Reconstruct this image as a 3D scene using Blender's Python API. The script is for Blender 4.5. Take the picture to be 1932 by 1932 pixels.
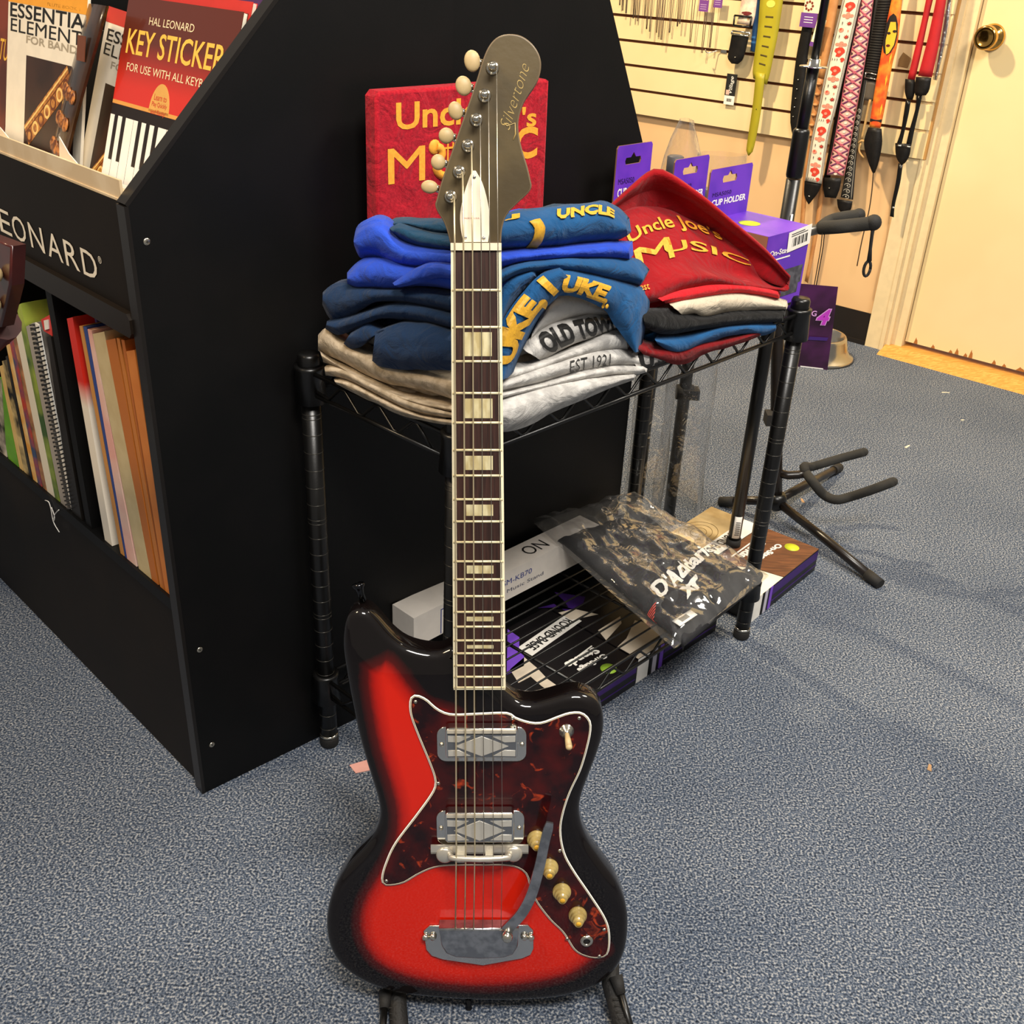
import bpy, bmesh, math, random
from mathutils import Vector as V, Matrix, noise
from mathutils.geometry import delaunay_2d_cdt
random.seed(7)
for o in list(bpy.data.objects): bpy.data.objects.remove(o)
scn = bpy.context.scene
COL = scn.collection
PI = math.pi

# ---------------------------------------------------------------- camera, world, lights, exposure
cd = bpy.data.cameras.new('camera'); cam = bpy.data.objects.new('camera', cd); COL.objects.link(cam)
cd.sensor_width = 36; cd.lens = 36*1978.46/1932; cd.clip_start = .02
PITCH, ROLL, HT = .500611, .0476196, 1.085726
F_ = V((0, math.cos(PITCH), -math.sin(PITCH))); U_ = V((0, math.sin(PITCH), math.cos(PITCH))); R_ = V((1, 0, 0))
CR, CU = R_*math.cos(ROLL)+U_*math.sin(ROLL), U_*math.cos(ROLL)-R_*math.sin(ROLL)
cam.matrix_world = Matrix(((CR.x, CU.x, -F_.x, 0), (CR.y, CU.y, -F_.y, 0), (CR.z, CU.z, -F_.z, HT), (0, 0, 0, 1)))
scn.camera = cam

wd = bpy.data.worlds.new('World'); scn.world = wd; wd.use_nodes = True
wd.node_tree.nodes['Background'].inputs[0].default_value = (1, .94, .86, 1)
wd.node_tree.nodes['Background'].inputs[1].default_value = .26
scn.view_settings.view_transform = 'Standard'; scn.view_settings.look = 'None'
scn.view_settings.gamma = 1; scn.view_settings.use_curve_mapping = False
scn.view_settings.exposure = 0.0

def area(name, loc, target, size, power, color, sy=None):
    l = bpy.data.lights.new(name, 'AREA'); l.energy = power; l.color = color
    l.shape = 'RECTANGLE'; l.size = size; l.size_y = sy or size
    o = bpy.data.objects.new(name, l); COL.objects.link(o); o.location = loc
    o.rotation_euler = (V(target)-V(loc)).to_track_quat('-Z', 'Y').to_euler()
    return o
area('ceiling_track_lamp', (-.55, 2.75, 2.5), (.9, 3.2, .5), .10, 78, (1, .79, .50))
area('ceiling_lamp_front', (.35, -.25, 2.55), (.1, 1.2, .4), .9, 72, (1, .95, .88), .5)
area('ceiling_lamp_left', (-1.5, .55, 2.4), (-.5, 1.3, .5), .35, 26, (1, .76, .48))
area('ceiling_lamp_right', (1.5, 1.3, 2.55), (.9, 2.0, 0), .7, 52, (1, .92, .80), .4)

# ---------------------------------------------------------------- materials
def lin(h):
    h = h.lstrip('#'); c = [int(h[i:i+2], 16)/255 for i in (0, 2, 4)]
    return tuple(x/12.92 if x <= .04045 else ((x+.055)/1.055)**2.4 for x in c)+(1,)
def M(name, hexa, rough=.5, metal=0, hex2=None, scale=40, lo=.4, hi=.6, bump=0, bscale=200, coat=0, trans=0, alpha=1, spec=.5, detail=3, sheen=0, stretch=None):
    m = bpy.data.materials.new(name); m.use_nodes = True
    nt = m.node_tree; N = nt.nodes; L = nt.links; b = N['Principled BSDF']
    b.inputs['Roughness'].default_value = rough; b.inputs['Metallic'].default_value = metal
    b.inputs['Specular IOR Level'].default_value = spec
    if coat: b.inputs['Coat Weight'].default_value = coat; b.inputs['Coat Roughness'].default_value = .04
    if trans: b.inputs['Transmission Weight'].default_value = trans; b.inputs['IOR'].default_value = 1.2
    if sheen: b.inputs['Sheen Weight'].default_value = sheen
    b.inputs['Alpha'].default_value = alpha
    tc = N.new('ShaderNodeTexCoord'); src = tc.outputs['Object']
    if stretch:
        mp = N.new('ShaderNodeMapping'); mp.inputs['Scale'].default_value = stretch
        L.new(src, mp.inputs[0]); src = mp.outputs[0]
    nz = N.new('ShaderNodeTexNoise'); nz.inputs['Scale'].default_value = scale; nz.inputs['Detail'].default_value = detail
    L.new(src, nz.inputs['Vector'])
    rp = N.new('ShaderNodeValToRGB'); rp.color_ramp.elements[0].position = lo; rp.color_ramp.elements[1].position = hi
    c1 = lin(hexa); c2 = lin(hex2) if hex2 else tuple(x*.94 for x in c1[:3])+(1,)
    rp.color_ramp.elements[0].color = c1; rp.color_ramp.elements[1].color = c2
    L.new(nz.outputs[0], rp.inputs[0]); L.new(rp.outputs[0], b.inputs['Base Color'])
    if bump:
        n2 = N.new('ShaderNodeTexNoise'); n2.inputs['Scale'].default_value = bscale; n2.inputs['Detail'].default_value = 3
        L.new(src, n2.inputs['Vector'])
        bp = N.new('ShaderNodeBump'); bp.inputs['Strength'].default_value = bump; bp.inputs['Distance'].default_value = .002
        L.new(n2.outputs[0], bp.inputs['Height']); L.new(bp.outputs[0], b.inputs['Normal'])
    return m
blk = M('black_laminate', '#080808', .5, hex2='#0b0a0a', scale=12, bump=.05, bscale=300, spec=.22)
blkedge = M('black_edge_band', '#15110e', .35)
blkmet = M('black_powder_coat', '#0c0b0a', .33, bump=.04, bscale=400)
rubber = M('black_rubber', '#1d1b19', .75, bump=.2, bscale=500)
foam = M('black_foam', '#2a2824', .9, bump=.3, bscale=600)
chrome = M('chrome', '#e4e2dc', .13, 1)
steel = M('brushed_steel', '#b9babd', .3, 1, hex2='#9a9ca0', scale=90, bump=.05)
nickel = M('nickel', '#d8d2c4', .2, 1)
cream = M('aged_cream_plastic', '#bfa678', .5, hex2='#b29a6c', scale=60)
white = M('white_card', '#efe9de', .6)
ivory = M('ivory_binding', '#f3e9c8', .5)
gold = M('gold_print', '#d9a42a', .6, hex2='#c99526', scale=300)
yelprint = M('yellow_orange_print', '#f2a832', .65, hex2='#e59a2c', scale=250)
blackink = M('black_ink', '#141312', .6)
whiteink = M('white_ink', '#f3efe6', .5)

# ---------------------------------------------------------------- mesh helpers
def catm(P, n, closed=False):
    P = [V(p) for p in P]; m = len(P); out = []
    tot = n if closed else n-1
    for i in range(n):
        t = i/tot*(m if closed else m-1); k = int(t); f = t-k
        if not closed and k >= m-1: k, f = m-2, 1.
        g = (lambda j: P[j % m]) if closed else (lambda j: P[max(0, min(m-1, j))])
        a, b, c, d = g(k-1), g(k), g(k+1), g(k+2)
        out.append(.5*((2*b)+(c-a)*f+(2*a-5*b+4*c-d)*f*f+(3*b-a-3*c+d)*f**3))
    return out
def even(P, n, closed=False):
    Q = catm(P, 12*len(P), closed)
    if closed: Q = Q+[Q[0]]
    d = [0]
    for a, b in zip(Q, Q[1:]): d.append(d[-1]+(b-a).length)
    out = []; k = 0; tot = n if closed else n-1
    for i in range(n):
        t = d[-1]*i/tot
        while k < len(Q)-2 and d[k+1] < t: k += 1
        f = (t-d[k])/max(1e-9, d[k+1]-d[k]); out.append(Q[k].lerp(Q[k+1], min(1, f)))
    return out
def inset2(P, d):
    n = len(P); out = []
    A = sum(P[i].x*P[(i+1) % n].y-P[(i+1) % n].x*P[i].y for i in range(n)); s = 1 if A > 0 else -1
    for i in range(n):
        t = (P[(i+1) % n]-P[i-1]); t = V((t.x, t.y)).normalized()
        out.append(V((P[i].x-t.y*s*d, P[i].y+t.x*s*d)))
    return out
ID = Matrix.Identity(4)
def frame(o, a, b):
    a = V(a).normalized(); c = a.cross(V(b)).normalized(); b = c.cross(a)
    return Matrix(((a.x, b.x, c.x, o[0]), (a.y, b.y, c.y, o[1]), (a.z, b.z, c.z, o[2]), (0, 0, 0, 1)))
class MB:
    def __init__(s): s.b = bmesh.new(); s.mats = []
    def mi(s, m):
        if m not in s.mats: s.mats.append(m)
        return s.mats.index(m)
    def face(s, vs, m, smooth=False):
        try: f = s.b.faces.new(vs)
        except ValueError: return
        f.material_index = s.mi(m); f.smooth = smooth; return f
    def grid(s, rows, m, closed=False, smooth=True, caps=False):
        vs = [[s.b.verts.new(p) for p in r] for r in rows]
        n = len(vs[0])
        for a, b in zip(vs, vs[1:]):
            for j in range(n if closed else n-1):
                s.face((a[j], a[(j+1) % n], b[(j+1) % n], b[j]), m, smooth)
        if caps: s.face(vs[0][::-1], m); s.face(vs[-1], m)
        return vs
    def box(s, x0, x1, y0, y1, z0, z1, m, T=ID, bev=0):
        if bev:
            P = [(x0+bev, y0), (x1-bev, y0), (x1, y0+bev), (x1, y1-bev), (x1-bev, y1), (x0+bev, y1), (x0, y1-bev), (x0, y0+bev)]
            s.prism([V(p) for p in P], z0, z1, m, T, bev=bev); return
        c = [s.b.verts.new(T @ V((x, y, z))) for z in (z0, z1) for y in (y0, y1) for x in (x0, x1)]
        for q in ((0, 2, 3, 1), (4, 5, 7, 6), (0, 1, 5, 4), (2, 6, 7, 3), (0, 4, 6, 2), (1, 3, 7, 5)): s.face([c[i] for i in q], m)
    def prism(s, P, z0, z1, m, T=ID, bev=0, bevm=None, smooth=False, top=None):
        P = [V((p[0], p[1])) for p in P]
        rings = [(0, z0), (0, z1)] if not bev else [(0, z0), (0, z1-bev), (bev*.3, z1-bev*.3), (bev, z1)]
        R = []
        for d, z in rings:
            Q = inset2(P, d) if d else P
            R.append([s.b.verts.new(T @ V((p.x, p.y, z))) for p in Q])
        n = len(P)
        for k, (a, b) in enumerate(zip(R, R[1:])):
            for j in range(n): s.face((a[j], a[(j+1) % n], b[(j+1) % n], b[j]), bevm if (bevm and k) else m, smooth or (k > 0 and bev > 0))
        s.face(R[0][::-1], m); s.face(R[-1], top or m)
    def tube(s, P, r, m, n=10, rs=None, caps=True):
        P = [V(p) for p in P]; rows = []; up = None
        for i, p in enumerate(P):
            t = (P[min(i+1, len(P)-1)]-P[max(i-1, 0)]).normalized()
            if up is None: up = t.orthogonal().normalized()
            up = (up-t*up.dot(t)).normalized(); w = t.cross(up); q = rs[i] if rs else r
            rows.append([p+up*q*math.cos(2*PI*j/n)+w*q*math.sin(2*PI*j/n) for j in range(n)])
        s.grid(rows, m, True, True, caps)
    def cyl(s, a, b, r, m, n=16, r2=None): s.tube([a, b], r, m, n, [r, r if r2 is None else r2])
    def lathe(s, prof, m, T=ID, n=24, smooth=True):
        rows = [[T @ V((r*math.cos(2*PI*j/n), r*math.sin(2*PI*j/n), z)) for j in range(n)] for r, z in prof]
        vs = s.grid(rows, m, True, smooth)
        s.face(vs[0][::-1], m, smooth); s.face(vs[-1], m, smooth)
    def ball(s, c, rx, ry, rz, m, T=ID, n=14, k=9):
        rows = []
        for i in range(k+1):
            a = PI*(i/k-.5); a = max(-PI/2+.06, min(PI/2-.06, a))
            rows.append([T @ V((c[0]+rx*math.cos(a)*math.cos(2*PI*j/n), c[1]+ry*math.cos(a)*math.sin(2*PI*j/n), c[2]+rz*math.sin(a))) for j in range(n)])
        s.grid(rows, m, True, True, True)
    def ribbon(s, rows, m, th=.001, smooth=True):
        """sheet with thickness from a grid of points"""
        G = [[V(p) for p in r] for r in rows]; A, B = len(G), len(G[0]); lo = []
        for i in range(A):
            r = []
            for j in range(B):
                du = G[i][min(j+1, B-1)]-G[i][max(j-1, 0)]; dv = G[min(i+1, A-1)][j]-G[max(i-1, 0)][j]
                nn = du.cross(dv); nn = nn.normalized() if nn.length > 1e-12 else V((0, 0, 1)); r.append(G[i][j]-nn*th)
            lo.append(r)
        a = s.grid(G, m, smooth=smooth); b = s.grid([r[::-1] for r in lo], m, smooth=smooth)
        for i in range(A-1):
            s.face((a[i][0], a[i+1][0], b[i+1][-1], b[i][-1]), m); s.face((a[i][-1], b[i][0], b[i+1][0], a[i+1][-1]), m)
        for j in range(B-1):
            s.face((a[0][j], b[0][B-1-j], b[0][B-2-j], a[0][j+1]), m); s.face((a[-1][j], a[-1][j+1], b[-1][B-2-j], b[-1][B-1-j]), m)
    def text(s, txt, m, T, w, h, bold=0, fn=None, depth=.0003, shear=0, sub=0):
        if bold > 0 and 'M' in txt:                              # the wide letter M fills badly when thickened: overprint it
            for k in (-1, 0, 1):
                s.text(txt, m, T @ Matrix.Translation((k*bold*h*.7, 0, 0)) if T else None, w, h, 0, (lambda u, v, k=k: fn(u+k*bold*.5/len(txt), v)) if fn else None, depth+.00005*k, shear)
            return
        c = bpy.data.curves.new('t', 'FONT'); c.body = txt; c.size = 1; c.offset = bold; c.shear = shear; c.resolution_u = 3
        c.align_x = 'LEFT'
        o = bpy.data.objects.new('t', c); COL.objects.link(o)
        me = bpy.data.meshes.new_from_object(o.evaluated_get(bpy.context.evaluated_depsgraph_get()))
        bpy.data.objects.remove(o); bpy.data.curves.remove(c)
        t = bmesh.new(); t.from_mesh(me); bpy.data.meshes.remove(me)
        if not t.verts: t.free(); return
        x0 = min(v.co.x for v in t.verts); x1 = max(v.co.x for v in t.verts); y0 = min(v.co.y for v in t.verts); y1 = max(v.co.y for v in t.verts)
        for v in t.verts: v.co = V(((v.co.x-x0)/(x1-x0), (v.co.y-y0)/(y1-y0), 0))
        if fn:
            bmesh.ops.triangulate(t, faces=t.faces[:])
            for k in range(3):
                es = [e for e in t.edges if e.calc_length() > .06]
                if es: bmesh.ops.subdivide_edges(t, edges=es, cuts=1)
                bmesh.ops.triangulate(t, faces=[f for f in t.faces if len(f.verts) > 3])
        mp = {}
        for v in t.verts:
            if fn: mp[v] = s.b.verts.new(fn(v.co.x, v.co.y))
            else: mp[v] = s.b.verts.new(T @ V((v.co.x*w, v.co.y*h, depth)))
        for f in t.faces: s.face([mp[v] for v in f.verts], m)
        t.free()
    def make(s, name, parent=None, root=None, norm=True):
        if norm: bmesh.ops.recalc_face_normals(s.b, faces=s.b.faces[:])
        me = bpy.data.meshes.new(name); s.b.to_mesh(me); s.b.free()
        for m in s.mats: me.materials.append(m)
        o = bpy.data.objects.new(name, me); COL.objects.link(o)
        if root is not None: me.transform(root.matrix_world.inverted())
        if parent is not None: o.parent = parent
        return o
def empty(name, loc, label, cat, group=None, mat=None):
    o = bpy.data.objects.new(name, None); COL.objects.link(o); o.empty_display_size = .05
    if mat: o.matrix_world = mat
    else: o.matrix_world = Matrix.Translation(V(loc))
    return tag(o, label, cat, group)
def tag(o, label, cat, group=None):
    o['label'] = label; o['category'] = cat
    if group: o['group'] = group
    return o
def struct(o): o['kind'] = 'structure'; return o
def solo(mb, name, loc, label, cat, group=None):
    """a thing that is one mesh, its origin at its base"""
    o = mb.make(name); o.data.transform(Matrix.Translation(-V(loc))); o.location = loc
    return tag(o, label, cat, group)
Z = V((0, 0, 1))
def dirv(a): a = math.radians(a); return V((math.cos(a), math.sin(a), 0))

def SGR(up, lo, n, rows, bulge):
    """grid of points between two traced edges, swelling outwards between them"""
    u, l = even(up, n), even(lo, n); out = []
    for r in range(rows):
        t = r/(rows-1); k = math.sin(PI*t)**.6*bulge if 0 < r < rows-1 else 0
        out.append([a.lerp(b, t)+(V((0, 0, HT))-a).normalized()*k*1.4 for a, b in zip(u, l)])
    return out

# ---------------------------------------------------------------- the room
WO, WX, WN = V((1.06, 3.238, 0)), dirv(-40), dirv(-130)      # a point on the back wall, along it, out of it
TW = frame(WO, WX, Z)                                          # wall frame: x along, y up, z out of the wall
def wall(w, z, d=0): return WO+WX*w+Z*z+WN*d
carpet = M('blue_grey_carpet', '#232832', .95, hex2='#b3b4b5', scale=330, lo=.33, hi=.69, bump=1, bscale=330, detail=4, spec=.1)
def carpet_nodes(m):
    nt = m.node_tree; N = nt.nodes; L = nt.links; b = N['Principled BSDF']; rp = [n for n in N if n.type == 'VALTORGB'][0]
    tc = [n for n in N if n.type == 'TEX_COORD'][0]
    e = rp.color_ramp.elements.new(.5); e.color = lin('#515d70')
    big = N.new('ShaderNodeTexNoise'); big.inputs['Scale'].default_value = 3.2; L.new(tc.outputs['Object'], big.inputs[0])
    mx = N.new('ShaderNodeMix'); mx.data_type = 'RGBA'; mx.blend_type = 'MULTIPLY'; mx.inputs[0].default_value = 1
    r2 = N.new('ShaderNodeValToRGB'); r2.color_ramp.elements[0].position = .35; r2.color_ramp.elements[1].position = .65
    r2.color_ramp.elements[0].color = (.86, .86, .86, 1); r2.color_ramp.elements[1].color = (1.05, 1.03, 1, 1)
    L.new(big.outputs[0], r2.inputs[0]); L.new(rp.outputs[0], mx.inputs[6]); L.new(r2.outputs[0], mx.inputs[7]); L.new(mx.outputs[2], b.inputs['Base Color'])
carpet_nodes(carpet)
mb = MB(); mb.box(-2.6, 3.2, -1.2, 5.2, -.05, 0, carpet); struct(mb.make('floor'))
peach = M('peach_wall_paint', '#e3bb88', .7, hex2='#deb583', scale=5)
slat = M('cream_slatwall', '#ecd3a0', .55, hex2='#e8ce9a', scale=4)
groove = M('brown_slat_groove', '#5a2f18', .7)
mb = MB(); mb.box(-2.4, .11, 0, 2.5, -.1, 0, peach, TW); struct(mb.make('wall_back'))
mb = MB(); mb.box(-2.4, .108, .577, 2.45, .0005, .008, groove, TW)
for i in range(25): mb.box(-2.4, .108, .577+.0745*i+(0 if i == 0 else .0045), .577+.0745*(i+1)-.0045, .004, .020, slat, TW)
mb.box(.1085, .114, .577, 2.45, .0005, .021, M('raw_board_edge', '#b98a4e', .7), TW)
struct(mb.make('trim_1'))
vinyl = M('black_vinyl_baseboard', '#17110d', .5)
mb = MB(); mb.box(-2.4, .05, 0, .10, .0005, .004, vinyl, TW); mb.box(-2.4, .05, 0, .012, .004, .016, vinyl, TW, ); struct(mb.make('baseboard_back'))
doorp = M('cream_door_paint', '#ead3a0', .5, hex2='#e5cd99', scale=3)
casing = M('cream_casing_paint', '#e6cfa2', .5)
mb = MB(); mb.box(.052, .112, 0, 2.2, .0005, .014, casing, TW); mb.box(.100, .112, 0, 2.2, .014, .018, casing, TW); struct(mb.make('trim_2'))
mb = MB(); mb.box(.112, .160, 0, 2.2, -.1, -.004, casing, TW); mb.box(.112, .128, 0, 2.2, -.004, .010, casing, TW); struct(mb.make('trim_3'))
oak = M('varnished_oak_threshold', '#d9a352', .4, hex2='#c48a3c', scale=30, stretch=(1, 8, 8))
mb = MB()
P = [(-.1, 0), (-.1, .022), (-.02, .022), (.012, .020), (.03, .010), (.05, .008), (.065, 0)]
mb.grid([[wall(w, z, d) for d, z in P] for w in (.115, 1.25)], oak, True, False, True); struct(mb.make('trim_4'))
d1 = MB(); d1.box(.163, 1.05, .036, 2.05, -.06, -.02, doorp, TW); d1 = struct(d1.make('door_1'))
mb = MB(); rw = M('bare_wood_chip', '#a5672c', .8)
for q, hgt in ((.19, .02), (.245, .012), (.30, .010), (.318, .02), (.345, .012), (.36, .026), (.43, .014), (.46, .01), (.5, .012), (.55, .01), (.61, .012), (.635, .02), (.66, .03), (.675, .018), (.69, .03), (.71, .022), (.725, .02)):
    w_ = .012 if q < .5 else .026
    mb.prism([(q, .0365), (q+w_, .0365), (q+w_*.8, .036+hgt*.6), (q+w_*.55, .036+hgt*.75), (q+w_*.4, .036+hgt), (q+w_*.2, .036+hgt*.5)], -.0199, -.0193, rw, TW)
mb.make('peeled_paint', d1)
mb = MB(); brass = M('polished_brass', '#d9a95a', .14, 1)
kx, kz = .2007, .905
T = TW @ Matrix.Translation((kx+.006, kz, -.02))
mb.lathe([(.034, 0), (.034, .004), (.028, .010), (.014, .014), (.013, .026), (.02, .03), (.028, .036), (.031, .046), (.030, .056), (.026, .060), (.02, .0575), (.006, .0555), (.001, .056)], brass, T, 32)
k = mb.make('door_knob', d1)
# ---------------------------------------------------------------- black book display units
E0 = V((-.41815, 1.10793, 0)); SX = dirv(43); FX = dirv(135.5)
TS = frame(E0, SX, Z)                                       # side panel frame, z outwards to the camera
TF = frame(E0, FX, Z)                                       # front frame, x away to the left, y up, z inwards
TFo = frame(E0, -FX, Z)                                     # same, for writing (z outwards)
def front(t, z, d=0): return TF @ V((t, z, d))
CW = 1.15
unit = empty('display_cabinet', E0, 'black wooden book display cabinet with sloped side and white lettering on its front', 'cabinet')
mb = MB(); mb.prism([(0, 0), (.435, 0), (.435, 1.217), (.392, 1.217), (0, .822)], -.019, 0, blk, TS); p = mb.make('side_panel', unit, unit)
mb = MB()
def strip_edge(P, w=.0012, z0=-.0195, z1=.0006):
    for a, b in zip(P, P[1:]):
        a = V((a[0], a[1])); b = V((b[0], b[1])); t = (b-a).normalized(); nrm = V((t.y, -t.x))
        mb.prism([a-nrm*w, b-nrm*w, b+nrm*.0035, a+nrm*.0035], z0, z1, blkedge, TS)
strip_edge([(.392, 1.217), (0, .822), (0, 0)]); mb.make('edge_band', p, unit)
for x, y in [(.0167,.7829),(.0192,.2423),(.0197,.0788)]:
    mb = MB(); mb.lathe([(.0042, 0), (.0042, .0004), (.003, .001)], M('zinc_screw', '#d5cdbb', .3, 1), TS @ Matrix.Translation((x, y, 0)), 14); mb.box(x-.0016, x+.0016, y-.0003, y+.0003, .0009, .0012, blackink, TS); mb.box(x-.0003, x+.0003, y-.0016, y+.0016, .0009, .0012, blackink, TS); mb.make('screw', unit, unit)
mb = MB(); mb.prism([(0, 0), (.435, 0), (.435, 1.217), (.392, 1.217), (0, .822)], -CW-.019, -CW, blk, TS); mb.make('side_panel', unit, unit)
fm = M('black_front_laminate', '#140e08', .55, hex2='#18110a', scale=9, spec=.2)
mb = MB(); mb.box(.019, CW, .690, .823, .002, .018, fm, TF); fp = mb.make('front_board', unit, unit)
mb = MB(); mb.box(.019, CW, .672, .700, -.006, .020, M('black_rail', '#1a130c', .38, spec=.35), TF, bev=.006); mb.make('rail', unit, unit)
mb = MB(); mb.box(.019, CW, .002, .315, .004, .02, fm, TF); mb.box(.019, CW, 0, .012, .012, .02, fm, TF); mb.make('kick_board', unit, unit)
mb = MB(); mb.box(.019, CW, .300, .318, .0, .42, blk, TF); mb.make('shelf', unit, unit)
mb = MB(); mb.box(.019, CW, .001, 1.215, .42, .432, blk, TF); mb.make('back_panel', unit, unit)
mb = MB(); mb.box(.2585, .2765, .318, .690, .004, .42, blk, TF); mb.make('divider', unit, unit)
mb = MB(); mb.box(.70, .718, .318, .690, .004, .42, blk, TF); mb.make('divider', unit, unit)
mb = MB(); mb.box(.019, CW, .690, .702, .02, .42, blk, TF); mb.make('display_floor', unit, unit)
for k in range(2):
    mb = MB(); mb.box(.019, CW, .70+.12*k, .95+.12*k, .205+.1*k, .211+.1*k, blk, TF); mb.make('tier_board', unit, unit)
mb = MB()
for ch, tl, tr in (('H', .62, .575), ('A', .565, .52), ('L', .512, .478), ('L', .43, .395), ('E', .386, .3445), ('O', .342, .2965), ('N', .2885, .2435), ('A', .2365, .191), ('R', .1865, .1455), ('D', .140, .0975)):
    mb.text(ch, M('white_letter', '#eee3cf', .5), TFo @ Matrix.Translation((-tl, .7175, .0-.0018)), tl-tr-.004, .0315, depth=.0006)
mb.text('®', mb.mats[0], TFo @ Matrix.Translation((-.0945, .741, -.0018)), .0085, .0085, depth=.0006)
mb.make('lettering', fp, unit)
acr = M('beige_acrylic_lip', '#d9c3a0', .25, hex2='#cdb48e', scale=20)
mb = MB(); mb.box(.0195, CW, .8235, .845, .004, .007, acr, TF); mb.box(.0195, CW, .8225, .8255, .0025, .03, acr, TF); mb.make('lip', unit, unit)
card = M('white_pocket_card', '#e6dccb', .6)
mb = MB(); mb.grid([[front(t, z, d) for d, z in ((.008, .826), (.092, .800))] for t in (.02, .3, .62, CW)], card, smooth=False)
for t0, t1 in ((.10, .24), (.30, .47), (.50, .66)):
    mb.prism([(t0, .800), (t1, .800), (t1-.02, .858), (t0+.10, .842)], .030, .031, card, TF)
mb.make('pocket', unit, unit)

unit2 = empty('display_cabinet', E0+SX*.437+dirv(133)*.030, 'plain black cabinet side with a steep right edge, butted against the lettered one', 'cabinet')
sl = [(.7406,1.015),(.8272,.8397),(.8697,.4337)]
d2_ = V(sl[1])-V(sl[0]); xe = sl[2][0]; slp = lambda x: sl[0][1]+d2_.y/d2_.x*(x-sl[0][0])
prof2 = [(.4375, 0), (xe, 0), (xe, slp(xe)), sl[1], sl[0], (sl[0][0]-.09, slp(sl[0][0]-.09)), (.4375, slp(sl[0][0]-.09))]
mb = MB(); mb.prism(prof2, -.049, -.030, blk, TS); mb.make('side_panel', unit2, unit2)
mb = MB(); mb.prism(prof2, -.9, -.881, blk, TS); mb.make('side_panel', unit2, unit2)
mb = MB(); mb.prism([(xe-.05, 0), (xe-.015, 0), (xe-.015, .66), (xe-.05, .66)], -.881, -.049, blk, TS); mb.make('front_board', unit2, unit2)
mb = MB(); mb.box(xe, xe+.001, 0, slp(xe), -.0495, -.0297, blkedge, TS); mb.make('edge_band', unit2, unit2)

# ---------------------------------------------------------------- books in the sloped display
CBo = E0+dirv(45.5)*.11+Z*.80; tl18 = math.radians(18)
CBb = Z*math.cos(tl18)+dirv(45.5)*math.sin(tl18)
TB = frame(CBo, -FX, CBb)                                  # x = -t to the right, y up the cover, z outwards
TB12 = frame(CBo, -FX, Z*math.cos(.2094)+dirv(45.5)*math.sin(.2094))
def cover_book(name, label, t0, t1, h0, h1, z, th, m, page='#e9dfc8', lean=0, group='books in the sloped display', TQ=None):
    T = (TQ or TB) @ Matrix.Translation((-t1, 0, z)) @ Matrix.Rotation(lean, 4, 'Z')
    r = empty(name, T @ V((0, h0, 0)), label, 'book', group)
    mb = MB(); mb.box(0, t1-t0, h0, h1, -.0006, 0, m, T); mb.box(0, t1-t0, h0, h1, -th, -th+.0006, m, T); mb.box(-.0006, 0, h0, h1, -th, 0, m, T); c = mb.make('cover', r, r)
    mb = MB(); mb.box(.0004, t1-t0-.001, h0+.001, h1-.001, -th+.0006, -.0006, M('pages', page, .7), T); mb.make('pages', r, r)
    return r, c, T
redc = M('red_to_brown_cover', '#cf2a1c', .28, hex2='#cf2a1c', scale=10, coat=.4)
nt = redc.node_tree
rp = [n for n in nt.nodes if n.type == 'VALTORGB'][0]; tcn = [n for n in nt.nodes if n.type == 'TEX_COORD'][0]
sp = nt.nodes.new('ShaderNodeSeparateXYZ'); nt.links.new(tcn.outputs['Object'], sp.inputs[0]); nt.links.new(sp.outputs['Z'], rp.inputs[0])
rp.color_ramp.elements[0].position = .185; rp.color_ramp.elements[1].position = .235; rp.color_ramp.elements[1].color = lin('#5e2415')
r, c, T = cover_book('book', 'red and brown key sticker book with piano keys along its lower cover', .0215, .283, -.085, .212, .006, .006, redc)
W = .2615
mb = MB()
mb.text('HAL LEONARD', M('cream_print', '#f3dfb4', .5), T @ Matrix.Translation((.060, .1825, 0)), .106, .009)
mb.text('KEY STICKERS', M('yellow_print', '#f2c04e', .5), T @ Matrix.Translation((.013, .1456, 0)), .245, .0295, bold=.012)
mb.text('FOR USE WITH ALL KEYBOARDS', mb.mats[0], T @ Matrix.Translation((.022, .126, 0)), .236, .0095)
mb.make('title', c, r)
mb = MB(); cx, cy = .117, .096
mb.prism([(cx+.024*math.cos(a*PI/24), cy-.010+.034*math.sin(a*PI/24)) for a in range(25)], 0, .0004, M('tan_badge', '#d9a353', .5), T)
for k, s in enumerate(('Learn to', 'Play Quickly', 'and Easily!')): mb.text(s, redc, T @ Matrix.Translation((cx-.018+.003*(k == 0), cy+.0045-.009*k, .0003)), .036-.006*(k == 0), .007)
mb.make('badge', c, r)
mb = MB(); mb.box(0, W, -.085, .0842, 0, .0003, M('dark_key_panel', '#1b100b', .35), T); mb.box(0, W, .0845, .089, 0, .0004, M('tan_rule', '#d99a4a', .5), T)
kw = .0205
for k in range(13):
    mb.box(k*kw+.0006, (k+1)*kw-.0006 if k < 12 else W, -.084, .0165, .0003, .0006, whiteink, T)
    if k % 7 not in (2, 6): mb.box(k*kw+.0006, k*kw+.0110, .0165, .071, .0003, .0006, whiteink, T)
    else: mb.box(k*kw+.0006, (k+1)*kw-.0006, .0165, .071, .0003, .0006, whiteink, T)
mb.make('piano_keys', c, r)
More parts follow.
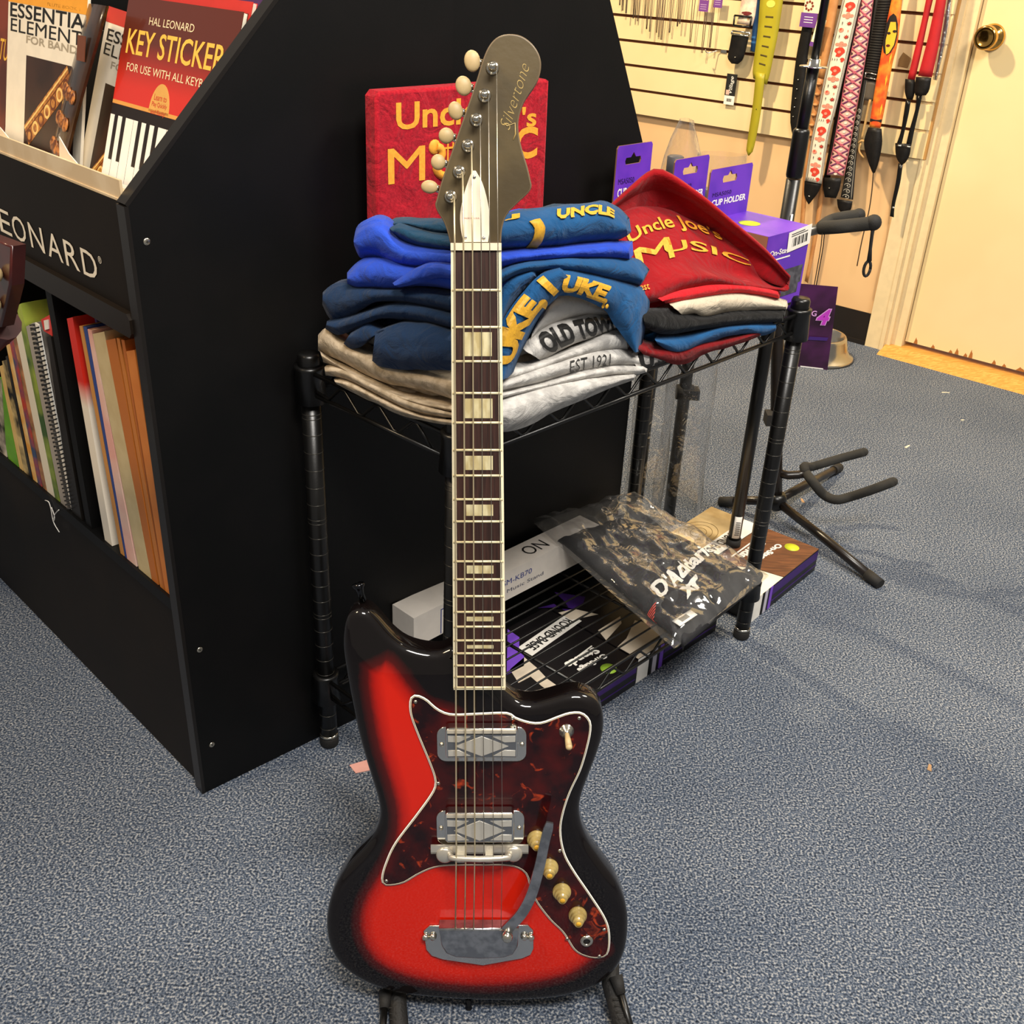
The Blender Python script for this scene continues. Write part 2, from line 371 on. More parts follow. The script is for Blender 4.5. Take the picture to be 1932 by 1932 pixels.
def sax(mb, T, x, y, s, ang):
    """golden saxophone picture: tube, keys and rods, flat printed relief"""
    g1 = M('sax_gold', '#c98a3c', .4, hex2='#8a4a1c', scale=120); g2 = M('sax_highlight', '#f0c878', .4); g3 = M('sax_shadow', '#6a3414', .5)
    Q = T @ Matrix.Translation((x, y, .0003)) @ Matrix.Rotation(ang, 4, 'Z')
    mb.box(-.085*s, .085*s, -.016*s, .016*s, 0, .0003, g1, Q)
    for k in range(7):
        X = -.075*s+k*.024*s
        mb.prism([(X+.010*s*math.cos(a*PI/8), -.006*s+.010*s*math.sin(a*PI/8)) for a in range(16)], .0003, .0006, g2 if k % 2 else g3, Q)
        mb.prism([(X+.006*s*math.cos(a*PI/8), -.006*s+.006*s*math.sin(a*PI/8)) for a in range(16)], .0006, .0008, g1, Q)
    mb.box(-.085*s, .085*s, .010*s, .013*s, .0003, .0006, g2, Q); mb.box(-.085*s, .085*s, .004*s, .0055*s, .0003, .0006, g3, Q)
wcov = M('white_cover', '#f2e8d4', .35, coat=.3); darkp = M('dark_cover_photo', '#3a2114', .4, hex2='#2c180e', scale=20)
grayink = M('grey_print', '#a79b86', .5); orange = M('orange_band', '#f0a32c', .4)
def ee_book(label, t0, t1, h1, z, lean, bandm, band, lines, photo, sx, TQ=TB12):
    r, c, T = cover_book('book', label, t0, t1, -.06, h1, z, .004, wcov, lean=lean, TQ=TQ)
    w = t1-t0
    mb = MB(); mb.box(0, w, h1-band, h1, 0, .0003, bandm, T); mb.make('colour_band', c, r)
    mb = MB()
    for s, x, y, ww, hh, m, b in lines: mb.text(s, m, T @ Matrix.Translation((x, y, 0)), ww, hh, bold=b)
    mb.make('title', c, r)
    mb = MB(); x0, x1, y0, y1 = photo; mb.box(x0, x1, y0, y1, 0, .0003, darkp, T); sax(mb, T, *sx); mb.make('cover_picture', c, r)
    return r
ee_book('white band method book with orange top band and flute title, at the photo edge', .365, .615, .200, -.002, 0, orange, .0195,
        [('ESSENTIA', .007, .1615, .238, .0187, blackink, .014), ('ELEMENT', .010, .1425, .231, .017, blackink, .012), ('FOR BAND', .065, .131, .162, .0102, grayink, .02), ('FLUTE BOOK 1', .13, .1835, .10, .004, blackink, .01)],
        (.067, .227, -.02, .115), (.142, .055, .95, .62))
ee_book('white band method book with red top corner, partly behind the red book', .17, .385, .200, -.012, -.07, M('red_band', '#c8352a', .4), .019,
        [('ESSENTIAL', .010, .159, .2, .0150, blackink, .012), ('ELEMENTS', .009, .1415, .2, .0150, blackink, .012), ('FOR BAND', .036, .1275, .14, .0092, grayink, .01)],
        (.03, .19, -.05, .108), (.085, .03, .75, .8), TB)
# the curled cover between them
r = empty('book', TB @ V((-.40, -.09, .006)), 'dark curled book showing a gold saxophone between two white method books', 'book', 'books in the sloped display')
rows = []
for i in range(9):
    h = -.09+i*.0355; x = -.47+.115*(h+.09)/.285
    rows.append([TB12 @ V((x+.072*a, h, .004+.012*math.sin(a*PI*.6)+.004*math.sin(i*.5))) for a in (0, .15, .3, .5, .7, .85, 1)])
mb = MB(); mb.ribbon(rows, M('dark_sax_cover', '#3b2416', .3, hex2='#241208', scale=30, coat=.5), .004); c = mb.make('cover', r, r)
mb = MB(); g1 = M('sax_gold_curl', '#b9763a', .4, hex2='#5e2f18', scale=150)
for i in range(1, 6):
    for a in (.2, .45, .7):
        p = TB12 @ V((-.47+.115*(.0355*i)/.285+.072*a, -.09+i*.0355-.012*a, .0062+.012*math.sin(a*PI*.6)+.004*math.sin(i*.5)))
        mb.ball((0, 0, 0), .009, .010, .0016, g1, Matrix.Translation(p) @ TB.to_3x3().to_4x4(), 10, 5)
mb.box(-.344, -.322, .125, .155, .0175, .0185, M('brown_label', '#6d3a22', .4), TB12)
mb.make('saxophone_picture', c, r)
r, c, T = cover_book('book', 'brown book with yellow lettering at the left photo edge', .625, .74, -.06, .19, -.004, .005, M('brown_cover', '#4a1d10', .4, hex2='#7a3018', scale=12))
mb = MB(); mb.text('TUR', M('yellow_letters', '#e8b53e', .5), T @ Matrix.Translation((.06, .10, 0)), .05, .03); mb.make('title', c, r)
for k, (t0, t1, h, z, hx, lb) in enumerate(((.03, .29, .226, -.008, '#c8322a', 'red songbook edge directly behind the key sticker book'), (.02, .185, .222, -.016, '#ded2c0', 'white songbook edge behind the key sticker book, right half'),
                          (.02, .24, .236, -.024, '#4a2a5a', 'purple songbook edge between red ones behind the key sticker book'), (.02, .30, .246, -.032, '#d8403a', 'red songbook at the back of the sloped display, tallest one'))):
    cover_book('book', lb, t0, t1, -.06, h, z, .006, M('songbook_cover', hx, .4), '#e7d9c4')

# ---------------------------------------------------------------- books on the lower shelf
IN = dirv(45.5)
def spine_book(P, hx, label, depth=.2, back=.004, hx2=None, name='book', page=None, scale=30, zb=.3185, group='books on the lower cabinet shelf'):
    """P: spine corners (t, z) top-left, top-right, bottom-right, bottom-left on the front plane"""
    P = [(t, max(z, zb)) if i < 2 else (t, zb) for i, (t, z) in enumerate(P)]
    r = empty(name, front((P[2][0]+P[3][0])/2, .3185, back), label, 'book', group)
    m = M('book_cover', hx, .42, hex2=hx2 or hx, scale=scale)
    P = [(P[0][0]-.0008, P[0][1]), (P[1][0]+.0008, P[1][1]), (P[2][0]+.0008, P[2][1]), (P[3][0]-.0008, P[3][1])]
    mb = MB(); P4 = [V(p) for p in P]
    mb.prism(P4, back, back+.0012, m, TF)
    a, b, c2, d = P4
    e = .0007
    mb.prism([a, a+V((-e, 0)), d+V((-e, 0)), d], back+.0012, back+depth, m, TF); mb.prism([b+V((e, 0)), b, c2, c2+V((e, 0))], back+.0012, back+depth, m, TF)
    cv = mb.make('cover', r, r)
    q = V((0, .0015))
    mb = MB(); mb.prism([a+V((-e*1.1, 0))-q, b+V((e*1.1, 0))-q, c2+V((e*1.1, 0))+q*.2, d+V((-e*1.1, 0))+q*.2], back+.0014, back+depth-.002, M('book_pages', page or '#e4d8be', .7), TF); mb.make('pages', r, r)
    return r, cv, m
r, c, m = spine_book([(.2221,.6407),(.2014,.6476),(.1948,.3547),(.2187,.3451)], '#c8281c', 'red topped white magazine spine standing alone beside the divider', hx2='#c8281c')
n_ = m.node_tree; rp = [n for n in n_.nodes if n.type == 'VALTORGB'][0]; tc = [n for n in n_.nodes if n.type == 'TEX_COORD'][0]
sp = n_.nodes.new('ShaderNodeSeparateXYZ'); n_.links.new(tc.outputs['Object'], sp.inputs[0]); n_.links.new(sp.outputs['Z'], rp.inputs[0])
rp.color_ramp.elements[0].position = .205; rp.color_ramp.elements[0].color = lin('#efe3cf'); rp.color_ramp.elements[1].position = .24; rp.color_ramp.elements[1].color = lin('#d42a1c')
spine_book([(.2,.6473),(.193,.6498),(.1883,.3575),(.1937,.3551)], '#6a6aa8', 'lavender cover set back behind the red topped magazine', back=.03)
r, c, m = spine_book([(.2033,.6194),(.1941,.622),(.1731,.3483),(.1874,.3553)], '#0f0e0e', 'black comb-bound book between white magazine and tan book', back=.012)
spine_book([(.1866,.6406),(.1753,.6433),(.1593,.3527),(.1714,.3486)], '#c98a44', 'thin tan book with perforated edge beside the blue one')
spine_book([(.1746,.6432),(.163,.645),(.1516,.3553),(.1584,.3531)], '#2c4486', 'thin navy blue book between tan and pink ones')
spine_book([(.1629,.643),(.1501,.6445),(.1233,.3671),(.1519,.3519)], '#e3a79a', 'pale pink booklet in the right bay', hx2='#efd6c4', scale=8)
spine_book([(.15,.6405),(.1133,.6533),(.0824,.3612),(.1183,.3422)], '#cdb98c', 'cream folder with rounded spine beside the orange folders', hx2='#c4ae80')
spine_book([(.114,.6425),(.0848,.6527),(.0637,.3391),(.0822,.3286)], '#b86a2a', 'orange kraft folder next to the cream folder', name='folder', page='#c8803c')
spine_book([(.0831,.6538),(.0733,.6553),(.0482,.3618),(.0598,.3548)], '#c07532', 'thin kraft folder, second from the right panel', name='folder', page='#c8803c')
spine_book([(.0706,.6554),(.0609,.6569),(.044,.3534),(.0492,.3533)], '#b56526', 'thin kraft folder just left of the widest orange folder', name='folder', page='#c8803c')
spine_book([(.0628,.6434),(.0376,.652),(.0284,.3286),(.0531,.313)], '#cf7d36', 'widest bright orange folder against the right panel', name='folder', page='#d08a48', hx2='#c9752e')
spine_book([(.0312,.6703),(.0251,.6695),(.0213,.3297),(.0275,.3291)], '#e8d8c0', 'white and red booklet between the widest orange folder and the right panel', back=.012, hx2='#c03424', scale=14)
spine_book([(.3007,.5942),(.2848,.5987),(.2905,.3167),(.3244,.3056)], '#17130f', 'black ring binder against the left side of the divider', name='binder')
r, c, m = spine_book([(.3696,.5901),(.3415,.6022),(.3377,.3134),(.3621,.3017)], '#a9a096', 'grey spiral notebook with black coil and white holes', name='notebook')
P = [(.3341,.6035),(.3251,.3232)]
mb = MB(); n = 42
mb.prism([(P[0][0]+.005, P[0][1]), (P[0][0]-.007, P[0][1]), (P[1][0]-.007, .3195), (P[1][0]+.005, .3195)], .006, .008, whiteink, TF)
mb.make('hole_strip', r, r)
mb = MB()
for i in range(n):
    f = (i+.5)/n; t, z = P[0][0]+(P[1][0]-P[0][0])*f, P[0][1]+(.325-P[0][1])*f
    mb.tube([front(t+.008*math.cos(a), z, .006+.008*math.sin(a)-.004) for a in [k*PI/5-.3 for k in range(8)]], .0011, blackink, 6)
mb.make('coil', r, r)
r, c, m = spine_book([(.3914,.613),(.3713,.6218),(.3651,.3036),(.3821,.3029)], '#3c5a2c', 'green leafy covered book with white subtitle in the left bay', hx2='#a8b848', scale=12)
mb = MB(); mb.text('A COMPLETE', whiteink, TFo @ Matrix.Translation((-.372, .6515, -.05)), .05, .006); mb.box(.31, .385, .645, .666, .052, .056, M('dark_green_band', '#26301c', .5), TF); mb.make('cover_top', c, r)
spine_book([(.4149,.5878),(.3894,.5977),(.3822,.3074),(.4101,.2967)], '#e6dcc6', 'white book with frayed thread at its foot, left bay')
bt_ = [(.3007,.5942),(.3278,.614),(.2736,.6327),(.2848,.5987)]
r, c, m = spine_book([(bt_[1][0]-.012, bt_[1][1]), bt_[2], (bt_[3][0], 0), (bt_[0][0]+.012, 0)], '#d3352b', 'small red box with white mark lying on top of the black ring binder', depth=.12, back=.006, zb=max(bt_[0][1], bt_[3][1])+.0005)
mb = MB(); mb.prism([(.3015,.6167),(.2859,.6222),(.29,.6081),(.3038,.6029)], .0045, .0061, whiteink, TF); mb.make('white_mark', c, r)
for P, hx, hx2, lb in (([(.5531,.4553),(.5093,.4732),(.5158,.3166),(.5579,.3118)], '#6fae2a', '#5f9a24', 'bright green spine, leftmost in view on the lower shelf'), ([(.5113,.4895),(.4939,.4964),(.4984,.3186),(.5133,.3175)], '#e2c07c', '#d8b068', 'straw coloured spine right of the bright green one'),
        ([(.4948,.5028),(.472,.5113),(.477,.3167),(.496,.3196)], '#d9bd80', '#15110e', 'cream and black blotched spine in the left bay'), ([(.4758,.5151),(.4636,.5203),(.464,.3191),(.4746,.3177)], '#14110e', '#1d1814', 'thin black spine left of the orange one'),
        ([(.4627,.5368),(.4452,.5434),(.4455,.3254),(.4616,.32)], '#dd9a3c', '#e7c98c', 'orange and cream spine in the left bay'), ([(.4463,.5534),(.4285,.56),(.4278,.3261),(.4432,.3264)], '#364a6c', '#b9402c', 'slate blue and red spine in the left bay'),
        ([(.4295,.5761),(.4138,.582),(.4103,.3312),(.4255,.327)], '#6a4c34', '#c98a5a', 'brown speckled spine left of the white one'), ([(.5301,.4599),(.5112,.4692),(.5625,.311),(.592,.3037)], '#20180f', '#e8dcc8', 'black spine with white blocks at the photo edge')):
    spine_book(P, hx, lb, hx2=hx2, scale=26)
for k in range(5):
    o = MB(); o.box(.285, .48, .595+.012*k, .606+.012*k, .10+.01*k, .30, M('stack_book', ('#6a5638', '#c9b890', '#54301c', '#d8cbb0', '#8a7a5a')[k], .6), TF)
    solo(o, 'book', front(.4, .595+.012*k, .2), ('olive brown', 'cream', 'dark red brown', 'white', 'khaki')[k]+' book lying flat across the spines at the top of the left bay', 'book', 'books lying on top of the lower shelf row')
mb = MB()
for P in ([(-.7095,1.39,.3069),(-.6991,1.3798,.3102),(-.6967,1.3775,.2998),(-.6964,1.3772,.277),(-.6846,1.3655,.2666)], [(-.6942,1.375,.304),(-.6901,1.371,.29),(-.6964,1.3772,.277)], [(-.6736,1.3547,.3116),(-.687,1.3679,.2964),(-.6949,1.3756,.2825)]): mb.tube(even(P, 14), .0007, whiteink, 6)
solo(mb, 'thread', [(-.6846,1.3655,.2666)][0], 'loose white binding thread hanging over the cabinet shelf edge', 'thread')

# small instrument whose headstock pokes in at the left photo edge
FO = TFo @ Matrix.Translation((0, 0, .15))
mah = M('dark_mahogany', '#3a0d08', .3, hex2='#4a140c', scale=15, coat=.4)
uk = empty('ukulele', FO @ V((-.76, .2, 0)), 'dark red headstock with cream tuners at the left photo edge', 'ukulele')
def tz(P): return [(-t, z) for t, z in P]
hp = tz([(-.0741,.8186),(-.0517,.776),(-.0025,.7218)]); hx_ = hp+[(hp[2][0]-.042, hp[2][1]-.012), (hp[0][0]-.075, hp[0][1]-.06), (hp[0][0]-.062, hp[0][1]-.004)]
mb = MB(); mb.prism(hx_, -.014, 0, mah, FO, bev=.002); mb.make('headstock', uk, uk)
for x, y in tz([(-.0384,.7851),(-.0176,.7502)]):
    mb = MB(); mb.ball((0, 0, 0), .0105, .0075, .006, cream, FO @ Matrix.Translation((x, y, .006)) @ Matrix.Rotation(.7, 4, 'Z')); mb.make('tuner_button', uk, uk)
mb = MB(); a = FO @ V((hp[2][0]-.021, hp[2][1]-.004, -.012)); b = FO @ V((-.56, .42, -.012)); mb.tube([a, a.lerp(b, .5), b], .017, mah, 12); mb.make('neck', uk, uk)
mb = MB(); o2 = V((-.56, .42)); ax = (o2-V((hp[2][0]-.021, hp[2][1]-.004))).normalized(); nx = V((ax.y, -ax.x))
mb.prism(even([V(o2+ax*u+nx*v) for u, v in ((0, .02), (.02, .065), (.08, .06), (.12, .055), (.18, .08), (.235, .05), (.25, 0), (.235, -.05), (.18, -.08), (.12, -.055), (.08, -.06), (.02, -.065), (0, -.02))], 48, True), -.05, .0, mah, FO, bev=.004); mb.make('body', uk, uk)
# ---------------------------------------------------------------- black wire shelving unit
RA, RB, RC = V((-.2606, 1.2246, 0)), V((.4224, 1.5584, 0)), V((-.064, 1.048, 0)); RD = RA+RB-RC
DP = (RB-RC).normalized(); DQ = (RA-RC).normalized(); LP, LQ = (RB-RC).length, (RA-RC).length
def rk(p, q, z=0): return RC+DP*p+DQ*q+Z*z
rack = empty('wire_shelving_unit', (RC+RB)/2, 'black wire shelving unit holding the folded shirts', 'shelf')
grv = M('post_groove', '#4a4741', .3, .6)
def post(c, name='post'):
    T = Matrix.Translation(c)
    mb = MB(); mb.lathe([(.0127, .02), (.0127, .60)], blkmet, T, 24)
    for k in range(20, -1, -1):
        g = .0254*(21.4-k)
        for gg in ((g,) if k % 6 else (g-.003, g+.003)): mb.lathe([(.0127, gg-.0007), (.0129, gg-.0003), (.0129, gg+.0003), (.0127, gg+.0007)], grv, T, 24)
    p = mb.make(name, rack, rack)
    mb = MB(); mb.lathe([(.0124, .598), (.0142, .611), (.0142, .622), (.0125, .626), (.004, .6265)], blkmet, T, 24); mb.make('cap', p, rack)
    mb = MB(); mb.lathe([(.013, 0), (.0142, .003), (.0142, .014), (.012, .018)], rubber, T, 24); mb.lathe([(.012, .0175), (.0138, .018), (.0138, .0215), (.012, .022)], nickel, T, 24); mb.make('foot', p, rack)
    for zt in (.610, .134):
        mb = MB(); mb.lathe([(.0125, zt-.050), (.0205, zt-.048), (.0175, zt-.008), (.0188, zt-.004), (.0188, zt), (.0128, zt+.0005)], blkmet, T, 24); mb.make('collar', p, rack)
for c in (RA, RB, RC, RD): post(c)
def wire_shelf(zt):
    mb = MB(); zb = zt-.028
    cs = [(0, 0), (LP, 0), (LP, LQ), (0, LQ)]; ext = .0
    for i in range(4):
        (p0, q0), (p1, q1) = cs[i], cs[(i+1) % 4]; a = V((p0, q0)); b = V((p1, q1)); L = (b-a).length; t = (b-a)/L
        s0, s1 = .016, L-.016; nrm = V((t.y, -t.x))*.004
        A = lambda s, z: rk(a.x+t.x*s+nrm.x, a.y+t.y*s+nrm.y, z)
        mb.cyl(A(s0, zt), A(s1, zt), .0029, blkmet, 8); mb.cyl(A(s0, zb), A(s1, zb), .0029, blkmet, 8)
        n = max(3, round((L-.05)/.066)); w = (L-.07)/n; pts = [A(.02, zb+.006)]
        for k in range(n):
            s = .035+w*k; pts += [A(s+w*.12, zb+.003), A(s+w*.48, zt-.004), A(s+w*.62, zt-.004), A(s+w*.98, zb+.003)]
        mb.tube(pts, .0021, blkmet, 6)
    k = 0; q = .02
    while q < LQ-.01: mb.cyl(rk(.004, q, zt+.002), rk(LP-.004, q, zt+.002), .0017, blkmet, 6); q += .0235
    for p in (.09, LP/3+.02, LP*2/3, LP-.09): mb.cyl(rk(p, 0, zt-.002), rk(p, LQ, zt-.002), .0027, blkmet, 6)
    mb.make('wire_shelf', rack, rack)
wire_shelf(.603); wire_shelf(.127)

# ---------------------------------------------------------------- the electric guitar
gu, gy, gn = V((.99886753, .02695639, .03920478)), V((-.04408504, .21448625, .9757316)), V((.01789331, -.97635496, .21543173))
GO = V((-.0073083, .76356501, .03793964))
TG = Matrix(((gu.x, gy.x, gn.x, GO.x), (gu.y, gy.y, gn.y, GO.y), (gu.z, gy.z, gn.z, GO.z), (0, 0, 0, 1)))
gt = empty('electric_guitar', GO, 'red and black sunburst electric guitar with tortoiseshell pickguard standing in front', 'guitar', mat=TG)
def gp(mb, name, parent=None): return mb.make(name, parent or gt)
FZ = -.012                                                  # top of the body below the fretboard face
outl = [(-.0257,.4278),(-.0392,.4226),(-.0553,.4226),(-.0746,.4284),(-.0893,.44),(-.1041,.459),(-.1129,.4676),(-.1229,.4687),(-.1323,.4619),(-.1372,.4475),(-.1392,.4261),(-.1371,.3997),(-.1326,.3639),(-.1261,.3213),(-.1175,.2828),(-.1102,.2512),(-.1087,.23),(-.1145,.2093),(-.1266,.1903),(-.1453,.1679),(-.1595,.1445),(-.1689,.1175),(-.1725,.0901),(-.1692,.0623),(-.1567,.0376),(-.1309,.0162),(-.0955,.0025),(-.0538,-.0041),(-.0059,-.0078),(.0421,-.0079),(.09,-.003),(.1257,.0099),(.149,.0313),(.16,.0581),(.1624,.0915),(.1586,.1203),(.1479,.1474),(.1328,.1708),(.1167,.1972),(.1082,.22),(.1056,.2394),(.1086,.2585),(.1165,.2838),(.1242,.3087),(.1287,.3303),(.1281,.3504),(.1234,.3625),(.115,.3704),(.1035,.3752),(.0898,.3746),(.0713,.3686),(.0544,.3644),(.0402,.3662),(.0287,.3746),(.0135,.3878),(-.0135,.4114)]
OUT = even(outl, 220, True)
OUT = [V((p.x, p.y)) for p in OUT]
glossb = M('black_gloss_lacquer', '#080605', .12, coat=1, hex2='#0a0706')
def poly_d(P, x, y):
    d = 1e9; ins = False; n = len(P)
    for i in range(n):
        a, b = P[i], P[(i+1) % n]
        ex, ey = b[0]-a[0], b[1]-a[1]; t = max(0, min(1, ((x-a[0])*ex+(y-a[1])*ey)/(ex*ex+ey*ey+1e-12)))
        d = min(d, math.hypot(x-a[0]-ex*t, y-a[1]-ey*t))
        if (a[1] > y) != (b[1] > y) and x < (b[0]-a[0])*(y-a[1])/(b[1]-a[1])+a[0]: ins = not ins
    return d if ins else -d
RED = [(-.1039,.4185),(-.1109,.4044),(-.1117,.3819),(-.1084,.3518),(-.1031,.3151),(-.0942,.2777),(-.0874,.2428),(-.0883,.2138),(-.0971,.1844),(-.1112,.1578),(-.1267,.1276),(-.1324,.1003),(-.1287,.0726),(-.112,.046),(-.071,.0261),(-.0057,.0173),(.0539,.0215),(.0984,.0335),(.1235,.0539),(.1361,.0686),(.1031,.0964),(.0703,.1609),(.0524,.2586),(.0298,.3212),(-.0033,.3335),(-.0305,.3548),(-.0577,.3639),(-.0762,.3878),(-.0918,.4115)]
RED = [(p[0], p[1]) for p in even(RED, 90, True)]
burst = bpy.data.materials.new('red_sunburst_lacquer'); burst.use_nodes = True
nt = burst.node_tree; b = nt.nodes['Principled BSDF']; at = nt.nodes.new('ShaderNodeAttribute'); at.attribute_name = 'burst'
rp = nt.nodes.new('ShaderNodeValToRGB'); els = rp.color_ramp.elements
els[0].position = .18; els[0].color = lin('#0a0505'); els[1].position = .92; els[1].color = lin('#cc1e0a')
e = els.new(.45); e.color = lin('#4a0806'); e = els.new(.66); e.color = lin('#ab1407')
nz = nt.nodes.new('ShaderNodeTexNoise'); nz.inputs['Scale'].default_value = 60; ad = nt.nodes.new('ShaderNodeMath'); ad.operation = 'MULTIPLY_ADD'; ad.inputs[1].default_value = .06
nt.links.new(nz.outputs[0], ad.inputs[0]); nt.links.new(at.outputs['Fac'], ad.inputs[2])
nt.links.new(ad.outputs[0], rp.inputs[0]); nt.links.new(rp.outputs[0], b.inputs['Base Color'])
b.inputs['Roughness'].default_value = .5; b.inputs['Specular IOR Level'].default_value = .08; b.inputs['Coat Weight'].default_value = .85; b.inputs['Coat Roughness'].default_value = .03
bm = bmesh.new(); R = .0095; BZ = FZ-.040; lay = bm.verts.layers.float.new('burst')
prof = [(R, BZ), (R*.3, BZ+R*.3), (0, BZ+R), (0, FZ-R)]+[(R-R*math.cos(a), FZ-R+R*math.sin(a)) for a in (PI/8, PI/4, 3*PI/8, PI/2)]
rings = []
for d, z in prof: rings.append([bm.verts.new((p.x, p.y, z)) for p in (inset2(OUT, d) if d else OUT)])
n = len(OUT)
for a, c in zip(rings, rings[1:]):
    for j in range(n): f = bm.faces.new((a[j], a[(j+1) % n], c[(j+1) % n], c[j])); f.smooth = True
bm.faces.new(rings[0])
FR = [V((v.co.x, v.co.y)) for v in rings[-1]]; FRl = [(p.x, p.y) for p in FR]
inner = []
x = -.19
while x < .19:
    y = -.02
    while y < .4:
        if poly_d(FRl, x, y) > .004: inner.append(V((x, y)))
        y += .0065
    x += .0065
vv, ee, ff, ov, oe, of = delaunay_2d_cdt(FR+inner, [(i, (i+1) % n) for i in range(n)], [], 1, 1e-6)
vs = [None]*len(vv)
for i, p in enumerate(vv):
    if ov[i] and min(ov[i]) < n: vs[i] = rings[-1][min(ov[i])]
    else: vs[i] = bm.verts.new((p.x, p.y, FZ))
for f in ff:
    c = sum((vv[i] for i in f), V((0, 0)))/3
    if poly_d(FRl, c.x, c.y) < 0: continue
    try: q = bm.faces.new([vs[i] for i in f]); q.smooth = True
    except ValueError: pass
for v in bm.verts:
    if v.co.z > FZ-1e-5: v[lay] = max(0, min(1, .5+poly_d(RED, v.co.x, v.co.y)/.038))
    else: v[lay] = 0
bmesh.ops.recalc_face_normals(bm, faces=bm.faces[:])
me = bpy.data.meshes.new('body'); bm.to_mesh(me); bm.free(); me.materials.append(burst)
body = bpy.data.objects.new('body', me); COL.objects.link(body); body.parent = gt

# pickguard
tort = M('tortoiseshell', '#19060a', .35, hex2='#430a0a', scale=38, lo=.36, hi=.68, coat=.6, spec=.15, detail=6)
def tort_nodes(m):
    nt = m.node_tree; N = nt.nodes; L = nt.links; b = N['Principled BSDF']; rp = [q for q in N if q.type == 'VALTORGB'][0]
    tc = [q for q in N if q.type == 'TEX_COORD'][0]
    n2 = N.new('ShaderNodeTexNoise'); n2.inputs['Scale'].default_value = 60; n2.inputs['Detail'].default_value = 4; n2.inputs['Distortion'].default_value = 1.2
    L.new(tc.outputs['Object'], n2.inputs[0])
    r2 = N.new('ShaderNodeValToRGB'); r2.color_ramp.elements[0].position = .61; r2.color_ramp.elements[1].position = .745
    r2.color_ramp.elements[0].color = (0, 0, 0, 1); r2.color_ramp.elements[1].color = (1, 1, 1, 1)
    L.new(n2.outputs[0], r2.inputs[0])
    mx = N.new('ShaderNodeMix'); mx.data_type = 'RGBA'; L.new(r2.outputs[0], mx.inputs[0]); L.new(rp.outputs[0], mx.inputs[6]); mx.inputs[7].default_value = lin('#b8401a')
    L.new(mx.outputs[2], b.inputs['Base Color'])
tort_nodes(tort)
pgo = [(-.0727,.3681),(-.0703,.3747),(-.0643,.3765),(-.0546,.3717),(-.0455,.3627),(-.0358,.3567),(-.0244,.3549),(.0025,.3561),(.0282,.3566),(.038,.3506),(.0523,.3457),(.0644,.3457),(.0807,.3524),(.0927,.3566),(.1048,.3566),(.1131,.3493),(.1156,.339),(.1132,.32),(.1061,.2903),(.0954,.2632),(.0885,.2384),(.086,.2158),(.0904,.1897),(.1011,.1673),(.119,.1378),(.136,.1079),(.1418,.0873),(.1413,.0629),(.1339,.0546),(.1185,.0553),(.103,.0644),(.0897,.0874),(.0743,.1053),(.0589,.1291),(.0524,.148),(.0483,.1627),(.0385,.1707),(.0242,.1734),(-.0016,.1734),(-.0245,.1734),(-.0399,.1728),(-.0543,.1695),(-.0694,.1616),(-.0846,.1516),(-.1008,.1483),(-.1071,.1509),(-.1085,.159),(-.104,.1762),(-.0929,.2018),(-.0699,.2354),(-.0554,.2571),(-.049,.2697),(-.0488,.2804),(-.054,.2985),(-.0654,.3312),(-.072,.3531)]
PG = [V((p.x, p.y)) for p in even(pgo, 200, True)]
mb = MB(); pz = FZ+.0026
lv = [(0, FZ+.0002, blackink), (0, pz-.0008, whiteink), (.0011, pz, blackink), (.0016, pz, ivory), (.0022, pz, tort)]
rg = [[mb.b.verts.new((p.x, p.y, z)) for p in (inset2(PG, d) if d else PG)] for d, z, m in lv]
for k in range(4):
    for j in range(200): mb.face((rg[k][j], rg[k][(j+1) % 200], rg[k+1][(j+1) % 200], rg[k+1][j]), (blackink, whiteink, blackink, ivory)[k])
mb.face(rg[0][::-1], blackink); mb.face(rg[-1], tort)
pgd = gp(mb, 'pickguard')
for x, y in [(-.0661,.3687),(-.0444,.2741),(-.1029,.1549),(.1027,.3499),(.0847,.1924),(.1352,.0921),(.0945,.0804),(.1308,.0574),(.0336,.35)]:
    mb = MB(); mb.lathe([(.0021, pz-.0004), (.0021, pz+.0004), (.0012, pz+.0011), (.0003, pz+.0013)], nickel, Matrix.Translation((x, y, 0)), 12); mb.box(x-.0015, x+.0015, y-.0002, y+.0002, pz+.0009, pz+.0014, blackink); gp(mb, 'screw', pgd)

# neck, fretboard, frets
L_ = .6287; YN = .82
fy = lambda k: YN-L_*(1-2**(-k/12))
hw = lambda y: (.04551+(.0533-.04551)*(YN-y)/(YN-fy(20)))/2*.985
rosew = M('dark_rosewood', '#2a1611', .5, hex2='#3b211a', scale=60, stretch=(6, .35, 1), bump=.1, bscale=150)
yE = fy(20)-.0006
mb = MB(); mb.prism([(-hw(YN), YN), (-hw(yE), yE), (hw(yE), yE), (hw(YN), YN)], -.0065, 0, rosew); fb = gp(mb, 'fretboard')
mb = MB()
for s in (-1, 1):
    a = [(s*(hw(YN)+.0003), YN), (s*(hw(yE)+.0003), yE), (s*(hw(yE)-.0022), yE), (s*(hw(YN)-.0022), YN)]
    mb.prism(a, -.0066, .0002, ivory)
    a = [(s*(hw(YN)-.0022), YN), (s*(hw(yE)-.0022), yE), (s*(hw(yE)-.0030), yE), (s*(hw(YN)-.0030), YN)]; mb.prism(a, -.001, .00025, blackink)
    a = [(s*(hw(YN)-.0030), YN), (s*(hw(yE)-.0030), yE), (s*(hw(yE)-.0038), yE), (s*(hw(YN)-.0038), YN)]; mb.prism(a, -.001, .00028, ivory)
mb.prism([(-hw(yE), yE), (hw(yE), yE), (hw(yE), yE-.0018), (-hw(yE), yE-.0018)], -.0066, .0002, ivory)
gp(mb, 'binding', fb)
brassf = M('fret_wire', '#f0e2b8', .4, .4)
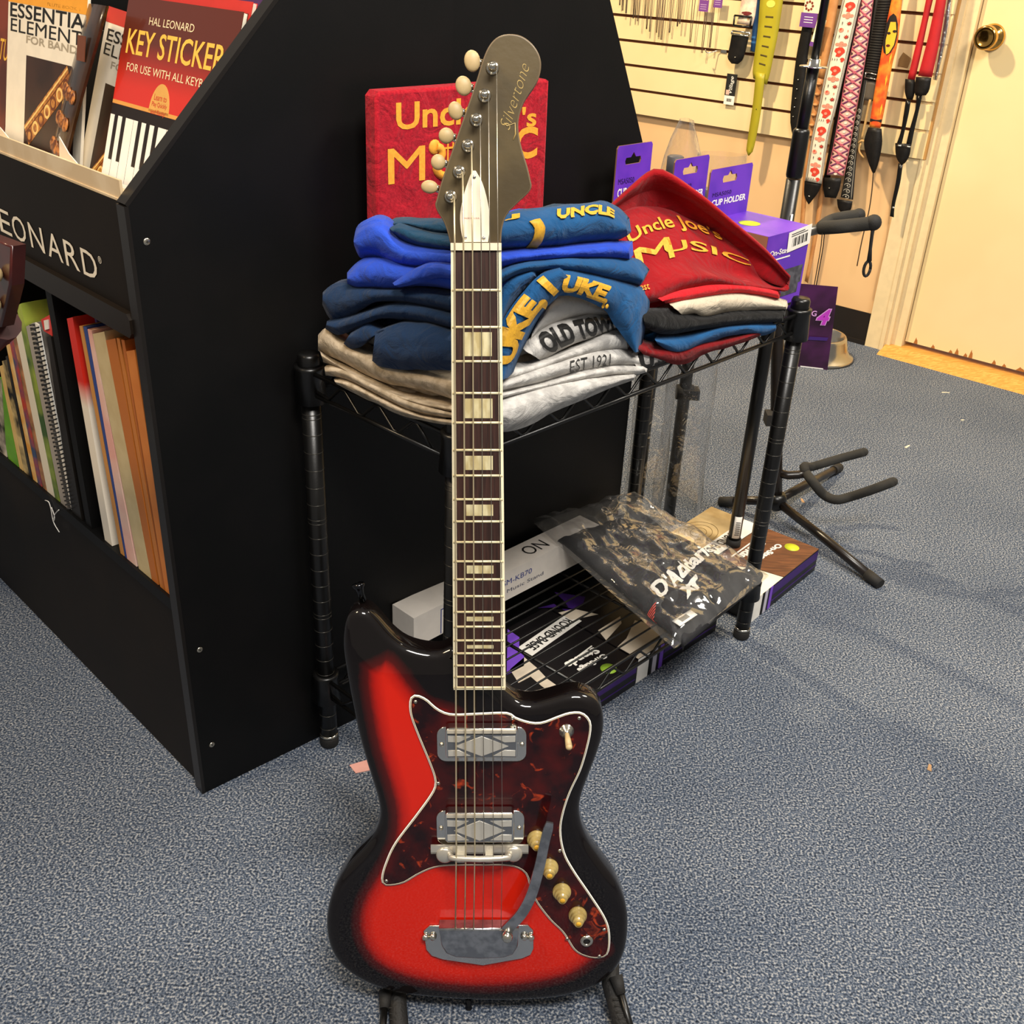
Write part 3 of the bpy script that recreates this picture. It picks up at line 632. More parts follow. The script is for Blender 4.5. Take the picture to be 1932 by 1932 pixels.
for k in range(1, 21):
    mb = MB(); y = fy(k); h = hw(y)-.0006
    mb.tube([(-h, y, -.0001), (h, y, -.0001)], .00125, brassf, 10); gp(mb, 'fret', fb)
pearl = M('pearloid', '#d9cfa6', .25, hex2='#b9a878', scale=55, coat=.4, detail=5, stretch=(2, .6, 1))
for r in ([(-.0119,.7469),(.0138,.7249)], [(-.0126,.6853),(.0143,.6667)], [(-.0117,.6304),(.0144,.6166)], [(-.0115,.5822),(.0145,.571)], [(-.0116,.5202),(.0146,.5119)], [(-.0122,.4664),(.0144,.4616)], [(-.0122,.4359),(.0143,.4322)]):
    (x0, y1), (x1, y0) = r; mb = MB(); mb.box(x0, x1, y0, y1, -.0003, .00028, pearl); gp(mb, 'inlay', fb)
necm = M('dark_neck_lacquer', '#170b09', .2, coat=.5)
mb = MB(); rows = []
for y in [YN+.002-.4*i/16 for i in range(17)]:
    h = hw(min(y, YN)); rows.append([(h*math.cos(PI*j/10), y, -.0064-(.0145+.004*(YN-y)/.4)*math.sin(PI*j/10)) for j in range(11)])
mb.grid(rows, necm, True, True, True); gp(mb, 'neck')
mb = MB(); h = hw(YN); mb.box(-h-.0004, h+.0004, YN, YN+.0062, -.006, .0022, M('bone_nut', '#e9dcc0', .45)); gp(mb, 'nut')
# headstock
hdo = [(-.0236,.8258),(-.0265,.8369),(-.0297,.8452),(-.0348,.8534),(-.0366,.8593),(-.0351,.8644),(-.0311,.8779),(-.0237,.8977),(-.0149,.9207),(-.0061,.9434),(.0013,.9634),(.0061,.9777),(.011,.9887),(.017,.9959),(.0238,.9992),(.032,1.0001),(.0405,.9984),(.0487,.993),(.0547,.9854),(.0573,.9767),(.056,.9667),(.0515,.9579),(.0441,.9478),(.0396,.9378),(.0377,.9265),(.039,.9151),(.042,.9036),(.0459,.892),(.0487,.8808),(.0497,.8749),(.0469,.8695),(.0384,.8617),(.0299,.8535),(.0256,.8464),(.0232,.837),(.0225,.8258)]
hdo = [V((p.x, p.y)) for p in catm(hdo, 140)]
hdm = M('worn_black_headstock_lacquer', '#43371f', .42, hex2='#544629', scale=14, bump=.08, bscale=120, coat=.25)
mb = MB(); mb.prism(hdo, -.0225, -.008, hdm, bev=.0012, bevm=M('worn_edge', '#6b5a44', .4)); hs = gp(mb, 'headstock')
HZ = -.008
SCR = M('gold_script', '#b59a5c', .4)
P = [(.0298,.9221),(.0477,.9748)]
d = V(P[1])-V(P[0]); ang = math.atan2(d.y, d.x)
mb = MB(); mb.text('Silvertone', SCR, Matrix.Translation((P[0][0], P[0][1], HZ)) @ Matrix.Rotation(ang, 4, 'Z'), d.length, .0098, shear=.4, bold=-.022, depth=.0002)
mb.tube([(P[0][0]-.0045, P[0][1]+.006, HZ), (P[0][0]-.002, P[0][1]+.0035, HZ+.0002), (P[0][0]+.005, P[0][1]+.006, HZ+.0002), (P[0][0]+.0055, P[0][1]-.003, HZ+.0002), (P[0][0]+.0035, P[0][1]-.008, HZ)], .0005, SCR, 6)
gp(mb, 'lettering', hs)
tc_ = even([(-.0118,.8267),(-.014,.8392),(-.0143,.8512),(-.0118,.8644),(-.0074,.878),(-.004,.886),(-.0012,.8892),(.0016,.8856),(.0058,.878),(.0095,.8658),(.0121,.8512),(.0122,.8393),(.0107,.8268)], 40)
mb = MB(); mb.prism(tc_, HZ, HZ+.0016, M('white_truss_cover', '#efe4cd', .4), bev=.0004); tcv = gp(mb, 'truss_rod_cover', hs)
for x, y in [(-.0014,.8829),(-.0098,.8309),(.0067,.8303)]:
    mb = MB(); mb.lathe([(.0016, HZ+.0014), (.0016, HZ+.002), (.0005, HZ+.0023)], steel, Matrix.Translation((x, y, 0)), 10); gp(mb, 'screw', tcv)
P = [(-.0115,.8471),(.0032,.8471)]
mb = MB(); mb.text('MADE IN U.S.A.', M('red_print', '#b0524a', .5), Matrix.Translation((P[0][0], P[0][1], HZ+.0016)), P[1][0]-P[0][0], .0012); gp(mb, 'print', tcv)
posts = [(.0153,.9729),(.0083,.9505),(.0009,.9308),(-.0067,.9093),(-.0148,.8873),(-.0226,.8663)]
btn = [(-.0025,.9794),(-.0103,.9592),(-.0176,.9387),(-.0261,.918),(-.0337,.8957),(-.0418,.8746)]
sizes = ((.0068, .0086, .15), (.0068, .0080, .3), (.0062, .0076, .3), (.0066, .0066, .6), (.0062, .0066, .2), (.0074, .0056, -.1))
for (x, y), (bx, by), (sx, sy, an) in zip(posts, btn, sizes):
    T = Matrix.Translation((x, y, 0))
    mb = MB(); mb.lathe([(.0058, HZ), (.0058, HZ+.0012), (.0044, HZ+.002), (.0033, HZ+.003), (.0030, HZ+.0075), (.0034, HZ+.009), (.0034, HZ+.0115), (.0026, HZ+.014), (.0008, HZ+.015)], nickel, T, 18); tp = gp(mb, 'tuner', hs)
    mb = MB(); T2 = Matrix.Translation((bx, by, -.0155)) @ Matrix.Rotation(an, 4, 'Z'); mb.ball((0, 0, 0), sx*1.05, sy*1.05, .0038, cream, T2, 20, 11); gp(mb, 'button', tp)
    mb = MB(); mb.cyl((bx, by, -.0165), (x, y-.001, -.0195), .0016, nickel, 8); mb.cyl((bx+.0055, by-.0006, -.0165), (bx+.0085, by-.001, -.0168), .0026, nickel, 10); gp(mb, 'shaft', tp)
# strings
xs_n = [(-.0191,.8247),(-.0112,.8247),(-.0031,.8247),(.0047,.8247),(.0123,.8247),(.0197,.8248)]
xs_t = [(-.028,.1074),(-.0179,.1074),(-.0082,.1074),(.0018,.1074),(.0119,.1074),(.0214,.1073)]
xs_b = [(-.0253,.2087),(-.0153,.2087),(-.0058,.2087),(.0037,.2087),(.0137,.2087),(.0232,.2087)]
wound = M('wound_string', '#e6d6b0', .3, .8); plain = M('plain_string', '#b9b2a4', .3, 1)
order = [5, 4, 3, 2, 1, 0]
for k in range(6):
    tx, ty = posts[5-k]
    mb = MB(); r = (.00085, .0008, .00072, .00042, .00038, .00035)[k]
    mb.tube([(tx+.0034, ty, HZ+.007), (xs_n[k][0], YN+.004, .0026), (xs_n[k][0], YN, .0026), (xs_b[k][0], xs_b[k][1], .0135), (xs_t[k][0], xs_t[k][1]-.002, .006)], r, wound if k < 3 else plain, 8); gp(mb, 'string')
# pickups
def rrect(x0, x1, y0, y1, r, n=5):
    P = []
    for cx, cy, a0 in ((x1-r, y1-r, 0), (x0+r, y1-r, PI/2), (x0+r, y0+r, PI), (x1-r, y0+r, 3*PI/2)):
        for k in range(n+1): a = a0+PI/2*k/n; P.append(V((cx+r*math.cos(a), cy+r*math.sin(a))))
    return P
dia_m = M('satin_diamond', '#d6d2c8', .38, .55)
def pickup(base, cover, dia):
    (x0, y1), (x1, y0) = base
    mb = MB(); mb.prism(rrect(x0, x1, y0, y1, .0095), pz, pz+.0022, chrome, bev=.0008); pu = gp(mb, 'pickup')
    (a0, b1), (a1, b0) = cover; zt = pz+.0145
    mb = MB(); mb.prism(rrect(a0, a1, b0, b1, .004), pz+.002, zt, chrome, bev=.0012); mb.box(a0+.002, a1-.002, b1-.0065, b1-.0045, zt-.0008, zt+.0004, blackink); mb.box(a0+.002, a1-.002, b1-.0045, b1-.0012, zt-.0004, zt+.0022, M('lit_top_side', '#dcd4c2', .3, .5)); gp(mb, 'cover', pu)  # pale bar paints in the light on the cover's upper side
    mb = MB(); cx = (a0+a1)/2; cy = b0+(b1-b0)*.42; h = (b1-b0)*.34; w = (a1-a0)*.37
    mb.prism([(a0+.002, b0+.0015), (a1-.002, b0+.0015), (a1-.002, b1-.0070), (a0+.002, b1-.0070)], zt-.0002, zt+.0002, M('pickup_recess', '#84888e', .35, .8))
    mb.prism([(cx-w, cy), (cx, cy-h), (cx+w, cy), (cx, cy+h)], zt, zt+.0009, dia_m, bev=.0003)
    for sx in (-1, 1):
        for sy in (-1, 1):
            e = cx+sx*(a1-a0)*.465
            mb.prism([(e, cy+sy*h*1.0), (e, cy+sy*h*.42), (cx+sx*w*.85, cy+sy*h*.38), (cx+sx*w*.42, cy+sy*h*.95)][::1], zt, zt+.0009, dia_m, bev=.0003)
    gp(mb, 'diamond_inset', pu)
    for sx in (x0+(a0-x0)*.5, x1-(x1-a1)*.5):
        mb = MB(); mb.lathe([(.0024, pz+.002), (.0024, pz+.003), (.0015, pz+.0042), (.0003, pz+.0045)], nickel, Matrix.Translation((sx, (y0+y1)/2, 0)), 12); gp(mb, 'screw', pu)
pickup([(-.0448,.3411),(.0481,.3011)], [(-.0352,.3457),(.0391,.3117)], 0)
pickup([(-.0471,.2427),(.0464,.2013)], [(-.0374,.2477),(.0355,.2119)], 0)
# bridge
(x0, y1), (x1, y0) = [(-.0532,.205),(.0508,.1873)]
brm = M('bridge_nickel', '#d9d3c6', .3, .7)
mb = MB(); mb.box(x0, x1, (y0+y1)/2-.001, y1, pz+.007, pz+.0095, brm); mb.box(x0, x1, (y0+y1)/2-.001, (y0+y1)/2+.001, pz+.002, pz+.0095, brm); br = gp(mb, 'bridge')
mb = MB()
for q in [(-.0383,.1939),(.035,.1951)]: mb.lathe([(.0092, pz+.008), (.0094, pz+.0105), (.0075, pz+.0125), (.001, pz+.013)], brm, Matrix.Translation((q[0], q[1], 0)), 20); mb.lathe([(.003, pz), (.003, pz+.008)], steel, Matrix.Translation((q[0], q[1]-.002, 0)), 10)
gp(mb, 'thumb_wheel', br)
P = [(-.0328,.1961),(-.0009,.2051),(.031,.1967)]
mb = MB(); mb.tube([(P[0][0], P[0][1]-.002, pz+.009), (P[0][0]+.004, P[0][1]+.001, pz+.0125), (P[1][0], P[1][1]-.003, pz+.0205), (P[2][0]-.004, P[2][1]+.001, pz+.0125), (P[2][0], P[2][1]-.002, pz+.009)][:1]+[(P[0][0]+.002+(P[2][0]-P[0][0]-.004)*i/8, P[0][1]+.0015, pz+.0225-.0005*abs(i-4)) for i in range(9)]+[(P[2][0], P[2][1]-.002, pz+.009)], .0033, brm, 12)
mb.box(P[0][0]+.006, P[0][0]+.016, P[0][1]-.003, P[0][1]+.002, pz+.008, pz+.022, nickel); mb.box(P[2][0]-.026, P[2][0]-.018, P[0][1]-.003, P[0][1]+.002, pz+.008, pz+.022, nickel)
gp(mb, 'saddle', br)
# tailpiece and tremolo arm
tp_ = [(-.0569,.0977),(.051,.0982),(.0569,.0913),(.0576,.0677),(.0542,.0593),(.0448,.0545),(.0011,.0454),(-.0431,.0532),(-.0559,.0582),(-.0616,.0666),(-.064,.0908)]
mb = MB(); mb.prism([V((p[0], p[1])) for p in tp_][::-1], FZ, FZ+.003, M('bright_plate', '#d2d2d0', .22, 1), bev=.0008); tl = gp(mb, 'tailpiece')
bk = [(-.046,.105),(.0409,.1049),(.0398,.081),(.0346,.0713),(.0242,.0672),(-.002,.0659),(-.0281,.068),(-.0385,.0729),(-.0436,.0825)]
mb = MB(); mb.prism([V((p[0], p[1])) for p in bk][::-1], FZ+.002, FZ+.018, steel, bev=.0025); gp(mb, 'bracket', tl)
for x, y in [(-.0536,.0847),(.047,.0845),(-.0618,.084),(.0546,.0838)]:
    mb = MB(); mb.lathe([(.0042, FZ+.003), (.0042, FZ+.005), (.0028, FZ+.0075), (.0005, FZ+.008)], nickel, Matrix.Translation((x, y, 0)), 14); gp(mb, 'screw', tl)
arm = [(.0271,.1049),(.0328,.1149),(.0434,.1322),(.054,.1578),(.0621,.1914),(.0673,.2214),(.0725,.2446)]
C_ = even([V((p[0], p[1], 0)) for p in arm], 22)
mb = MB(); Lf = []; Rt = []
for i, c in enumerate(C_):
    t = (C_[min(i+1, 21)]-C_[max(i-1, 0)]).normalized(); nrm = V((t.y, -t.x, 0)); w = .0062-.0014*i/21
    if i == 21: w *= .75
    zz = FZ+.021+.010*math.sin(min(1, i/8)*PI/2)
    Lf.append((c-nrm*w, zz)); Rt.append((c+nrm*w, zz))
mb.grid([[V((l[0].x, l[0].y, l[1])), V((r[0].x, r[0].y, r[1])), V((r[0].x, r[0].y, r[1]-.0028)), V((l[0].x, l[0].y, l[1]-.0028))] for l, r in zip(Lf, Rt)], steel, True, False, True); ta = gp(mb, 'tremolo_arm')
x, y = [(.0282,.099)][0]
mb = MB(); mb.lathe([(.0062, FZ+.019), (.0062, FZ+.024), (.0045, FZ+.0275), (.001, FZ+.0285)], nickel, Matrix.Translation((x, y, 0)), 16); gp(mb, 'pivot_screw', ta)
# controls
knobm = M('clear_cream_knob', '#b09a5e', .3, hex2='#97804a', scale=80, coat=.5)
for x, y in [(.0594,.2078),(.0734,.173),(.0876,.1423),(.1055,.1125)]:
    mb = MB(); mb.lathe([(.0098, pz), (.0102, pz+.002), (.0098, pz+.0045), (.0082, pz+.0055), (.0078, pz+.0085), (.0062, pz+.0095), (.0060, pz+.0135), (.0046, pz+.0150), (.0044, pz+.017), (.0008, pz+.0175)], knobm, Matrix.Translation((x, y, 0)), 28, False); kn = gp(mb, 'knob')
    mb = MB(); mb.lathe([(.0030, pz+.0172), (.0028, pz+.0180), (.0004, pz+.0182)], gold, Matrix.Translation((x, y, 0)), 12); gp(mb, 'knob_centre', kn)
x, y = [(.0897,.3355)][0]
mb = MB(); mb.lathe([(.0078, pz), (.0078, pz+.001), (.0058, pz+.0015), (.0058, pz+.004), (.0035, pz+.0045), (.0035, pz+.007)], nickel, Matrix.Translation((x, y, 0)), 20); tg = gp(mb, 'toggle_switch')
mb = MB(); mb.tube([(x, y, pz+.006), (x+.0008, y-.004, pz+.012), (x+.0016, y-.008, pz+.019)], .003, cream, 12, [.0022, .0032, .0036]); mb.ball((x+.0016, y-.008, pz+.019), .0036, .0036, .0036, cream); gp(mb, 'switch_tip', tg)
x, y = [(.1161,.0781)][0]
mb = MB(); mb.lathe([(.0075, pz), (.0075, pz+.0015), (.0055, pz+.003), (.0042, pz+.0032), (.0040, pz+.001)], nickel, Matrix.Translation((x, y, 0)), 20); mb.lathe([(.004, pz+.0012), (.0039, pz+.0014)], blackink, Matrix.Translation((x, y, 0)), 16); gp(mb, 'output_jack')
# strap buttons
for (x, y), d in (([(-.121,.4787)][0], V((-.25, 1, 0))), ([(-.0164,-.0262)][0], V((0, -1, 0)))):
    d.normalize(); T = frame(V((x, y, -.032)), d.orthogonal(), d.cross(d.orthogonal()))
    mb = MB(); mb.lathe([(.0035, -.008), (.0035, .002), (.0045, .006), (.0065, .009), (.0065, .011), (.002, .0125)], M('dark_chrome', '#3a3a3c', .15, 1), T, 16); gp(mb, 'strap_button')

# folding stand under the guitar
gs = empty('guitar_stand', (0, .78, 0), 'low black folding stand under the sunburst guitar, two cradle legs in view', 'stand')
grip = M('black_rubber_grip', '#1b1917', .7, bump=.6, bscale=300)
for sgn, A_, B_, A2, B2 in ((-1, [(-.1067,.7918,.0116)][0], [(-.0935,.7246,.006)][0], [(-.1189,.7872,.015)][0], [(-.1159,.7217,.004)][0]), (1, [(.14,.8012,.0336)][0], [(.1592,.7375,.006)][0], [(.1454,.7989,.0462)][0], [(.1687,.7362,.004)][0])):
    A_, B_, A2, B2 = V(A_), V(B_), V(A2), V(B2)
    mb = MB(); mb.tube([A_+V((0, .05, .02)), A_+V((0, .004, -.004)), B_], .0105, grip, 14); lg = mb.make('leg', gs, gs)
    mb = MB(); d = (B_-A_).normalized()
    for k in range(9): p = A_+d*(.010+.007*k)+V((.003*sgn, -.0100, .0035)); mb.tube([p-V((.005, 0, 0)), p+V((.005, 0, 0))], .0011, rubber, 6)
    mb.make('ratchet', lg, gs)
    mb = MB(); mb.tube([A2, B2], .0042, blkmet, 10); d2 = (B2-A2).normalized(); mb.tube([A2-d2*.004, A2+d2*.016], .0075, rubber, 12, [.0080, .0055]); mb.make('rod', lg, gs)
    mb = MB(); mb.tube([A_+V((0, .05, .02)), V((A_.x*1.1, A_.y+.14, .012))], .0095, blkmet, 12); mb.make('leg', gs, gs)
mb = MB(); mb.cyl((-.13, .92, .012), (.13, .92, .012), .008, blkmet, 10); mb.make('crossbar', gs, gs)
# ---------------------------------------------------------------- folded shirts
def cloth(name, hx, hx2=None, scale=60, rough=.9):
    m = M(name, hx, rough, hex2=hx2 or hx, scale=scale, bump=.35, bscale=900, sheen=.08, spec=.12)
    nt = m.node_tree; N = nt.nodes; L = nt.links; b1 = [n for n in N if n.type == 'BUMP'][0]; tc = [n for n in N if n.type == 'TEX_COORD'][0]
    wv = N.new('ShaderNodeTexNoise'); wv.inputs['Scale'].default_value = 24; wv.inputs['Detail'].default_value = 4; wv.inputs['Distortion'].default_value = 1.6; wv.inputs['Roughness'].default_value = .45
    L.new(tc.outputs['Object'], wv.inputs[0])
    b2 = N.new('ShaderNodeBump'); b2.inputs['Strength'].default_value = .55; b2.inputs['Distance'].default_value = .012      # soft creases of worn cotton
    L.new(wv.outputs[0], b2.inputs['Height']); L.new(b2.outputs[0], b1.inputs['Normal'])
    return m
heather = cloth('heather_grey_cotton', '#c9c6c1', '#aba8a4', 55)
heather_lit = cloth('heather_grey_cotton_warm_lit', '#c3b39c', '#a5957d', 70)  # same grey cotton, warm light from the left put into its colour
greyl = cloth('light_grey_cotton', '#cfcbc6', '#c4c0bb', 30)
navy = cloth('navy_cotton', '#1d3557', '#1a3050', 20)
royal = cloth('royal_blue_cotton', '#2b50c6', '#2748b8', 20)
denim = cloth('denim_blue_cotton', '#1f5586', '#1b4c7a', 20)
tealn = cloth('teal_navy_cotton', '#1d4562', '#193c57', 20)
redsh = cloth('red_cotton', '#960f18', '#8b0d15', 20)
dkred = cloth('dark_red_cotton', '#7d0f14', '#720d12', 20)
brred = cloth('bright_red_cotton', '#d8202a', '#cc1c25', 20)
blksh = cloth('black_cotton', '#141414', '#191818', 20)
crmsh = cloth('cream_cotton', '#d5c7b0', '#cdbea6', 20)
uncle = cloth('maroon_red_jersey', '#b01c2a', '#9c1624', 300)
def fold(mb, m, p0, p1, q0, q1, z0, z1, layers=2, seed=0, r=.03, nz=.004, tilt=None):
    """folded cloth slab: rounded outline in rack coordinates, scalloped rim of fold layers"""
    P = rrect(p0, p1, q0, q1, r, 4); P = even([V((a.x, a.y)) for a in P], 110, True)
    cen = V(((p0+p1)/2, (q0+q1)/2)); rows = []; H = (z1-z0)/layers
    prof = []
    for l in range(layers):
        for k in range(6):
            t = -1+2*k/5; prof.append((l, z0+H*(l+(t*.97+1)/2), .42*H*(1-math.sqrt(max(0, 1-t*t*.97)))))
    for l, z, ins in prof:
        row = []
        for i, a in enumerate(P):
            nn = noise.noise(V((a.x*9, a.y*9, seed*7+l*3.1)))
            d = ins+.006*max(0, nn)+.003*l/layers
            v = (cen-a).normalized(); b = V((a.x, a.y))+V((v.x, v.y))*d
            w = nz*noise.noise(V((a.x*14, a.y*14, seed+z*8)))
            row.append(rk(b.x, b.y, z+w*(0 if (l == 0 and z < z0+H*.2) else 1)+(tilt(b.x, b.y, (z-z0)/(z1-z0)) if tilt else 0)))
        rows.append(row)
    l, z, ins = prof[-1]
    for s in (.9, .75, .5, .25, .02):
        row = []
        for a in P:
            v = cen.lerp(V((a.x, a.y)), s); w = nz*.8*noise.noise(V((v.x*18, v.y*18, seed+5)))
            row.append(rk(v.x, v.y, z+w+(tilt(v.x, v.y, 1) if tilt else 0)))
        rows.append(row)
    mb.grid(rows, m, True, True, True)
def roll(mb, m, G, th=.006):
    """a visible rolled fold: 5 traced rows closed behind with a flat back"""
    G = [[V(p) for p in r] for r in G]; n = len(G[0])
    R2_ = []
    for i in range(9):
        t = i/8*(len(G)-1); k = min(int(t), len(G)-2); f = t-k
        R2_.append([G[k][j].lerp(G[k+1][j], f)+Z*.0015*noise.noise(G[k][j]*40+V((i, 0, 0))) for j in range(n)])
    # finer along the roll
    R3 = [catm(r, 3*n) for r in R2_]
    c = [sum((R3[i][j] for i in range(9)), V((0, 0, 0)))/9+V((.30, .95, 0))*.012 for j in range(3*n)]
    mb.grid(R3, m); mb.grid([R3[-1], [p+V((.3, .95, 0))*.02 for p in R3[-1]], [p+V((.3, .95, 0))*.02 for p in R3[0]], R3[0]], m)
    for j in (0, -1):
        vs = [mb.b.verts.new(R3[i][j]) for i in range(9)]+[mb.b.verts.new(R3[i][j]+V((.3, .95, 0))*.02) for i in (8, 0)]
        mb.face(vs, m)
def surf(G):
    G = [[V(p) for p in r] for r in G]; A = len(G)-1; B = len(G[0])-1
    def f(u, v, off=.0012):
        x = max(0, min(.9999, u))*B; y = max(0, min(.9999, v))*A; j, i = int(x), int(y); a, b = x-j, y-i
        p = (G[i][j]*(1-a)+G[i][j+1]*a)*(1-b)+(G[i+1][j]*(1-a)+G[i+1][j+1]*a)*b
        n = (G[i][j+1]-G[i][j]).cross(G[i+1][j]-G[i][j]).normalized()
        if n.dot(V((0, 0, HT))-p) < 0: n = -n
        return p+n*off
    return f
GRP = 'folded shirts stacked on the wire rack'
def shirt(mb, p, q, z, label): 
    return solo(mb, 'folded_shirt', rk(p, q, z), label, 'shirt', GRP)
S0 = .607
# greys, bottom up
mb = MB(); fold(mb, heather_lit, .00, .31, .03, .20, S0, .628, 1, 1)
roll(mb, heather_lit, SGR([(-.2217,1.1789,.6107),(-.1991,1.1586,.6185),(-.1564,1.1203,.6149),(-.1093,1.078,.6157),(-.0653,1.0384,.6276)],[(-.2182,1.1757,.606),(-.1778,1.1395,.6046),(-.136,1.1019,.604),(-.0964,1.0663,.6105),(-.0651,1.0382,.6195)],12,5,0.012))
roll(mb, heather, SGR([(-.0239,1.0727,.6363),(.0139,1.1123,.636),(.0511,1.1514,.6314),(.091,1.1932,.6223),(.1457,1.2507,.6083)],[(-.0227,1.074,.5993),(.007,1.1051,.5915),(.0469,1.147,.5974),(.0861,1.1881,.5993),(.1206,1.2243,.6004),(.1465,1.2515,.6009)],12,5,0.016))
shirt(mb, .15, .13, S0, 'heather grey folded shirt at the very bottom of the left stack, on the wires')
mb = MB(); fold(mb, heather_lit, .01, .325, .03, .20, .628, .642, 1, 2)
roll(mb, heather_lit, SGR([(-.2355,1.194,.6205),(-.2139,1.1746,.6303),(-.1705,1.1356,.6277),(-.1227,1.0927,.6268),(-.0656,1.0414,.635)],[(-.2345,1.1931,.61),(-.2071,1.1684,.6156),(-.1709,1.1359,.6144),(-.1228,1.0928,.6119),(-.0809,1.0551,.622),(-.0655,1.0412,.6276)],12,5,0.014))
roll(mb, heather, SGR([(-.0244,1.0808,.643),(.026,1.1337,.6359),(.0639,1.1736,.6341),(.1116,1.2236,.6275),(.1579,1.2722,.6122)],[(-.0241,1.0812,.6334),(.0264,1.1341,.6285),(.0714,1.1813,.6219),(.1128,1.2249,.6138),(.1501,1.264,.6019),(.1653,1.2799,.6002)],12,5,0.012))
shirt(mb, .15, .13, .628, 'heather grey folded shirt, second from the bottom of the left stack')
mb = MB(); fold(mb, heather_lit, .01, .315, .03, .20, .642, .656, 1, 3)
roll(mb, heather_lit, SGR([(-.2427,1.2032,.6398),(-.2234,1.1858,.631),(-.1781,1.1451,.6249),(-.1297,1.1017,.6266),(-.0659,1.0443,.6399)],[(-.2373,1.1983,.6256),(-.2072,1.1712,.6253),(-.1572,1.1263,.6157),(-.1099,1.0839,.6228),(-.0657,1.0442,.6325)],12,5,0.013))
G = SGR([(-.025,1.0861,.6535),(.0129,1.1258,.6539),(.0499,1.1646,.654),(.0758,1.1918,.6532),(.1174,1.2355,.6441),(.1518,1.2716,.625)],[(-.0245,1.0865,.6407),(.026,1.1396,.6348),(.0642,1.1796,.6324),(.1122,1.23,.6244),(.1549,1.2748,.611)],12,5,0.013)
roll(mb, heather, G); f = surf(G)
o = shirt(mb, .15, .13, .642, 'heather grey folded shirt with a thin black year print on its front fold')
mb = MB(); mb.text('EST 1921', blackink, None, 1, 1, bold=-.01, fn=lambda u, v: f(.47+.29*u, .86-.62*v)); mb.make('print', o, o)
mb = MB(); fold(mb, greyl, .02, .30, .03, .20, .656, .672, 1, 4)
roll(mb, heather_lit, SGR([(-.2439,1.207,.6559),(-.2295,1.194,.6703),(-.2135,1.1796,.6616),(-.1706,1.141,.6594),(-.1297,1.1044,.6612),(-.0666,1.0477,.6726)],[(-.2451,1.208,.6353),(-.2147,1.1807,.6347),(-.1573,1.1291,.631),(-.1037,1.081,.6433),(-.0662,1.0473,.646)],12,5,0.014))
roll(mb, heather, SGR([(-.0256,1.0941,.6641),(.0126,1.1341,.6584),(.0371,1.1599,.6584),(.0754,1.2001,.6622),(.1088,1.2351,.6677),(.1301,1.2575,.6653)],[(-.0251,1.0946,.6475),(.0132,1.1348,.6452),(.0504,1.1739,.6479),(.0835,1.2085,.6448),(.1184,1.2452,.64),(.136,1.2637,.6356)],12,5,0.012))
shirt(mb, .15, .13, .656, 'heather grey folded shirt under the one with bold black letters')
mb = MB(); fold(mb, greyl, .06, .27, .05, .20, .672, .688, 1, 5)
G = SGR([(.0007,1.1304,.6801),(.0228,1.1536,.694),(.0474,1.1794,.6967),(.0732,1.2065,.6948),(.1006,1.2353,.6875),(.1213,1.257,.6746)],[(.0249,1.1557,.6561),(.0373,1.1688,.6571),(.0561,1.1885,.6621),(.0824,1.2161,.6629),(.1096,1.2447,.6645),(.1264,1.2623,.6662)],12,5,0.016)
roll(mb, heather, G); f2 = surf(G)
o = shirt(mb, .15, .13, .672, 'heather grey folded shirt with bold black outlined letters along its rolled front')
mb = MB(); mb.text('OLD TOWN', blackink, None, 1, 1, bold=.05, fn=lambda u, v: f2(.12+.86*u, .9-.8*v)); mb.make('print', o, o)
mb = MB(); fold(mb, greyl, .06, .27, .05, .20, .688, .704, 1, 6)
G = SGR([(.0138,1.1558,.6909),(.0364,1.1794,.7253),(.0619,1.2062,.7208),(.086,1.2314,.7078),(.1083,1.2549,.6868)],[(.0114,1.1532,.6789),(.0293,1.172,.688),(.0544,1.1983,.6907),(.0808,1.226,.6888),(.1103,1.257,.6802)],12,5,0.014)
roll(mb, greyl, G); f3 = surf(G)
o = shirt(mb, .15, .13, .688, 'light grey folded shirt with small brown button mark, topmost of the grey ones')
mb = MB(); bt = M('copper_mark', '#a8652f', .5)
c3 = f3(.55, .62, .003)
mb.lathe([(.0045, 0), (.0045, .0006), (.0028, .0008)], bt, Matrix.Translation(c3) @ frame((0, 0, 0), DP, Z+DQ*.4), 16); mb.lathe([(.0026, .0007), (.002, .001)], greyl, Matrix.Translation(c3) @ frame((0, 0, 0), DP, Z+DQ*.4), 12); mb.make('mark', o, o)
# navy
mb = MB(); fold(mb, navy, .03, .27, .04, .20, .672, .698, 1, 7)
roll(mb, navy, SGR([(-.1612,1.1138,.6947),(-.1333,1.0887,.7143),(-.1019,1.0605,.7253),(-.065,1.0274,.7292)],[(-.1661,1.1182,.6604),(-.1573,1.1103,.6575),(-.1241,1.0804,.6656),(-.0643,1.0268,.6891)],12,5,0.016))
roll(mb, navy, SGR([(-.1948,1.1521,.6799),(-.1746,1.1339,.6983),(-.157,1.1181,.6971),(-.1396,1.1025,.7057)],[(-.2055,1.1617,.6631),(-.1941,1.1514,.6609),(-.1796,1.1384,.6701),(-.168,1.128,.6895)],12,5,0.01))
shirt(mb, .15, .13, .672, 'navy folded shirt lowest of the blue ones, hanging over the warm-lit grey fold')
mb = MB(); fold(mb, navy, .02, .27, .04, .20, .698, .715, 1, 8)
roll(mb, navy, SGR([(-.2286,1.1878,.6803),(-.1822,1.1461,.7063),(-.1413,1.1094,.7304),(-.1033,1.0753,.7412),(-.0663,1.042,.7446)],[(-.2314,1.1903,.6702),(-.2136,1.1743,.6693),(-.1828,1.1466,.6886),(-.1549,1.1216,.7083),(-.1095,1.0808,.7216),(-.066,1.0417,.7276)],12,5,0.014))
shirt(mb, .15, .13, .698, 'navy folded shirt between the other two navy ones on the left side')
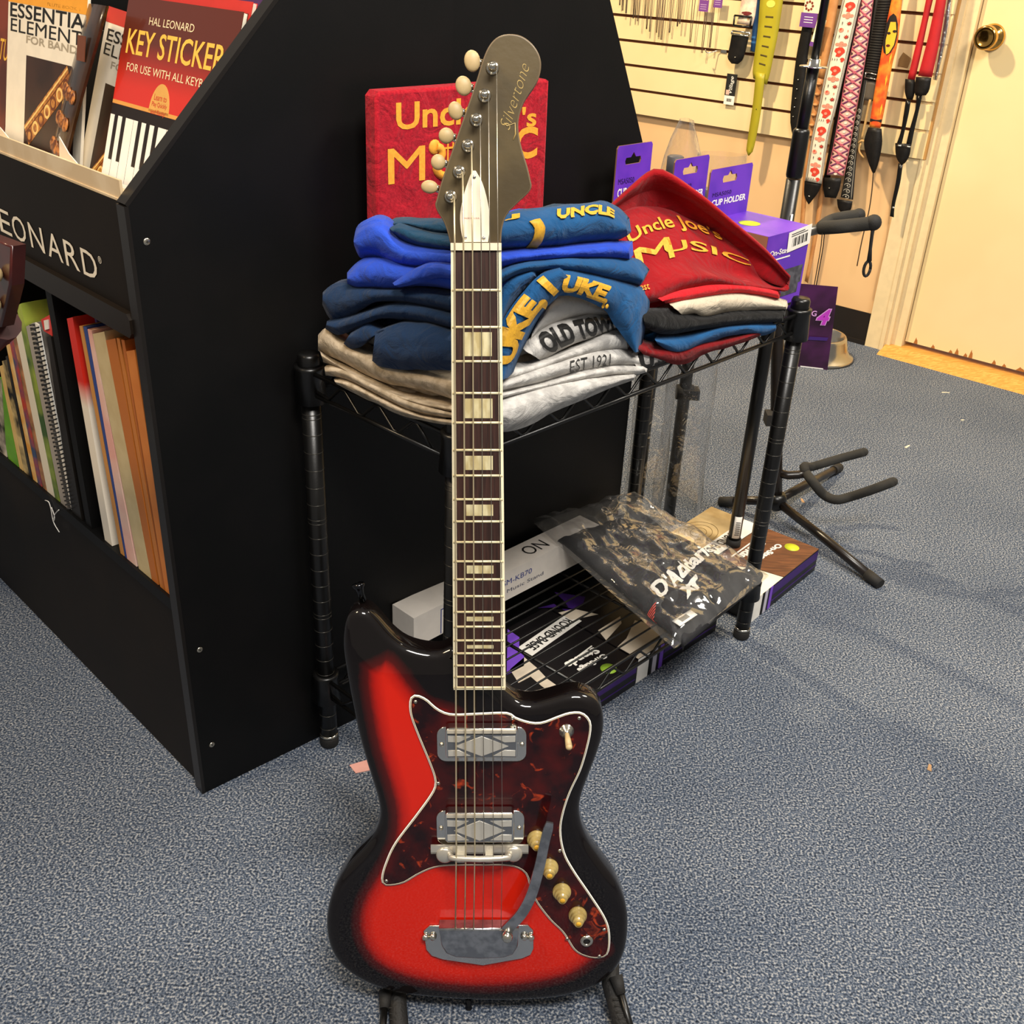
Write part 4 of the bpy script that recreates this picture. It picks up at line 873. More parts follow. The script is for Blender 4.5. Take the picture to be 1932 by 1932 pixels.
mb = MB(); fold(mb, navy, .02, .27, .04, .20, .715, .735, 1, 9)
roll(mb, navy, SGR([(-.2334,1.1948,.7124),(-.221,1.1837,.7258),(-.1956,1.1609,.7356),(-.1546,1.124,.7437),(-.1036,1.0782,.7581),(-.0668,1.0452,.7637)],[(-.235,1.1962,.6972),(-.2253,1.1875,.6831),(-.1972,1.1622,.6954),(-.1651,1.1334,.7223),(-.1287,1.1008,.7355),(-.0665,1.0449,.7448)],12,5,0.016))
shirt(mb, .15, .13, .715, 'navy folded shirt directly beneath the royal blue ones')
# royal blue
mb = MB(); fold(mb, royal, .04, .27, .04, .20, .735, .762, 1, 10)
roll(mb, royal, SGR([(-.1998,1.17,.7444),(-.1817,1.1538,.7648),(-.1548,1.1295,.7738),(-.1227,1.1008,.7763),(-.0676,1.0513,.7872)],[(-.2003,1.1704,.7314),(-.1864,1.1579,.729),(-.1423,1.1183,.7424),(-.1042,1.0841,.7592),(-.0673,1.0509,.7664)],12,5,0.022))
roll(mb, royal, SGR([(-.1379,1.0848,.7602),(-.1131,1.0625,.7829),(-.0924,1.0439,.7945),(-.0657,1.0199,.7987)],[(-.1304,1.0781,.7585),(-.1071,1.0571,.7704),(-.0859,1.0381,.7819),(-.0654,1.0197,.7855)],12,5,0.008))
shirt(mb, .15, .13, .735, 'royal blue folded shirt, lower of the two, with an open fold at left')
mb = MB(); fold(mb, royal, .04, .27, .03, .16, .762, .790, 1, 11)
roll(mb, royal, SGR([(-.1915,1.1706,.7825),(-.1854,1.1651,.8),(-.1683,1.1498,.8113),(-.1539,1.1368,.8122),(-.1299,1.1152,.796),(-.0685,1.0601,.8043)],[(-.191,1.1702,.7767),(-.1845,1.1643,.7654),(-.1627,1.1447,.7717),(-.1301,1.1155,.7696),(-.0682,1.0599,.7869)],12,5,0.022))
roll(mb, royal, SGR([(-.0298,1.0839,.7977),(.0059,1.1214,.7929),(.0533,1.1711,.7857),(.0981,1.2181,.7794),(.1229,1.2441,.7727)],[(-.0293,1.0844,.7825),(.0066,1.1221,.7801),(.0543,1.1721,.7724),(.0996,1.2197,.763),(.126,1.2474,.7555)],12,5,0.012))
shirt(mb, .15, .13, .762, 'royal blue folded shirt just under the topmost blue shirt')
# draped blue shirt
mb = MB(); fold(mb, denim, .07, .30, .05, .20, .738, .762, 1, 12)
G1 = SGR([(-.0307,1.0801,.7781),(-.0103,1.1015,.7827),(.0238,1.1372,.7809),(.0666,1.1822,.7715),(.1063,1.2238,.761),(.1349,1.2538,.7478),(.15,1.2696,.733)],[(-.0301,1.0806,.7609),(-.0097,1.1021,.7688),(.013,1.1259,.7672),(.0428,1.1571,.7616),(.0747,1.1906,.75),(.1089,1.2265,.7337),(.1436,1.263,.7195)],12,5,0.018)
roll(mb, denim, G1)
GL = SGR([(-.0228,1.068,.6608),(-.0248,1.0659,.687),(-.0237,1.0671,.7194),(-.0109,1.0805,.743),(.0023,1.0944,.7567),(.0158,1.1086,.7682),(.0357,1.1295,.7731)],[(-.0117,1.0797,.6629),(-.0066,1.085,.6778),(.0023,1.0944,.6962),(.0145,1.1071,.7178),(.0265,1.1198,.7311),(.039,1.1329,.7397),(.0536,1.1483,.755)],16,5,0.012)
roll(mb, denim, GL)
roll(mb, denim, SGR([(-.0271,1.0751,.6774),(-.0274,1.0748,.7195),(-.0253,1.077,.7537),(-.0123,1.0906,.7703),(.007,1.1109,.774)],[(-.0178,1.0848,.6986),(-.0187,1.0839,.7227),(-.0127,1.0902,.7386),(-.0005,1.1031,.7528),(.0143,1.1186,.7641)],12,5,0.01))
GR = SGR([(.0408,1.1406,.7685),(.0608,1.1616,.76),(.087,1.1891,.7473),(.1112,1.2144,.7342),(.1367,1.2412,.7191),(.1505,1.2557,.7034),(.1539,1.2592,.6863),(.1514,1.2566,.6632),(.1485,1.2536,.6371)],[(.0356,1.1351,.7388),(.0534,1.1538,.7352),(.0696,1.1708,.7258),(.0887,1.1908,.7129),(.103,1.2059,.6998),(.1074,1.2104,.6893),(.1129,1.2162,.6811),(.1224,1.2262,.6688),(.1424,1.2472,.639)],16,5,0.014)
roll(mb, denim, GR)
fl, fr_ = surf(GL), surf(GR)
o = shirt(mb, .18, .10, .738, 'denim blue draped shirt with gold letters hanging in an arch over the grey shirts')
mb = MB(); mb.text('UKE, I', gold, None, 1, 1, bold=.07, fn=lambda u, v: fl(.13+.72*u, .97-.86*v, .0022)); mb.make('print', o, o)
mb = MB(); mb.text('UKE,', gold, None, 1, 1, bold=.06, fn=lambda u, v: fr_(.03+.43*u, .90-.68*v, .0022))
for u, v in ((.46, .86), (.49, .80)): mb.ball((0, 0, 0), .003, .003, .0008, gold, Matrix.Translation(fr_(u, v, .002)) @ frame((0, 0, 0), DP, Z), 10, 5)
mb.make('print', o, o)
# topmost
mb = MB(); fold(mb, tealn, .09, .27, .03, .10, .790, .806, 1, 13)
roll(mb, tealn, SGR([(-.1464,1.1355,.806),(-.1367,1.1268,.8114),(-.1118,1.1044,.8107),(-.0691,1.066,.8146)],[(-.142,1.1315,.8015),(-.1305,1.1212,.7978),(-.1057,1.0989,.7957),(-.0689,1.0658,.8028)],12,5,0.012))
roll(mb, tealn, SGR([(-.1522,1.1676,.805),(-.1339,1.1511,.8109),(-.1086,1.1283,.8157),(-.0666,1.0907,.826)],[(-.1484,1.1641,.7979),(-.1275,1.1453,.8057),(-.1023,1.1228,.8055),(-.0663,1.0904,.8119)],12,5,0.012))
G = SGR([(-.0315,1.0995,.8283),(-.0182,1.1135,.8317),(.0153,1.1487,.8293),(.0509,1.186,.8261),(.0822,1.2188,.8238),(.1013,1.2389,.8137),(.1177,1.256,.797)],[(-.0304,1.1006,.7966),(.0002,1.1328,.7908),(.0356,1.1699,.784),(.073,1.2091,.7817),(.1062,1.244,.7763),(.1222,1.2607,.7798)],12,5,0.024)
roll(mb, denim, G); f4 = surf(G)
o = shirt(mb, .18, .13, .792, 'blue folded shirt with gold print on top of the left stack')
mb = MB(); mb.text('UNCLE', gold, None, 1, 1, bold=.05, fn=lambda u, v: f4(.42+.45*u, .26-.22*v, .002))
mb.text('J', gold, None, 1, 1, bold=.04, fn=lambda u, v: f4(.06+.10*u, .20-.14*v, .002))
for a, b in (((.17, .28), (.27, .32)),):
    pts_ = [f4(.22, .26, .002), f4(.26, .45, .002), f4(.25, .7, .002), f4(.20, .95, .002)]; p2 = [f4(.30, .24, .002), f4(.335, .45, .002), f4(.32, .75, .002), f4(.27, .97, .002)]
    mb.ribbon([even(pts_, 10), even([x.lerp(y, .5)+Z*.0005 for x, y in zip(pts_, p2)], 10), even(p2, 10)], gold, .0006)
mb.make('print', o, o)

# maroon shirt on a display board behind
TUo = TS @ Matrix.Translation((0, 0, .05))
P = [(.2815,.925),(.5513,.9269),(.5567,.7598),(.2771,.7832)]
(xa, ya), (xb, yb), (xc, yc), (xd, yd) = P
bd = empty('display_shirt', TUo @ V((xa+.1, .62, 0)), 'maroon red shirt stretched flat on a board with yellow lettering behind the stacks', 'shirt')
mb = MB(); mb.prism([V(p) for p in ((xd+.002, .607), (xc, .607), (xb, yb), (xb-.004, yb+.002), (xa+.006, ya+.002), (xa, ya-.004))], -.018, .004, uncle, TUo, bev=.004); bs = mb.make('jersey', bd, bd)
w = xb-xa
mb = MB(); q = lambda fx, fz: TUo @ Matrix.Translation((xa+fx*w, fz, .0042))
zz = [(.3097,.8837),(.3101,.9139),(.3205,.8237),(.3209,.8639),(.5243,.8751),(.5229,.8958)]
mb.text('Uncle', yelprint, q(.10, zz[0][1]), .46*w, zz[1][1]-zz[0][1], bold=.02)
mb.text('Joe', yelprint, q(.60, zz[0][1]), .22*w, (zz[1][1]-zz[0][1])*.9, bold=.02)
mb.text("'s", yelprint, q(.83, zz[4][1]-.002), .095*w, (zz[5][1]-zz[4][1])*1.2, bold=.02)
h2 = zz[3][1]-zz[2][1]
mb.text('M', yelprint, q(.055, zz[2][1]), .20*w, h2, bold=.012); mb.text('S', yelprint, q(.57, zz[2][1]), .13*w, h2, bold=.03); mb.text('I', yelprint, q(.72, zz[2][1]), .05*w, h2, bold=.03); mb.text('C', yelprint, q(.79, zz[2][1]+.01), .15*w, h2, bold=.03)
# lyre for the letter U
cx, z0_ = xa+.415*w, zz[2][1]
for s in (-1, 1):
    mb.tube(even([TUo @ V((cx+s*a*w, z0_+b*h2, .004)) for a, b in ((0, .02), (.06, .06), (.095, .25), (.09, .45), (.065, .65), (.07, .85), (.10, .93))], 18), .0055, yelprint, 8)
    mb.ball((0, 0, 0), .009, .009, .003, yelprint, TUo @ Matrix.Translation((cx+s*.105*w, z0_+.92*h2, .004)))
mb.box(cx-.085*w, cx+.085*w, z0_+.83*h2, z0_+.88*h2, .004, .0052, yelprint, TUo)
for k in (-1, 0, 1): mb.box(cx+k*.03*w-.001, cx+k*.03*w+.001, z0_+.2*h2, z0_+1.0*h2, .004, .005, yelprint, TUo)
mb.box(cx-.03*w, cx+.03*w, z0_, z0_+.12*h2, .004, .0052, yelprint, TUo)
mb.make('lettering', bs, bd)

# right-hand stack
RG = 'folded shirts in the right stack'
def rshirt(mb, z, label): return solo(mb, 'folded_shirt', rk(.47, .06, z), label, 'shirt', RG)
mb = MB(); fold(mb, greyl, .25, .36, .02, .2, S0, .622, 1, 20)
G = SGR([(.1401,1.2593,.6317),(.1582,1.2783,.6342),(.1785,1.2995,.6233),(.1975,1.3195,.6081)],[(.1543,1.2742,.6025),(.1697,1.2903,.6),(.1851,1.3065,.6005),(.1981,1.3201,.6035)],12,5,0.01); roll(mb, greyl, G); f5 = surf(G)
o = rshirt(mb, S0, 'pale grey shirt with black letters squeezed between the two stacks'); mb = MB(); mb.text('U.S', blackink, None, 1, 1, bold=.05, fn=lambda u, v: f5(.12+.8*u, .9-.75*v)); mb.make('print', o, o)
mb = MB(); fold(mb, dkred, .33, .58, .02, .20, S0, .622, 1, 21)
roll(mb, dkred, SGR([(.1373,1.2505,.6543),(.169,1.2838,.6335),(.2259,1.3435,.6187),(.2962,1.4173,.6068),(.3587,1.4829,.6017)],[(.1595,1.2739,.6245),(.2164,1.3335,.5934),(.2543,1.3733,.5957),(.3173,1.4394,.5907),(.3604,1.4847,.5931)],12,5,0.012)); rshirt(mb, S0, 'dark red folded shirt at the bottom of the right stack')
mb = MB(); fold(mb, denim, .31, .60, .02, .20, .622, .638, 1, 22)
roll(mb, denim, SGR([(.1712,1.2832,.6445),(.2235,1.3381,.6323),(.2742,1.3913,.63),(.3303,1.4501,.6177),(.3755,1.4976,.6024)],[(.1758,1.288,.6373),(.2122,1.3262,.6094),(.2512,1.3672,.613),(.3137,1.4328,.607),(.3543,1.4754,.5911),(.3766,1.4987,.5923)],12,5,0.014)); rshirt(mb, .622, 'blue folded shirt between black and dark red ones in the right stack')
mb = MB(); fold(mb, blksh, .30, .59, .02, .20, .638, .655, 1, 23)
roll(mb, blksh, SGR([(.149,1.2571,.6868),(.1858,1.2957,.6761),(.2448,1.3576,.6517),(.2976,1.413,.6437),(.3849,1.5046,.62)],[(.1558,1.2641,.6657),(.1898,1.2998,.6453),(.2472,1.36,.6363),(.3103,1.4262,.6231),(.3863,1.506,.6042)],12,5,0.014)); roll(mb, blksh, SGR([(.2718,1.3917,.6478),(.3274,1.45,.6363),(.3887,1.5144,.6187)],[(.2967,1.4178,.6299),(.3299,1.4526,.6231),(.391,1.5167,.6083)],12,5,0.01))
rshirt(mb, .638, 'black folded shirt in the right stack, under the cream one')
mb = MB(); fold(mb, crmsh, .32, .60, .02, .20, .655, .67, 1, 24)
roll(mb, crmsh, SGR([(.1872,1.3058,.6855),(.2251,1.3456,.6834),(.2768,1.3998,.673),(.3237,1.449,.6595),(.3897,1.5183,.6272)],[(.2123,1.3321,.6613),(.2286,1.3493,.6595),(.2466,1.3682,.649),(.2903,1.414,.6445),(.3382,1.4642,.6323),(.3937,1.5225,.6179)],12,5,0.014)); rshirt(mb, .655, 'cream folded shirt in the right stack')
mb = MB(); fold(mb, brred, .30, .58, .02, .20, .67, .682, 1, 25)
roll(mb, brred, SGR([(.1696,1.2902,.6964),(.2158,1.3387,.6957),(.2749,1.4007,.6873),(.3319,1.4605,.6687),(.3703,1.5009,.6523)],[(.183,1.3043,.6858),(.2099,1.3326,.681),(.2514,1.3761,.6754),(.2956,1.4225,.6685),(.3343,1.4631,.6558),(.3761,1.5069,.6389)],12,5,0.012)); rshirt(mb, .67, 'bright red folded shirt between cream shirt and the big draped red one')
# large red shirt with print
rows = [[(.1167,1.4405,.7162),(.1468,1.4721,.7317),(.1829,1.51,.7391)]+[(.2263,1.5121,.7257)]+[(.2762,1.5209,.7029)]+[(.3139,1.5025,.6866)]+[(.3505,1.4974,.6665)]+[(.3896,1.524,.6487)],
        [(.1047,1.4135,.7707),(.1353,1.4456,.793),(.1687,1.4806,.8113)]+[(.1927,1.4841,.8075)]+[(.2294,1.4791,.7876)]+[(.2774,1.4787,.7568)]+[(.3313,1.4918,.7192)]+[(.3887,1.5172,.6689)],
        [(.1038,1.3908,.7751),(.1347,1.4232,.7962),(.1678,1.4579,.8135)]+[(.1914,1.461,.8092)]+[(.2275,1.4554,.7896)]+[(.2746,1.4541,.7595)]+[(.3278,1.4707,.7214)]+[(.385,1.5018,.6716)],
        [(.1118,1.4427,.7573),(.146,1.4785,.768),(.1849,1.5194,.7638)]+[(.2217,1.5362,.7499)]+[(.2581,1.5309,.7347)]+[(.2977,1.5218,.7145)]+[(.3448,1.5204,.6862)]+[(.392,1.5294,.6552)],
        [(.1117,1.3991,.7619),(.1473,1.4365,.7717),(.1881,1.4793,.7655)]+[(.2257,1.497,.7523)]+[(.2609,1.4976,.7353)]+[(.3012,1.4965,.7143)]+[(.3467,1.505,.6851)]+[(.3893,1.5179,.6569)],
        [(.1194,1.3346,.7534),(.1593,1.3765,.7557),(.1998,1.419,.7458)]+[(.2378,1.4444,.7312)]+[(.2787,1.4656,.7115)]+[(.3206,1.4835,.6906),(.3702,1.5355,.662)]+[(.3868,1.5094,.6569)],
        [(.1305,1.2884,.7268),(.1625,1.3219,.7291),(.2015,1.3629,.7238),(.2443,1.4077,.7093),(.2911,1.4569,.6875)]+[(.3346,1.4779,.6714),(.3715,1.5166,.6548)]+[(.3856,1.5053,.6541)],
        [(.1355,1.2486,.7115),(.1645,1.2791,.709),(.1969,1.313,.7141),(.237,1.3551,.7095),(.2818,1.4022,.6909),(.3301,1.4529,.6709),(.366,1.4905,.6568)]+[(.3842,1.5039,.6513)],
        [(.1453,1.2676,.6941),(.1721,1.2958,.6907),(.202,1.3271,.6964),(.2409,1.3679,.6932),(.2858,1.415,.6777),(.3336,1.4653,.6628),(.3694,1.5028,.6509),(.3854,1.5196,.645)]]
colr = [even(r, 30) for r in rows]
Gd = list(map(list, zip(*[catm([colr[i][j] for i in range(9)], 36) for j in range(30)])))
for i, r in enumerate(Gd):
    for j, p in enumerate(r): r[j] = p+Z*.003*noise.noise(p*14+V((3, 1, 0)))
mb = MB(); mb.ribbon(Gd, redsh, -.003)
fold(mb, redsh, .31, .56, .05, .18, .682, .695, 1, 26, nz=.001)
o = rshirt(mb, .682, 'large red shirt with yellow print draped over the top of the right stack')
fs = surf(Gd)
mb = MB(); mb.text("Uncle Joe's", yelprint, None, 1, 1, bold=.015, fn=lambda u, v: fs(.04+.56*u, .672-.11*u-.075*v, .002))
mb.text('M', yelprint, None, 1, 1, bold=.01, fn=lambda u, v: fs(.05+.21*u, .765-.03*u-.085*v, .002))
mb.text('USIC', yelprint, None, 1, 1, bold=.01, fn=lambda u, v: fs(.21+.5*u, .722-.10*u-.045*v, .002))
mb.text('est', yelprint, None, 1, 1, fn=lambda u, v: fs(.035+.05*u, .86-.03*v, .002))
mb.make('print', o, o)
# ---------------------------------------------------------------- purple cup holder boxes on the rack
purp = M('purple_carton', '#5a2cae', .4, hex2='#6a35b8', scale=20)
brownc = M('brown_carton_edge', '#8a6248', .8)
lime = M('lime_sticker', '#b6c81e', .5)
def cup_box(p0, p1, q0, q1, zt, ztab, label, full):
    r = empty('carton', rk((p0+p1)/2, (q0+q1)/2, .6075), label, 'box', 'purple cup holder boxes with hang tabs')
    T = frame(rk(p0, q0, 0), DP, Z)                # x along the rack, y up, z towards the camera side (-DQ)
    dq = q1-q0
    mb = MB(); mb.box(0, p1-p0, .6075, zt, -dq, 0, purp, T); mb.box(-.0006, 0, .6078, zt-.0005, -dq+.001, -.001, brownc, T); b = mb.make('box_body', r, r)
    w = p1-p0; h = ztab-zt
    P = [(.003, zt), (w-.003, zt), (w-.003, ztab-.004), (w-.006, ztab), (.006, ztab), (.003, ztab-.004)]
    c, k = w*.47, zt+h*.77
    hole = [(c-.017, k-.005), (c-.019, k), (c-.017, k+.005), (c-.006, k+.005), (c, k+.012), (c+.006, k+.005), (c+.017, k+.005), (c+.019, k), (c+.017, k-.005)]
    mb = MB()
    for z, fl in ((-dq+.003, 0), (-dq+.0005, 1)):
        vv, ee, ff, a_, b_, c_ = delaunay_2d_cdt([V(q) for q in P+hole], [(i, (i+1) % 6) for i in range(6)]+[(6+i, 6+(i+1) % 9) for i in range(9)], [], 1, 1e-6)
        vs = [mb.b.verts.new(T @ V((v.x, v.y, z))) for v in vv]
        for f in ff:
            cc = sum((vv[i] for i in f), V((0, 0)))/3
            if poly_d(hole, cc.x, cc.y) > 0: continue
            mb.face([vs[i] for i in f], purp)
    for Q in (P, hole): 
        n = len(Q); A = [mb.b.verts.new(T @ V((x, y, -dq+.003))) for x, y in Q]; B = [mb.b.verts.new(T @ V((x, y, -dq+.0005))) for x, y in Q]
        for i in range(n): mb.face((A[i], A[(i+1) % n], B[(i+1) % n], B[i]), brownc)
    tb = mb.make('hang_tab', r, r)
    mb = MB(); z = -dq+.0031
    mb.text('CUP HOLDER', whiteink, T @ Matrix.Translation((w*.12, zt+h*.26, z)), w*.78, h*.13, bold=.03)
    mb.text('MSA5050', M('dark_purple_ink', '#2c145c', .5), T @ Matrix.Translation((w*.12, zt+h*.45, z)), w*.42, h*.08, bold=.01)
    mb.make('print', tb, r)
    if full:
        mb = MB(); mb.lathe([(.0165, 0), (.0165, .0003), (.012, .0004)], lime, Matrix.Translation(rk(p0+w*.42, q0+dq*.55, zt+.0002)), 28); mb.make('sticker', b, r)
        mb = MB(); mb.text('On-Stage', whiteink, T @ Matrix.Translation((w*.08, zt-.034, .0003)), w*.5, .011, bold=.02); mb.box(w*.06, w*.58, zt-.039, zt-.037, .0002, .0005, whiteink, T)
        mb.box(w*.4, w*.95, zt-.085, zt-.058, .0002, .0006, M('grey_product_photo', '#3a3a42', .5, hex2='#56565e', scale=90), T); mb.box(w*.5, w*.9, zt-.1, zt-.085, .0002, .0006, mb.mats[1], T)
        mb.make('front_print', b, r)
        mb = MB(); TT = T @ Matrix.Translation((w*.48, zt-.032, .0008)) @ Matrix.Rotation(.08, 4, 'Z'); mb.box(0, w*.54, 0, .03, 0, .0004, white, TT)
        for i in range(13): mb.box(.012+i*.0034, .0125+i*.0034+.0012*((i*7) % 3), .006, .019, .0004, .0006, blackink, TT)
        mb.box(.008, w*.45, .022, .0232, .0004, .0006, blackink, TT); mb.box(.008, w*.38, .025, .0262, .0004, .0006, blackink, TT)
        mb.make('price_label', b, r)
    return r
cup_box(.635, .752, .030, .148, .7225, .797, 'purple cup holder box with price label, in front, its top and side in view', True)
cup_box(.618, .712, .152, .200, .7225, .805, 'purple cup holder box with hang tab in the middle of three, above the red shirt', False)
cup_box(.543, .632, .204, .250, .7225, .824, 'purple cup holder box with hang tab at the far left, against the black cabinet', False)

# ---------------------------------------------------------------- cartons and white box
TP = frame(RC, DP, DQ)                              # rack frame: x = p, y = q, z up
def up_text(mb, s, m, x0, y0, w, h, zt, bold=0):    # writing that reads from the far side
    mb.text(s, m, TP @ Matrix.Translation((x0, y0, zt)) @ Matrix.Rotation(PI, 4, 'Z'), w, h, bold=bold)
cblk = M('black_printed_carton', '#131012', .4); pvio = M('violet_print', '#7a4ac8', .5); dvio = M('dark_violet_print', '#3a1a6a', .5); beigep = M('beige_print', '#d9cbb6', .5); grp_ = M('green_sticker', '#9ac23a', .5)
def stripes(mb, T, L, h):
    mb.box(0, .030, .001, h-.0005, 0, .0006, whiteink, T); mb.box(.034, .040, .001, h, 0, .0007, blackink, T); mb.box(.041, .052, .001, h-.0005, 0, .0006, M('silver_print', '#c9c5d2', .4), T)
    mb.box(.060, .070, .001, h-.0005, 0, .0006, pvio, T); mb.box(.072, L-.002, h*.55, h*.92, 0, .0005, dvio, T); mb.box(.072, L-.002, h*.25, h*.3, 0, .0005, dvio, T)
def stand_box(T, L, W, h, label, m_top, left, loc):
    r = empty('carton', loc, label, 'box', 'microphone stand boxes on the floor'); 
    mb = MB(); mb.box(0, L, 0, W, .0006, h, cblk, T); b = mb.make('box_body', r, r)
    F = T @ frame((0, 0, 0), (1, 0, 0), (0, 0, 1))
    mb = MB(); stripes(mb, F, L, h); mb.make('side_print', b, r)
    return r, b
T1 = TP @ Matrix.Translation((.456, .042, 0)); L, W, h = .229, .200, .05
r, b = stand_box(T1, L, W, h, 'flat black stand carton under the right half of the rack', cblk, 0, rk(.57, .15, 0))
mb = MB()
for P in ([(.0, .0), (.07, .0), (.10, .04), (.085, .075), (.03, .05), (.0, .045)], [(.0, .07), (.06, .085), (.075, .10), (.012, .098)], [(-.0, .15), (.05, .13), (.03, .17), (.0, .18)], [(.12, .03), (.2, .04), (.2, .10), (.14, .09)]): mb.prism([(x*.98+.001, y+.001) for x, y in P], h, h+.0004, beigep, T1)
mb.make('top_print', b, r)
T2 = TP @ Matrix.Translation((.196, .040, 0)); L2 = .256
r, b = stand_box(T2, L2, W+.01, h, 'flat black stand carton with upside-down lettering beneath the wire shelf', cblk, 0, rk(.32, .15, 0))
mb = MB()
def line_text(s, m, a, b, hh, bold=.02):
    a, b = V(a), V(b); d = b-a; an = math.atan2(d.y, d.x)
    mb.text(s, m, TP @ Matrix.Translation((a.x, a.y, h+.0002)) @ Matrix.Rotation(an, 4, 'Z'), d.length, hh, bold=bold)
P = [(.4261,.1148),(.3549,.118),(.4248,.0955),(.359,.0967),(.4548,.2037),(.3426,.1935),(.3998,.059),(.3643,.2278),(.3414,.2277)]
line_text('Stands', whiteink, P[0], P[1], .018, .04); line_text('On-Stage', whiteink, P[2], P[3], .016, .04)
a, b2 = V(P[4]), V(P[5]); d = (b2-a).normalized(); nn = V((-d.y, d.x)); mb.prism([a-d*.012-nn*.006, b2+d*.014-nn*.006, b2+d*.014+nn*.026, a-d*.012+nn*.026], h, h+.00015, whiteink, TP)
line_text('ROUND BASE', blackink, P[4], P[5], .020, .02)
mb.lathe([(.0135, 0), (.0135, .0003)], grp_, TP @ Matrix.Translation((P[6][0], P[6][1], h+.0001)), 28)
q = V(P[2]); mb.prism([q+d*-.004+nn*-.024, q+d*.07+nn*-.024, q+d*.07+nn*-.0215, q+d*-.004+nn*-.0215], h, h+.0004, whiteink, TP)
A = [(.3305,.2231),(.3214,.1746),(.3025,.1565),(.2648,.1587),(.3549,.2471),(.3531,.217),(.3311,.1958),(.3239,.2167),(.441,.2568),(.4716,.2473),(.4703,.2188),(.4609,.1982),(.5315,.2255),(.5096,.2127),(.4864,.2109),(.4833,.2229),(.493,.244),(.5,.2731)]
for idx, m in (((0, 1, 2, 3), pvio), ((4, 5, 6, 7), pvio), ((8, 9, 10, 11, 14, 15), dvio), ((12, 13, 14, 15, 16, 17), dvio)): mb.prism([A[i] for i in idx], h, h+.0003, m, TP)
A = [(.2786,.1651),(.3193,.1725),(.314,.1382),(.3057,.1077),(.3038,.0724),(.2847,.0718),(.2855,.1003),(.2901,.1297),(.2751,.1304),(.2641,.1313),(.3069,.1294)]
mb.prism([A[i] for i in (0, 1, 2, 3, 4, 5, 6, 7, 8, 9)], h, h+.0003, beigep, TP)
mb.make('top_print', b, r)
# the same kind of box out on the carpet
X1, X2, X3 = V((.611, 1.801, 0)), V((.448, 1.604, 0)), V((.247, 1.748, 0))
ax = (X1-X2); T3 = frame(X2, ax, X3-X2); L3 = ax.length; W3 = (X3-X2).length
r, b = stand_box(T3, L3, W3, h, 'brown topped stand carton on the carpet beyond the right rack leg', None, 0, (X1+X3)/2)
wood = M('brown_wood_print', '#5d3722', .5, hex2='#7a4a2c', scale=25, stretch=(1, 9, 1)); tanw = M('tan_wood_print', '#a58a5a', .5, hex2='#c2a878', scale=18)
mb = MB(); hz = h
mb.prism([(.11, 0), (L3, 0), (L3, W3*.52), (.06, W3*.52), (.10, .05)], hz, hz+.0003, wood, T3)
mb.prism([(.0, 0), (.108, 0), (.098, .05), (.058, W3*.52), (0, W3*.52)], hz, hz+.0003, M('cream_print_panel', '#efe6cf', .5), T3)
mb.prism([(0, W3*.55), (L3, W3*.52), (L3, W3*.68), (0, W3*.68)], hz, hz+.0003, whiteink, T3); mb.prism([(0, W3*.68), (L3, W3*.68), (L3, W3), (0, W3)], hz, hz+.0003, tanw, T3)
for rr in (.02, .034, .048): mb.tube([T3 @ V((L3*.55+rr*math.cos(a*PI/12), W3*.84+rr*.75*math.sin(a*PI/12), hz+.0003)) for a in range(25)], .0008, M('ring_print', '#8a7040', .5), 4)
ft = lambda s, m, x, y, w, hh, bo=.03: mb.text(s, m, T3 @ Matrix.Translation((x, y, hz+.0003)) @ Matrix.Rotation(PI, 4, 'Z'), w, hh, bold=bo)
ft('On-Stage', whiteink, .215, .075, .085, .018, .05); ft('Stands', whiteink, .20, .105, .085, .02, .05); mb.box(.105, .20, .130-.022, .1335-.022, hz, hz+.0004, whiteink, T3)
ft('ROUND BASE', blackink, .20, W3*.66, .12, .02); ft('TELESCOPING', pvio, .09, W3*.675, .085, .012)
mb.prism([(.05+.022*math.cos(a*PI/12), .05+.016*math.sin(a*PI/12)) for a in range(24)], hz+.0003, hz+.0006, M('beige_disc_print', '#d8c4a2', .5), T3); mb.prism([(.075+.01*math.cos(a*PI/8), .095+.012*math.sin(a*PI/8)) for a in range(16)], hz+.0003, hz+.0006, mb.mats[-1], T3)
mb.make('top_print', b, r)
mb = MB(); mb.lathe([(.0145, 0), (.0145, .0004)], M('yellow_sticker', '#d8e02a', .5), T3 @ Matrix.Translation((.222, .042, hz+.0003)), 28); mb.make('sticker', b, r)
# long white box on the lower shelf
wb = empty('long_carton', rk(.34, .25, .13), 'long white music stand box lying on the lower wire shelf', 'box')
T4 = TP @ Matrix.Translation((.128, .226, .1322))
wcard = M('white_carton', '#e8e0d6', .55)
mb = MB(); mb.box(0, .43, 0, .05, 0, .055, wcard, T4); b = mb.make('box_body', wb, wb)
F4 = T4 @ frame((0, 0, 0), (1, 0, 0), (0, 0, 1)); blu = M('blue_ink', '#2b3f8f', .5)
mb = MB(); mb.text('SM-KB70', blu, F4 @ Matrix.Translation((.188, .030, .0002)), .068, .010); mb.text('Desktop Music Stand', M('slate_ink', '#4a4f66', .5), F4 @ Matrix.Translation((.13, .012, .0002)), .155, .009)
mb.text('ON', blackink, T4 @ Matrix.Translation((.262, .012, .0552)) @ Matrix.Rotation(0, 4, 'Z'), .05, .026)
mb.make('lettering', b, wb)
mb = MB(); mb.box(.055, .130, .003, .046, .0001, .0003, white, F4)
for a_ in ((.054, .0555, .002, .047), (.054, .131, .0455, .047)): mb.box(*a_, .0002, .0006, blu, F4)
for i in range(22): mb.box(.070+i*.0026, .0707+i*.0026+.0014*((i*5) % 3)/2, .008, .040, .0002, .0006, blu, F4)
mb.make('barcode', b, wb)

